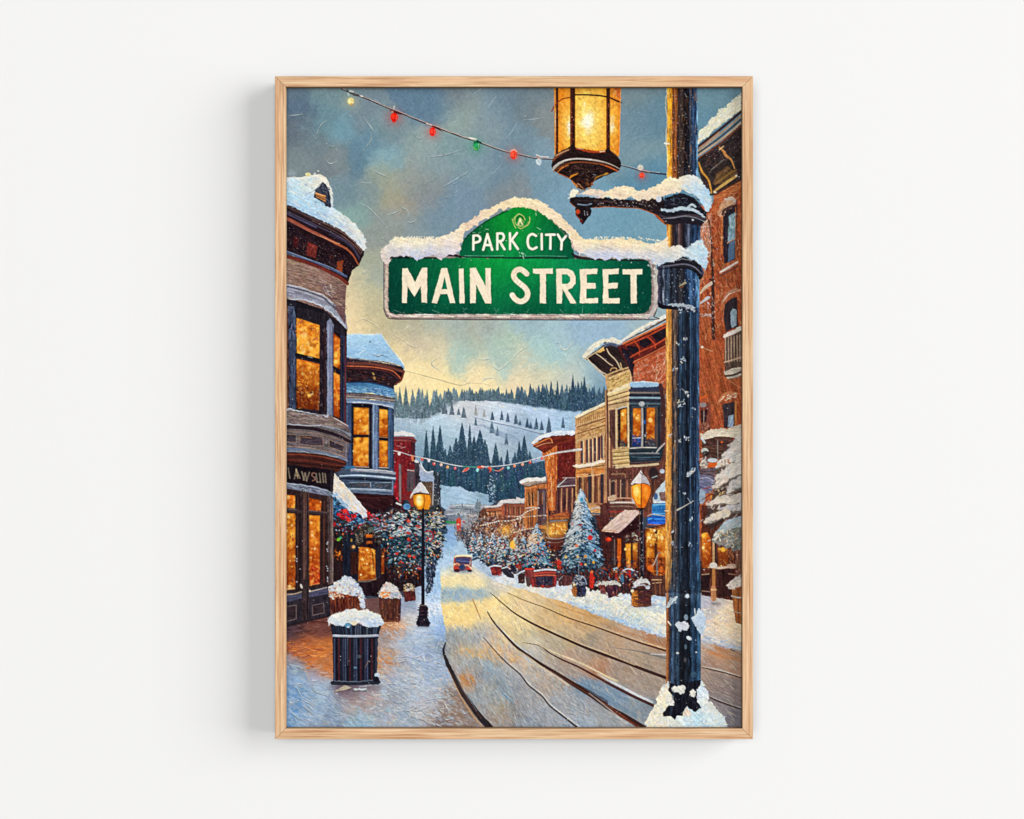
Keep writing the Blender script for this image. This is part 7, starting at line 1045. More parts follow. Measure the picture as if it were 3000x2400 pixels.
for x, y, rx, ry in ((1390, 1285, 56, 34), (1455, 1285, 52, 44), (1590, 1330, 44, 46), (1320, 1425, 46, 44)):
    t_ = np.linspace(0, 2 * math.pi, 12, endpoint=False); rr_ = 1 + rng.normal(0, .14, 12)
    F(np.stack([x + rx * rr_ * np.cos(t_), y + ry * rr_ * np.sin(t_)], 1).ravel(), (222, 220, 212), 1, .08, 40, 1.2, sm=True); E(x - rx * .2, y - ry * .3, rx * .5, ry * .4, (240, 232, 214), .7, soft=1)
F([1470, 1590, 1520, 1490, 1560, 1530, 1560, 1590, 1520, 1610], (226, 206, 186), 1, .1, 60, 1.2)
# collars under the lamp arm and the sign
T(1633, 617)
column(1170, 1668, 620, 1130, [(0, (70, 66, 76)), (.05, (56, 54, 68)), (.1, (40, 44, 60)), (.16, (110, 120, 136)), (.2, (36, 42, 58)), (.27, (70, 86, 106)), (.32, (28, 30, 40)), (.42, (54, 62, 76)), (.48, (30, 30, 38)), (.56, (60, 60, 66)), (.64, (30, 32, 42)), (.72, (36, 52, 76)), (.8, (66, 100, 136)), (.88, (36, 54, 84)), (.95, (84, 124, 160)), (1, (100, 140, 170))])
F([1166, 640, 1300, 590, 1420, 560, 1470, 530, 1600, 570, 1690, 640, 1722, 730, 1700, 790, 1660, 800, 1640, 720, 1500, 660, 1300, 650], (36, 34, 42), 1, .16, 5, .8); S([1180, 640, 1300, 640, 1480, 620, 1600, 650, 1690, 730], [10, 16, 18, 14], (110, 110, 124), .9); S([1200, 680, 1400, 660, 1560, 680, 1680, 760], 12, (20, 18, 24), .9); S([1400, 580, 1480, 556, 1580, 580], 9, (170, 174, 182), .7, jit=.8); S([1690, 660, 1712, 740], 14, (56, 80, 112), .9)
S([1170, 1090, 1230, 1120, 1300, 1130, 1450, 1150, 1640, 1180], [44, 50, 30, 10], (24, 22, 30)); S([1300, 1090, 1400, 1110, 1480, 1100, 1560, 1120, 1620, 1170], [12, 34, 30, 40, 24], (176, 186, 194), .9, jit=1.4); D([1380, 1120, 1620, 1110, 1620, 1190, 1450, 1200], 26, [(206, 214, 220), (90, 104, 120), (40, 44, 56)], (10, 26), (8, 13), -30, 50); S([1430, 880, 1500, 840], [8, 30], (190, 176, 140), .8); S([1440, 900, 1480, 880], 16, (120, 70, 44), .9); D(box(1180, 680, 1640, 1080), 60, [(190, 196, 206), (110, 120, 136)], (4, 12), (5, 9), 90, 40, (.5, .9))
S([1188, 700, 1190, 1060], 14, (88, 90, 110), .7); S([1242, 960, 1242, 1060], 9, (190, 196, 206), .8)
T(1633, 256)
F([1140, 1470, 1200, 1380, 1260, 1290, 1340, 1260, 1460, 1230, 1600, 1280, 1700, 1400, 1760, 1460, 1740, 1560, 1680, 1620, 1500, 1580, 1340, 1600, 1270, 1600, 1200, 1540], (32, 31, 40), 1, .18, 10, .8)
S([1180, 1480, 1300, 1520, 1450, 1500, 1600, 1490, 1740, 1540], [20, 30, 26, 30], (70, 60, 66), .9); S([1160, 1490, 1220, 1550, 1290, 1600], 30, (170, 90, 46), .9); S([1230, 1530, 1360, 1520, 1500, 1500, 1620, 1520, 1720, 1560], [8, 14, 12], (130, 130, 140), .9); S([1270, 1580, 1500, 1560, 1690, 1600], 30, (40, 32, 38), .8); D([1240, 1280, 1680, 1290, 1700, 1400, 1260, 1380], 60, [(60, 70, 88), (20, 18, 26), (90, 96, 110)], (12, 36), (8, 13), 40, 40)
# arm
F([150, 1270, 400, 1280, 560, 1280, 700, 1300, 900, 1310, 1100, 1290, 1240, 1270, 1260, 1400, 1190, 1490, 1100, 1460, 960, 1410, 700, 1400, 560, 1390, 400, 1410, 330, 1400, 220, 1400, 150, 1340], (36, 27, 30), 1, .2, 5, .7); D([420, 1300, 1200, 1310, 1180, 1460, 960, 1400, 440, 1390], 110, [(70, 50, 46), (20, 16, 22), (96, 70, 60), (50, 44, 50)], (14, 40), (7, 12), 5, 20); S([420, 1404, 600, 1392, 760, 1402, 960, 1412, 1100, 1462, 1160, 1490], 9, (180, 96, 50), .9); S([150, 1340, 210, 1396], 10, (150, 80, 44), .8); D([460, 1310, 1180, 1320, 1160, 1400, 480, 1380], 40, [(190, 186, 190)], (4, 9), (5, 8), 0, 50)
S([240, 1360, 330, 1370, 400, 1356], 14, (130, 150, 170), .9)
F([210, 1410, 260, 1385, 380, 1385, 404, 1430, 390, 1490, 340, 1540, 320, 1580, 296, 1600, 268, 1560, 250, 1530, 215, 1490], (30, 22, 26), 1, .16, 60, .5); E(240, 1450, 26, 30, (206, 76, 40), .95, soft=.8); S([318, 1440, 322, 1490], 10, (160, 160, 170), .8); S([350, 1450, 352, 1490], 9, (150, 150, 160), .8); E(282, 1560, 20, 18, (110, 40, 32), .9); S([222, 1490, 268, 1540], 9, (190, 90, 50), .8)
# lantern
glow(360, 400, 420, (190, 176, 150), .12)
F([-38, -10, 740, -10, 742, 160, 726, 800, -28, 800, -36, 160], (240, 160, 50), 1, .06, 90, .4)
def pane(q, mid, edge, cx, cy, rx, ry):
    p = cv(q); sl, m = cover(p); c = cv([cx, cy])[0]
    d = np.sqrt(((XX[sl] - c[0]) / px(rx)) ** 2 + ((YY[sl] - c[1]) / px(ry)) ** 2) + N_MID[sl] * .06
    t = np.clip(d, 0, 1.6)[..., None]
    k = np.where(t < .45, np.asarray((255, 252, 226)) * (1 - t / .45) + np.asarray(mid) * t / .45, np.asarray(mid) * np.clip(1 - (t - .45) / .9, 0, 1) + np.asarray(edge) * np.clip((t - .45) / .9, 0, 1))
    put(sl, m, k * (1 + .02 * N_ANG[4][sl][..., None] + .03 * N_FINE[sl][..., None] + .03 * N_SM[sl][..., None]))
pane([212, -10, 572, -10, 572, 740, 212, 690], (254, 214, 110), (238, 156, 48), 356, 390, 230, 400)
pane([10, -10, 152, -10, 152, 700, 10, 760], (248, 190, 84), (230, 134, 36), 140, 440, 110, 360)
pane([-34, -10, 4, -10, 4, 780, -28, 800], (240, 170, 66), (222, 126, 36), -20, 400, 90, 360)
pane([618, -10, 742, -10, 724, 790, 618, 720], (244, 176, 66), (220, 120, 34), 640, 420, 90, 340)
D([220, 80, 570, 90, 565, 720, 220, 680], 90, [(255, 226, 140), (246, 190, 80), (255, 240, 180)], (10, 28), (6, 11), 60, 50, (.12, .35)); D([10, 150, 150, 110, 150, 680, 10, 740], 60, [(250, 200, 100), (226, 140, 44)], (14, 40), (6, 11), 75, 40, (.2, .5)); D([620, 140, 730, 180, 722, 760, 622, 710], 60, [(226, 130, 40), (250, 196, 100), (206, 100, 30)], (14, 40), (6, 11), 80, 30, (.25, .6))
E(352, 395, 60, 70, (255, 253, 236), .8, soft=3); S([320, 390, 360, 365, 400, 400, 370, 430, 330, 420], [5, 7, 5], (240, 220, 140), .8); E(318, 190, 12, 30, (255, 250, 200), .7, soft=.8)
IR = (66, 34, 28)
for x, w, y1 in ((-4, 30, 760), (180, 58, 720), (596, 44, 760)):
    S([x, -10, x, y1], w, IR, 1, False); S([x + w * .28, 0, x + w * .22, y1 - 20], 10, (34, 24, 26), .9, False); S([x - w * .3, 130, x - w * .3, y1 - 60], 9, (136, 60, 34), .8, False); D(box(x - w / 2, 160, x + w / 2, y1 - 40), 24, [(150, 80, 50), (40, 22, 22), (190, 110, 70)], (8, 20), (5, 9), 90, 30)
S([200, 76, 340, 76, 480, 84, 590, 100], 18, (52, 26, 24)); S([600, 100, 660, 130, 744, 166], [16, 20, 22], (74, 34, 26)); S([-66, 270, -28, 200, 52, 130, 150, 104], 14, (130, 56, 30)); S([-34, -10, -32, 200, -28, 780], 12, (206, 130, 66), .9); S([736, 0, 738, 160, 724, 780], [10, 12, 10], (226, 150, 80), .9, jit=.5); S([700, 0, 740, 120], [40, 10], (190, 84, 40), .7, jit=1)
D([640, 20, 740, 0, 730, 120, 660, 110], 20, [(206, 110, 60), (230, 160, 90), (150, 70, 44)], (14, 34), (8, 12), -50, 30)
F([-30, 790, 20, 750, 150, 680, 180, 640, 210, 690, 340, 720, 480, 740, 560, 724, 596, 690, 630, 740, 700, 790, 740, 850, 750, 910, 720, 965, 640, 1000, 540, 1040, 430, 1090, 400, 1150, 300, 1190, 230, 1170, 190, 1110, 150, 1060, 72, 1026, -8, 988, -52, 955, -70, 915, -58, 855], (40, 26, 26), 1, .18, 10, .6)
S([-50, 850, -10, 800, 60, 756, 140, 716], [20, 34, 30, 20], (130, 78, 46), .9); S([-20, 790, 60, 750, 130, 722], 9, (226, 190, 150), .8); S([220, 712, 340, 730, 470, 748, 560, 742], [12, 26, 18], (176, 70, 36), .9, jit=.6); S([230, 700, 300, 712], 10, (230, 200, 160), .8); S([500, 745, 556, 736], 12, (236, 206, 170), .8); S([640, 745, 710, 800], 14, (150, 90, 60), .8)
S([-52, 956, -20, 920, 30, 880, 110, 842, 240, 826, 380, 836, 520, 860, 640, 900, 728, 944], [20, 26, 22, 18, 20, 18, 10], (176, 164, 150)); S([-50, 930, -10, 894, 60, 854, 200, 828, 400, 836], 8, (226, 226, 226), .85); S([-40, 975, 20, 930, 100, 888, 240, 866, 400, 876, 560, 904, 700, 964], [14, 26, 18, 14, 16, 14], (140, 80, 46), .9); S([-20, 960, 50, 905, 140, 870], 9, (60, 36, 32), .9); S([0, 985, 60, 930, 130, 900], [10, 20, 8], (206, 116, 50), .9); S([500, 890, 620, 930, 710, 975], [8, 18, 12], (190, 90, 44), .9); S([400, 855, 560, 880, 690, 930], 9, (90, 50, 40), .9)
D([60, 900, 560, 900, 520, 1020, 380, 1080, 240, 1080, 140, 1020], 130, [(66, 44, 40), (24, 16, 20), (90, 60, 50), (48, 36, 38)], (14, 40), (8, 13), 20, 40); S([140, 1060, 170, 1030, 240, 1000], [10, 24, 8], (226, 140, 40), .95); S([170, 1080, 200, 1120, 240, 1160], [10, 20, 14], (206, 120, 44), .9); S([430, 1090, 470, 1040, 600, 1000], [6, 12, 8], (190, 130, 50), .9); E(570, 1004, 26, 12, (190, 140, 60), .9, rot=-25); S([400, 1140, 420, 1100], 12, (176, 90, 50), .8); S([420, 1010, 450, 1020], 8, (180, 190, 200), .7); S([10, 1000, 70, 1022, 140, 1054], 12, (170, 90, 44), .8)
S([220, 1170, 240, 1120, 300, 1170], 14, (206, 150, 100), .8); D([200, 1090, 420, 1090, 390, 1190, 240, 1190], 30, [(120, 66, 40), (36, 24, 26), (190, 120, 70)], (12, 30), (8, 13), 60, 40)
# snow along the arm
def snow(poly, warm, field, n=160, rough=1.8, cols=None):
    F(poly, warm, 1, .06, 20, rough, field=field, sig=11, warp=2)
    D(poly, n, cols or [(250, 232, 196), (240, 218, 184), (232, 222, 210), (252, 240, 214)], (12, 30), (7, 12), -25, 40, (.2, .5), 7)
snow([132, 1290, 140, 1230, 190, 1190, 230, 1190, 250, 1230, 330, 1200, 420, 1184, 480, 1200, 560, 1212, 620, 1180, 700, 1170, 760, 1160, 820, 1136, 880, 1180, 960, 1200, 1050, 1196, 1120, 1160, 1180, 1140, 1230, 1080, 1290, 1040, 1330, 1030, 1380, 1050, 1420, 1080, 1440, 1030, 1510, 1020, 1560, 1015, 1620, 1030, 1690, 1080, 1740, 1150, 1790, 1230, 1812, 1320, 1800, 1390, 1770, 1450, 1740, 1420, 1700, 1340, 1640, 1270, 1560, 1230, 1460, 1200, 1380, 1230, 1300, 1250, 1240, 1260, 1200, 1300, 1170, 1300, 1100, 1290, 1000, 1310, 940, 1320, 900, 1290, 850, 1280, 780, 1310, 720, 1296, 640, 1290, 560, 1270, 480, 1300, 400, 1270, 330, 1240, 220, 1250, 150, 1290],
     (240, 220, 190), [(200, 1230, (238, 228, 206)), (420, 1220, (238, 214, 184)), (620, 1230, (240, 222, 184)), (820, 1190, (248, 230, 186)), (760, 1270, (232, 206, 184)), (1000, 1250, (244, 224, 186)), (1000, 1300, (214, 196, 186)), (1250, 1130, (248, 232, 188)), (1330, 1080, (250, 236, 194)), (1400, 1150, (240, 224, 196)), (1300, 1220, (226, 202, 186)), (1500, 1080, (236, 228, 210)), (1600, 1130, (196, 218, 230)), (1560, 1200, (206, 214, 216)), (1700, 1230, (180, 212, 232)), (1780, 1330, (176, 208, 230)), (1640, 1060, (232, 232, 222)), (500, 1260, (206, 190, 186))], 260)
D([1460, 1150, 1640, 1100, 1800, 1300, 1770, 1440, 1660, 1260, 1500, 1200], 90, [(190, 216, 234), (170, 204, 228), (214, 226, 232)], (16, 44), (9, 14), 50, 30, (.4, .8))
E(1190, 1300, 34, 36, (206, 214, 224), .95); S([1220, 1420, 1320, 1440, 1450, 1410, 1560, 1420, 1660, 1460, 1730, 1520], [24, 34, 44, 40, 30, 14], (186, 204, 214), .95, jit=1); S([1540, 1390, 1580, 1365, 1620, 1390], 26, (200, 214, 222), .9); E(1590, 1545, 14, 12, (200, 206, 214), .9); S([260, 1245, 400, 1262, 480, 1270], [8, 20, 26], (180, 184, 200), .8, jit=.8); S([330, 1200, 290, 1190, 240, 1240], 18, (160, 110, 80), .5)

# ---------------------------------------------------------------- street sign
T(1236, 617)
GR = [(-380, 600, (10, 70, 56)), (-380, 900, (8, 66, 52)), (-380, 1150, (8, 60, 50)), (-100, 700, (8, 84, 58)), (0, 1000, (8, 84, 62)), (100, 600, (10, 104, 62)), (300, 900, (12, 108, 72)), (500, 620, (14, 130, 66)), (750, 620, (18, 156, 66)), (900, 680, (16, 152, 66)), (900, 850, (14, 136, 72)), (950, 1000, (12, 110, 72)), (800, 1000, (12, 104, 68)), (1150, 620, (18, 158, 72)), (1250, 850, (12, 120, 68)), (1400, 640, (20, 152, 80)), (1700, 640, (16, 132, 76)), (1730, 800, (20, 140, 100)), (1850, 950, (14, 128, 90)), (2050, 640, (12, 112, 72)),
      (2300, 700, (10, 90, 66)), (2450, 900, (8, 76, 58)), (2600, 700, (8, 70, 58)), (2650, 1000, (8, 66, 54)), (2200, 1150, (8, 76, 58)), (1700, 1130, (8, 84, 60)), (1200, 1150, (8, 72, 54)), (600, 1150, (8, 66, 52)), (0, 1150, (8, 62, 50)), (1500, 1000, (10, 96, 62)), (200, 760, (10, 92, 62))]
PL = [-436, 1200, -436, 610, -420, 560, -380, 520, 200, 500, 2600, 520, 2680, 560, 2710, 620, 2740, 900, 2756, 1040, 2740, 1160, 2700, 1230, 2620, 1262, 1500, 1266, 0, 1258, -340, 1256, -400, 1240]
EDG = [-448, 1140, -452, 560, -380, 500, 2640, 520, 2740, 560, 2758, 1060, 2756, 1150, 2720, 1230, 2650, 1266, 1000, 1272, -330, 1262, -410, 1238]
F(EDG, (150, 134, 128), 1, .14, 0, .8)
S([-450, 1140, -410, 1238, -330, 1264, 0, 1266, 1000, 1274, 2640, 1272, 2720, 1232, 2756, 1150], 12, (66, 54, 58), .85); S([-448, 560, -450, 900, -448, 1140], 10, (84, 92, 100), .9)
S([-412, 620, -420, 900, -418, 1130, -370, 1212, -300, 1228, 400, 1232, 1200, 1234, 2620, 1236], [30, 34, 30, 26, 18, 16, 18], (206, 184, 168), .95, jit=.5); S([2740, 700, 2745, 1060, 2720, 1160, 2660, 1226, 2560, 1240], [44, 44, 48, 40, 20], (196, 186, 178), .95, jit=.8)
F([-392, 1150, -392, 600, -340, 540, 2600, 560, 2660, 590, 2690, 680, 2700, 900, 2690, 1060, 2660, 1160, 2600, 1206, 1500, 1212, 0, 1208, -320, 1206, -376, 1190], (0, 0, 0), 1, .05, 100, .9, field=GR, sig=30, warp=3)
for i in range(16):
    x0 = R.uniform(-300, 2500); S([x0, 1232, x0 + R.uniform(60, 180), 1236], R.uniform(10, 20), (232, 222, 206), .8, jit=.8)
for k in range(60): x0 = -380 + k * 51; S([x0, 1213 + R.uniform(-4, 4), x0 + 40, 1216 + R.uniform(-4, 4)], R.uniform(6, 18), R.choice([(226, 220, 210), (206, 200, 194), (170, 160, 156)]), .85)
for (a, b, c_, d_) in ((860, 1200, 900, 1150), (960, 1190, 1060, 1210), (1000, 1215, 1080, 1190), (490, 1160, 530, 1135), (480, 1170, 520, 1205), (120, 1160, 210, 1195), (-330, 1160, -240, 1190), (-80, 1170, 0, 1195), (1620, 1150, 1660, 1200), (1880, 1110, 1884, 1200), (1380, 1190, 1440, 1206), (1250, 1150, 1230, 1190)): S([a, b, c_, d_], [4, 9, 4], (176, 206, 190), .75)
D([-380, 560, 2680, 580, 2680, 1190, -380, 1190], 260, [(10, 60, 46), (20, 120, 74), (8, 84, 62), (40, 140, 96)], (8, 26), (4, 8), 100, 40, (.25, .6)); D([-380, 1090, 2680, 1090, 2680, 1205, -380, 1205], 80, [(120, 176, 150), (60, 130, 100)], (6, 14), (4, 6), 40, 60, (.4, .7))
# arched top plate
F([440, 540, 446, 440, 500, 310, 600, 220, 740, 120, 900, 30, 1060, -40, 1160, -60, 1280, -50, 1400, 0, 1520, 80, 1620, 170, 1700, 260, 1750, 360, 1780, 470, 1790, 560], (0, 0, 0), 1, .05, 100, .9, field=[(500, 480, (10, 100, 66)), (560, 300, (8, 78, 54)), (700, 420, (12, 120, 70)), (800, 130, (14, 130, 52)), (900, 60, (16, 140, 50)), (1000, 200, (18, 156, 60)), (1150, 0, (14, 120, 40)), (1150, 230, (18, 154, 70)), (1000, 480, (16, 138, 76)), (1300, 100, (18, 150, 60)), (1400, 300, (12, 116, 66)), (1500, 120, (12, 104, 56)), (1600, 230, (10, 92, 56)), (1650, 420, (10, 96, 64)), (1350, 480, (12, 114, 70)), (1750, 480, (8, 76, 56)), (620, 220, (8, 72, 46))], sig=26, warp=3)
S([440, 530, 600, 536, 900, 544, 1100, 548, 1300, 545, 1700, 550], [14, 16, 18, 22, 16], (24, 44, 40), .95); S([500, 522, 800, 524, 960, 520], 7, (130, 190, 160), .75); S([1200, 530, 1400, 522, 1700, 530], 6, (120, 170, 150), .7); D([1140, 480, 1220, 480, 1210, 560, 1150, 560], 9, [(206, 226, 214)], (6, 14), (6, 10), 60, 50)
S([220, 530, 300, 510, 400, 520, 460, 545], [30, 40, 30, 16], (34, 26, 34), .9); S([1760, 500, 1830, 540, 2000, 560, 2200, 570, 2600, 580], [20, 40, 26, 16, 14], (40, 28, 36), .9); S([-380, 545, -200, 540, 0, 545, 200, 550], [20, 34, 26, 16], (16, 34, 32), .9)
D([480, 250, 780, 120, 760, 240, 520, 330], 22, [(200, 226, 210), (60, 130, 90)], (5, 12), (4, 7), -20, 40); S([745, 210, 780, 214], 8, (190, 220, 200), .8); S([1350, 190, 1390, 214], 8, (170, 210, 180), .8); S([1335, 20, 1340, 44], 9, (220, 220, 206), .8)
S([500, 330, 620, 215, 740, 130, 860, 60, 1000, -6], 16, (8, 40, 26), .6); S([1290, -34, 1420, 20, 1560, 120, 1660, 220, 1740, 350], 18, (8, 44, 34), .6)
# emblem: two leaf-shaped outlines round a small figure
EM = (206, 204, 120)
S([1058, 90, 1070, 130, 1090, 180, 1100, 195], 10, EM, .9); S([1070, 100, 1090, 70, 1130, 34, 1150, 34, 1190, 60, 1210, 100], 10, EM, .95); S([1095, 80, 1090, 120, 1110, 160, 1160, 180], 9, EM, .85); S([1262, 66, 1264, 110, 1240, 160, 1180, 196, 1160, 204, 1130, 190], 10, EM, .95); S([1180, 180, 1220, 160, 1248, 120], 8, (150, 180, 90), .9)
S([1110, 110, 1120, 74, 1150, 54, 1180, 74, 1190, 110, 1180, 140], 11, (18, 70, 34), .95); S([1120, 150, 1140, 165, 1170, 160], 10, (18, 70, 34), .8); E(1152, 100, 18, 22, (222, 216, 150), .95); S([1130, 150, 1150, 110, 1176, 150], 22, (226, 222, 166), .95); S([1120, 165, 1190, 168], 9, (206, 204, 130), .8); S([1180, 100, 1196, 130], 8, EM, .8)
# lettering
CR = (246, 228, 200)
def word(strokes, w, col=CR, sh=(6, 50, 40)):
    for st in strokes: S([v + 7 for v in st[0]], w + 4, sh, .55, st[1] if len(st) > 1 else False)
    for st in strokes: S(st[0], w, col, 1, st[1] if len(st) > 1 else False, .05)
def let(poly, hole=None):
    F([v + 6 for v in poly], (6, 50, 40), .5, .05, 0, .2); F(poly, CR, 1, .03, 80, .3)
ox = -1588
def sh(l): return [v + (ox if i % 2 == 0 else 0) for i, v in enumerate(l)]
let(sh([1354, 670, 1418, 666, 1506, 832, 1586, 664, 1650, 662, 1648, 1076, 1584, 1072, 1574, 880, 1498, 1004, 1418, 880, 1412, 1078, 1354, 1074]))
let(sh([1816, 668, 1884, 664, 1980, 1078, 1918, 1078, 1886, 972, 1800, 974, 1764, 1082, 1702, 1076])); F(sh([1854, 770, 1886, 914, 1818, 916]), (12, 110, 78), 1, .08, 90, .2)
let(sh([2020, 672, 2076, 670, 2088, 1078, 2026, 1080]))
let([562, 668, 632, 662, 746, 880, 744, 668, 804, 666, 812, 1082, 744, 1082, 636, 860, 630, 1080, 564, 1078])
for a, c in ((7, (6, 50, 40)), (0, CR)):
    S([v + a for v in [1228, 734, 1196, 704, 1150, 682, 1100, 700, 1076, 750, 1096, 800, 1150, 850, 1210, 900, 1240, 960, 1226, 1020, 1180, 1056, 1130, 1054, 1084, 1020, 1060, 984]], 64, c, .55 if a else 1)
let([1300, 676, 1536, 670, 1536, 734, 1454, 736, 1454, 1080, 1384, 1082, 1384, 740, 1304, 728])
let([1574, 676, 1700, 670, 1772, 700, 1806, 770, 1800, 850, 1760, 900, 1710, 920, 1812, 1080, 1744, 1086, 1650, 910, 1642, 1084, 1580, 1084]); F([1640, 740, 1700, 740, 1738, 772, 1738, 822, 1710, 850, 1642, 852], (18, 134, 92), 1, .08, 90, .2)
let([1850, 680, 2062, 672, 2056, 736, 1932, 742, 1936, 840, 2034, 842, 2040, 906, 1926, 910, 1928, 1024, 2068, 1018, 2064, 1080, 1850, 1080, 1860, 880])
ox = 1588
let(sh([530, 680, 724, 674, 722, 736, 598, 742, 596, 840, 712, 838, 708, 904, 596, 910, 600, 1022, 734, 1018, 730, 1082, 532, 1082, 540, 880]))
let(sh([764, 682, 996, 676, 998, 742, 930, 744, 934, 1080, 860, 1082, 858, 744, 766, 738]))
W2 = (250, 240, 216)
word([([604, 290, 602, 450],), ([604, 288, 650, 284, 682, 312, 672, 352, 608, 372], True), ([718, 452, 768, 270],), ([768, 270, 824, 452],), ([738, 396, 800, 396],), ([884, 262, 884, 446],), ([884, 262, 940, 262, 962, 300, 940, 344, 890, 354], True), ([910, 350, 968, 446],), ([1032, 258, 1034, 444],), ([1114, 256, 1044, 346],), ([1056, 340, 1126, 442],),
      ([1338, 288, 1296, 268, 1254, 292, 1240, 354, 1254, 420, 1298, 444, 1344, 424], True), ([1404, 268, 1406, 446],), ([1456, 276, 1556, 274],), ([1508, 282, 1506, 440],), ([1594, 274, 1640, 352],), ([1690, 290, 1640, 352, 1634, 446],)], 29, W2)
# snow on the sign
T(839, 617)
snow([1108, 560, 1098, 500, 1120, 440, 1180, 380, 1240, 340, 1280, 312, 1340, 308, 1400, 318, 1470, 320, 1560, 318, 1620, 326, 1640, 304, 1690, 326, 1770, 318, 1850, 290, 1950, 240, 2040, 180, 2110, 130, 2170, 100, 2260, 30, 2330, -30, 2400, -40, 2500, -90, 2600, -140, 2640, -160, 2768, -160, 2878, -156, 2938, -146, 3008, -100, 3088, -48, 3148, -6, 3208, 52, 3260, 110, 3230, 190, 3180, 160, 3128, 118, 3028, 44, 2938, -4, 2868, -32, 2768, -46, 2600, -46, 2500, -8, 2420, 30, 2340, 84, 2260, 130, 2180, 180, 2110, 230, 2060, 310, 2040, 400, 2030, 470, 1960, 510, 1900, 500, 1860, 540, 1800, 570, 1740, 530, 1650, 530, 1600, 550, 1530, 560, 1450, 540, 1380, 520, 1310, 510, 1290, 550, 1240, 530, 1220, 560, 1200, 620, 1160, 610],
     (240, 222, 196), [(1300, 350, (250, 236, 196)), (1180, 440, (236, 222, 204)), (1150, 540, (226, 208, 196)), (1450, 370, (250, 236, 200)), (1250, 470, (190, 196, 220)), (1450, 470, (190, 198, 224)), (1600, 380, (246, 232, 200)), (1650, 480, (186, 194, 222)), (1800, 370, (246, 228, 196)), (1850, 450, (206, 206, 220)), (1980, 300, (240, 222, 200)), (1960, 440, (224, 212, 214)), (2100, 200, (246, 224, 188)), (2300, 60, (246, 220, 186)), (2550, -90, (246, 224, 182)), (2700, -110, (250, 228, 184)), (2900, -80, (246, 224, 184)), (3060, 0, (246, 220, 184)), (3180, 110, (240, 214, 184)), (2200, 130, (226, 196, 176)), (1300, 520, (206, 196, 200)), (1800, 540, (200, 190, 196))], 330)
T(1633, 617)
snow([-60, -30, -28, -6, 32, 52, 92, 112, 150, 164, 212, 226, 250, 280, 320, 330, 400, 326, 450, 318, 520, 340, 600, 320, 700, 316, 780, 320, 860, 330, 920, 320, 980, 356, 1060, 380, 1140, 388, 1190, 360, 1260, 330, 1300, 320, 1300, 400, 1330, 420, 1410, 400, 1440, 390, 1510, 430, 1560, 400, 1620, 350, 1690, 330, 1720, 370, 1750, 440, 1774, 500, 1766, 590, 1730, 690, 1700, 640, 1640, 590, 1560, 560, 1480, 520, 1420, 560, 1360, 590, 1280, 590, 1200, 630, 1150, 640, 1120, 620, 1090, 570, 1020, 560, 900, 556, 740, 556, 720, 584, 690, 560, 640, 540, 600, 556, 560, 570, 500, 548, 420, 550, 350, 536, 300, 490, 240, 500, 190, 440, 168, 350, 136, 290, 96, 222, 30, 165, -40, 116, -80, 60],
     (240, 222, 196), [(-140, -110, (246, 220, 184)), (-20, 30, (246, 220, 184)), (100, 170, (244, 218, 184)), (250, 330, (250, 226, 180)), (220, 420, (228, 212, 206)), (400, 380, (250, 228, 178)), (400, 490, (190, 198, 222)), (600, 370, (250, 226, 180)), (600, 490, (190, 198, 224)), (800, 380, (250, 226, 180)), (800, 490, (190, 198, 222)), (1000, 420, (250, 228, 182)), (1000, 510, (190, 198, 222)), (1200, 430, (248, 226, 190)), (1150, 540, (196, 204, 220)), (1300, 470, (236, 222, 204)), (1300, 560, (176, 196, 216)), (1420, 450, (232, 224, 210)), (1600, 450, (196, 220, 230)), (1690, 420, (206, 226, 232)), (1700, 560, (160, 196, 222)), (1550, 520, (196, 212, 222))], 330)
D([1500, 440, 1690, 340, 1770, 520, 1730, 680, 1640, 580, 1500, 510], 70, [(196, 220, 234), (170, 204, 228), (220, 230, 234)], (14, 40), (9, 14), 30, 40, (.4, .8))
D([1090, 560, 1150, 640, 1150, 780, 1100, 780], 26, [(190, 186, 186), (110, 100, 100), (220, 214, 208)], (10, 26), (8, 13), 80, 40); E(1070, 635, 14, 12, (190, 200, 200), .8)
for q in ([170, 350, 190, 440, 240, 495], [-80, 96, 10, 180, 110, 300]): S(q, 12, (150, 110, 100), .5, jit=.8)
for i in range(90):  # stray crumbs of snow on the upper edge
    x = R.uniform(310, 1300); E(x, R.uniform(300, 330) + max(0, (x - 950) * .14), R.uniform(5, 12), R.uniform(5, 10), (246, 232, 200), .7)
T(839, 617)
for i in range(70): x = R.uniform(1240, 1800); E(x, R.uniform(296, 326), R.uniform(5, 12), R.uniform(5, 10), (246, 234, 206), .7)

# ---------------------------------------------------------------- falling snow, varnish and grain
T(839, 256, 1)
L0 = C.mean(-1)
for i in range(2000):
    x, y = R.random() * W, R.random() * H
    v = L0[int(y), int(x)]
    if R.random() > (.62 if v < 90 else .28 if v < 150 else .08): continue
    if y < H * .42 and 130 < x < 640 and R.random() < .7: continue
    r = abs(R.gauss(0, .42)) + .62
    dab(x, y, .4, r * 1.5, 0, R.choice([(226, 230, 236), (206, 214, 224), (240, 226, 200)]), R.uniform(.25, .7))
def ublur(a, s):
    fy = np.fft.fftfreq(H)[:, None]; fx = np.fft.rfftfreq(W)[None, :]
    g_ = np.exp(-2 * math.pi ** 2 * s * s * (fy ** 2 + fx ** 2))
    return np.stack([np.fft.irfft2(np.fft.rfft2(a[..., k]) * g_, s=(H, W)) for k in range(3)], -1).astype(np.float32)
C += (C - ublur(C, 2.2)) * .28                                  # crisp paint edges
emb = (N_SM - np.roll(np.roll(N_SM, 1, 0), 1, 1)) * .6 + (N_ANG[10] - np.roll(N_ANG[10], 1, 1)) * .35      # ridges of thick paint
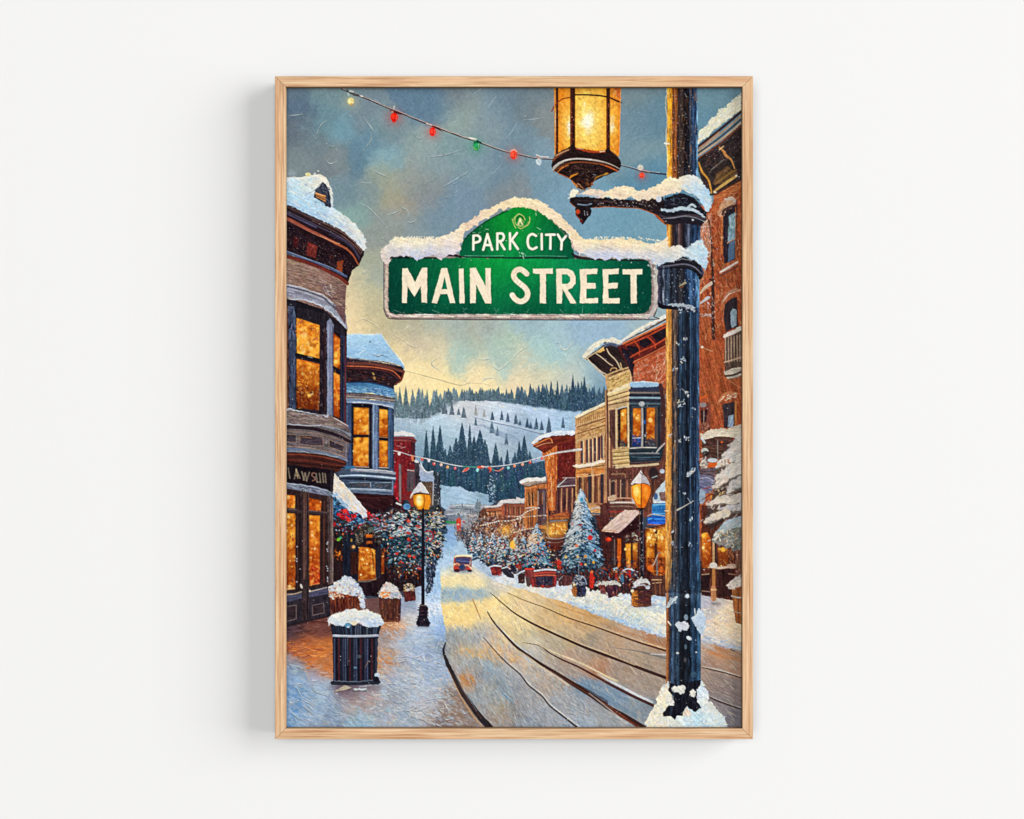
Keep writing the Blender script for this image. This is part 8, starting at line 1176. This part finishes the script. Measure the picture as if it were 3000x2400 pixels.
C *= 1 + (.026 * emb + .006 * N_SM + .006 * N_MID)[..., None]
lum = C.mean(-1, keepdims=True)
C += (N_FINE * 2.0)[..., None] * (.5 + lum / 255)
C = np.clip(C, 0, 255); C -= .13 * C * np.clip(1 - C / 132, 0, 1)
C = np.clip(C, 3, 253)

# ================================================================ the scene
import bpy, bmesh
scene = bpy.context.scene
U = 0.0003                      # metres per picture unit
DEPTH, GAP, RECESS, CAM = 0.027, 0.002, 0.0072, 1.43
FRONT = -(DEPTH + GAP)          # y of the frame's front face; the wall is y = 0
def wx(X): return (X - 1500.0) * U
def wz(Y): return (1200.0 - Y) * U

def link(name, me, mat, parent=None):
    o = bpy.data.objects.new(name, me); scene.collection.objects.link(o)
    if mat: me.materials.append(mat)
    if parent: o.parent = parent
    return o

def nodes(name):
    m = bpy.data.materials.new(name); m.use_nodes = True
    nt = m.node_tree; return m, nt, nt.nodes['Principled BSDF']

def lin1(c): return tuple((v / 255 / 12.92 if v / 255 <= .04045 else ((v / 255 + .055) / 1.055) ** 2.4) for v in c) + (1,)

# --- materials
def wall_material():
    m, nt, b = nodes('matt_wall_paint')
    tc = nt.nodes.new('ShaderNodeTexCoord'); n1 = nt.nodes.new('ShaderNodeTexNoise'); n1.inputs['Scale'].default_value = 260; n1.inputs['Detail'].default_value = 4
    bp = nt.nodes.new('ShaderNodeBump'); bp.inputs['Strength'].default_value = .012; bp.inputs['Distance'].default_value = .0006
    nt.links.new(tc.outputs['Object'], n1.inputs['Vector']); nt.links.new(n1.outputs['Fac'], bp.inputs['Height']); nt.links.new(bp.outputs['Normal'], b.inputs['Normal'])
    b.inputs['Base Color'].default_value = (.873, .869, .861, 1); b.inputs['Roughness'].default_value = .9; b.inputs['Specular IOR Level'].default_value = 0
    return m

def oak_material():
    m, nt, b = nodes('light_oak'); N, L = nt.nodes, nt.links
    tc = N.new('ShaderNodeTexCoord'); oi = N.new('ShaderNodeObjectInfo')
    off = N.new('ShaderNodeVectorMath'); off.operation = 'SCALE'; off.inputs[0].default_value = (3.1, 7.7, 5.3); L.new(oi.outputs['Random'], off.inputs['Scale'])
    add = N.new('ShaderNodeVectorMath'); L.new(tc.outputs['Object'], add.inputs[0]); L.new(off.outputs[0], add.inputs[1])
    def noise(sx, sy, det, dist=0.0):
        mp = N.new('ShaderNodeMapping'); mp.inputs['Scale'].default_value = (sx, sy, sy); L.new(add.outputs[0], mp.inputs['Vector'])
        t = N.new('ShaderNodeTexNoise'); t.inputs['Scale'].default_value = 1; t.inputs['Detail'].default_value = det; t.inputs['Distortion'].default_value = dist; L.new(mp.outputs[0], t.inputs['Vector']); return t
    def ramp(src, stops):
        r = N.new('ShaderNodeValToRGB'); L.new(src.outputs['Fac'], r.inputs['Fac'])
        e = r.color_ramp.elements
        while len(e) < len(stops): e.new(.5)
        for k, (p, c) in enumerate(stops): e[k].position = p; e[k].color = lin1(c)
        return r
    base = ramp(noise(15, 620, 4, .6), [(.30, (206, 165, 126)), (.45, (220, 183, 146)), (.55, (230, 197, 160)), (.70, (242, 218, 186))])
    fine = ramp(noise(24, 1000, 4, .5), [(.36, (176, 132, 100)), (.50, (255, 255, 255))])
    tint = ramp(noise(5, 130, 2), [(.35, (255, 240, 228)), (.62, (255, 253, 246))])
    pores = ramp(noise(90, 2600, 2), [(.27, (176, 132, 96)), (.36, (255, 255, 255))])
    col = base.outputs['Color']
    for r, f in ((fine, .42), (tint, .8), (pores, .4)):
        mx = N.new('ShaderNodeMix'); mx.data_type = 'RGBA'; mx.blend_type = 'MULTIPLY'; mx.inputs['Factor'].default_value = f
        L.new(col, mx.inputs['A']); L.new(r.outputs['Color'], mx.inputs['B']); col = mx.outputs['Result']
    L.new(col, b.inputs['Base Color']); b.inputs['Roughness'].default_value = .6; b.inputs['Specular IOR Level'].default_value = .15
    bp = N.new('ShaderNodeBump'); bp.inputs['Strength'].default_value = .12; bp.inputs['Distance'].default_value = .0002; L.new(fine.outputs['Color'], bp.inputs['Height']); L.new(bp.outputs['Normal'], b.inputs['Normal'])
    return m

def print_material():
    m, nt, b = nodes('printed_paper')
    a = nt.nodes.new('ShaderNodeVertexColor'); a.layer_name = 'ink'
    nt.links.new(a.outputs['Color'], b.inputs['Base Color'])
    b.inputs['Roughness'].default_value = .8; b.inputs['Specular IOR Level'].default_value = 0
    return m

# --- wall
me = bpy.data.meshes.new('wall'); me.from_pydata([(-4, 0, -3), (4, 0, -3), (4, 0, 3), (-4, 0, 3)], [], [(0, 1, 2, 3)])
wall = link('wall', me, wall_material()); wall['kind'] = 'structure'; wall['label'] = 'plain off-white painted wall behind the framed print'

# --- framed print
X0, X1, Y0, Y1 = 805.4, 2206.2, 223.2, 2166.0           # outer edge of the frame, front face
RW = 31.2 * U                                            # face width of a rail
cx, cz = (wx(X0) + wx(X1)) / 2, (wz(Y0) + wz(Y1)) / 2
fw, fh = wx(X1) - wx(X0), wz(Y0) - wz(Y1)
frame = bpy.data.objects.new('framed_print', None); scene.collection.objects.link(frame)
frame.location = (cx, 0, cz); frame.empty_display_size = .1
frame['label'] = 'light oak framed print of a snowy main street at dusk, hanging on the white wall'
frame['category'] = 'framed print'

def rail_mesh(length):
    """rail along local x, outer edge at z = 0, inner edge at z = -RW, mitred ends, eased edges"""
    e = .00035; yb, yf = -GAP, FRONT
    prof = [(0, yb), (0, yf + e), (-e, yf), (-RW + e, yf), (-RW, yf + e), (-RW, yb)]     # (z, y)
    h = length / 2 - .00016; n = 60; V = []; Fc = []
    for i in range(n + 1):
        t = i / n * 2 - 1
        for z, y in prof: V.append((t * (h + z), y, z))       # ends cut at 45 degrees
    k = len(prof)
    for i in range(n):
        for j in range(k): a = i * k + j; b2 = i * k + (j + 1) % k; Fc.append((a, b2, b2 + k, a + k))
    Fc.append(tuple(range(k))); Fc.append(tuple(range(n * k + k - 1, n * k - 1, -1)))
    m = bpy.data.meshes.new('rail'); m.from_pydata(V, [], Fc); m.update()
    bm = bmesh.new(); bm.from_mesh(m); bmesh.ops.recalc_face_normals(bm, faces=bm.faces); bm.to_mesh(m); bm.free()
    return m
oak = oak_material()
for length, loc, rot in ((fw, (0, 0, fh / 2), 0), (fw, (0, 0, -fh / 2), 180), (fh, (fw / 2, 0, 0), 90), (fh, (-fw / 2, 0, 0), -90)):
    r = link('frame_rail', rail_mesh(length), oak, frame); r.location = loc; r.rotation_euler = (0, math.radians(rot), 0)

# the printed sheet: a fine grid carrying the ink colours
E_SHEET = 1.04                                            # light on the sheet relative to a white of 1
srgb = np.clip(C / 255.0, 0, 1)
ink = np.where(srgb <= .04045, srgb / 12.92, ((srgb + .055) / 1.055) ** 2.4) / E_SHEET
ink = np.clip(ink, 0, .94)
ow, oh = fw - 2 * RW, fh - 2 * RW
gx = (np.arange(W) + .5) / W; gy = (np.arange(H) + .5) / H
gx[0], gx[-1], gy[0], gy[-1] = 0, 1, 0, 1
PX, PZ = np.meshgrid((gx - .5) * ow, (.5 - gy) * oh)
co = np.zeros((H * W, 3), np.float32); co[:, 0] = PX.ravel(); co[:, 2] = PZ.ravel(); co[:, 1] = FRONT + RECESS
idx = np.arange(H * W).reshape(H, W)
quads = np.stack([idx[:-1, :-1], idx[1:, :-1], idx[1:, 1:], idx[:-1, 1:]], -1).reshape(-1, 4).astype(np.int32)
me = bpy.data.meshes.new('art_print'); nq = len(quads)
me.vertices.add(H * W); me.vertices.foreach_set('co', co.ravel())
me.loops.add(nq * 4); me.loops.foreach_set('vertex_index', quads.ravel())
me.polygons.add(nq); me.polygons.foreach_set('loop_start', np.arange(0, nq * 4, 4, dtype=np.int32))
me.update(calc_edges=True)
ca = me.color_attributes.new('ink', 'FLOAT_COLOR', 'POINT')
rgba = np.ones((H * W, 4), np.float32); rgba[:, :3] = ink.reshape(-1, 3)
ca.data.foreach_set('color', rgba.ravel())
sheet = link('art_print', me, print_material(), frame)
sheet['label'] = 'painted winter street with a green Main Street sign and glowing lantern'

# --- light: a big window far to the right and soft room light from the front
def area(name, loc, target, sx, sy, power, col):
    d = bpy.data.lights.new(name, 'AREA'); d.shape = 'RECTANGLE'; d.size = sx; d.size_y = sy; d.energy = power; d.color = col
    o = bpy.data.objects.new(name, d); scene.collection.objects.link(o); o.location = loc
    v = __import__('mathutils').Vector(target) - o.location
    o.rotation_euler = v.to_track_quat('-Z', 'Y').to_euler(); return o
area('window_light', (15.5, -9.0, 3.1), (0, 0, 0), 12.0, 14.0, 3060, (1, 1, .995))
area('room_light', (-1.2, -14, .4), (0, 0, -.1), 9, 9, 1370, (1, 1, .995))
w = bpy.data.worlds.new('World'); scene.world = w; w.use_nodes = True
w.node_tree.nodes['Background'].inputs['Color'].default_value = (1, 1, .995, 1); w.node_tree.nodes['Background'].inputs['Strength'].default_value = .05

scene.cycles.diffuse_bounces = 0; scene.cycles.max_bounces = 2

# --- camera
cam = bpy.data.cameras.new('camera'); co_ = bpy.data.objects.new('camera', cam); scene.collection.objects.link(co_)
co_.location = (0, FRONT - CAM, 0); co_.rotation_euler = (math.radians(90), 0, 0)
cam.sensor_width = 36; cam.lens = 36 * CAM / (3000 * U); cam.clip_start = .01; cam.clip_end = 100
scene.camera = co_
vs = scene.view_settings; vs.view_transform = 'Standard'; vs.look = 'None'; vs.exposure = 0; vs.gamma = 1; vs.use_curve_mapping = False
scene.render.resolution_x, scene.render.resolution_y = 1024, 819
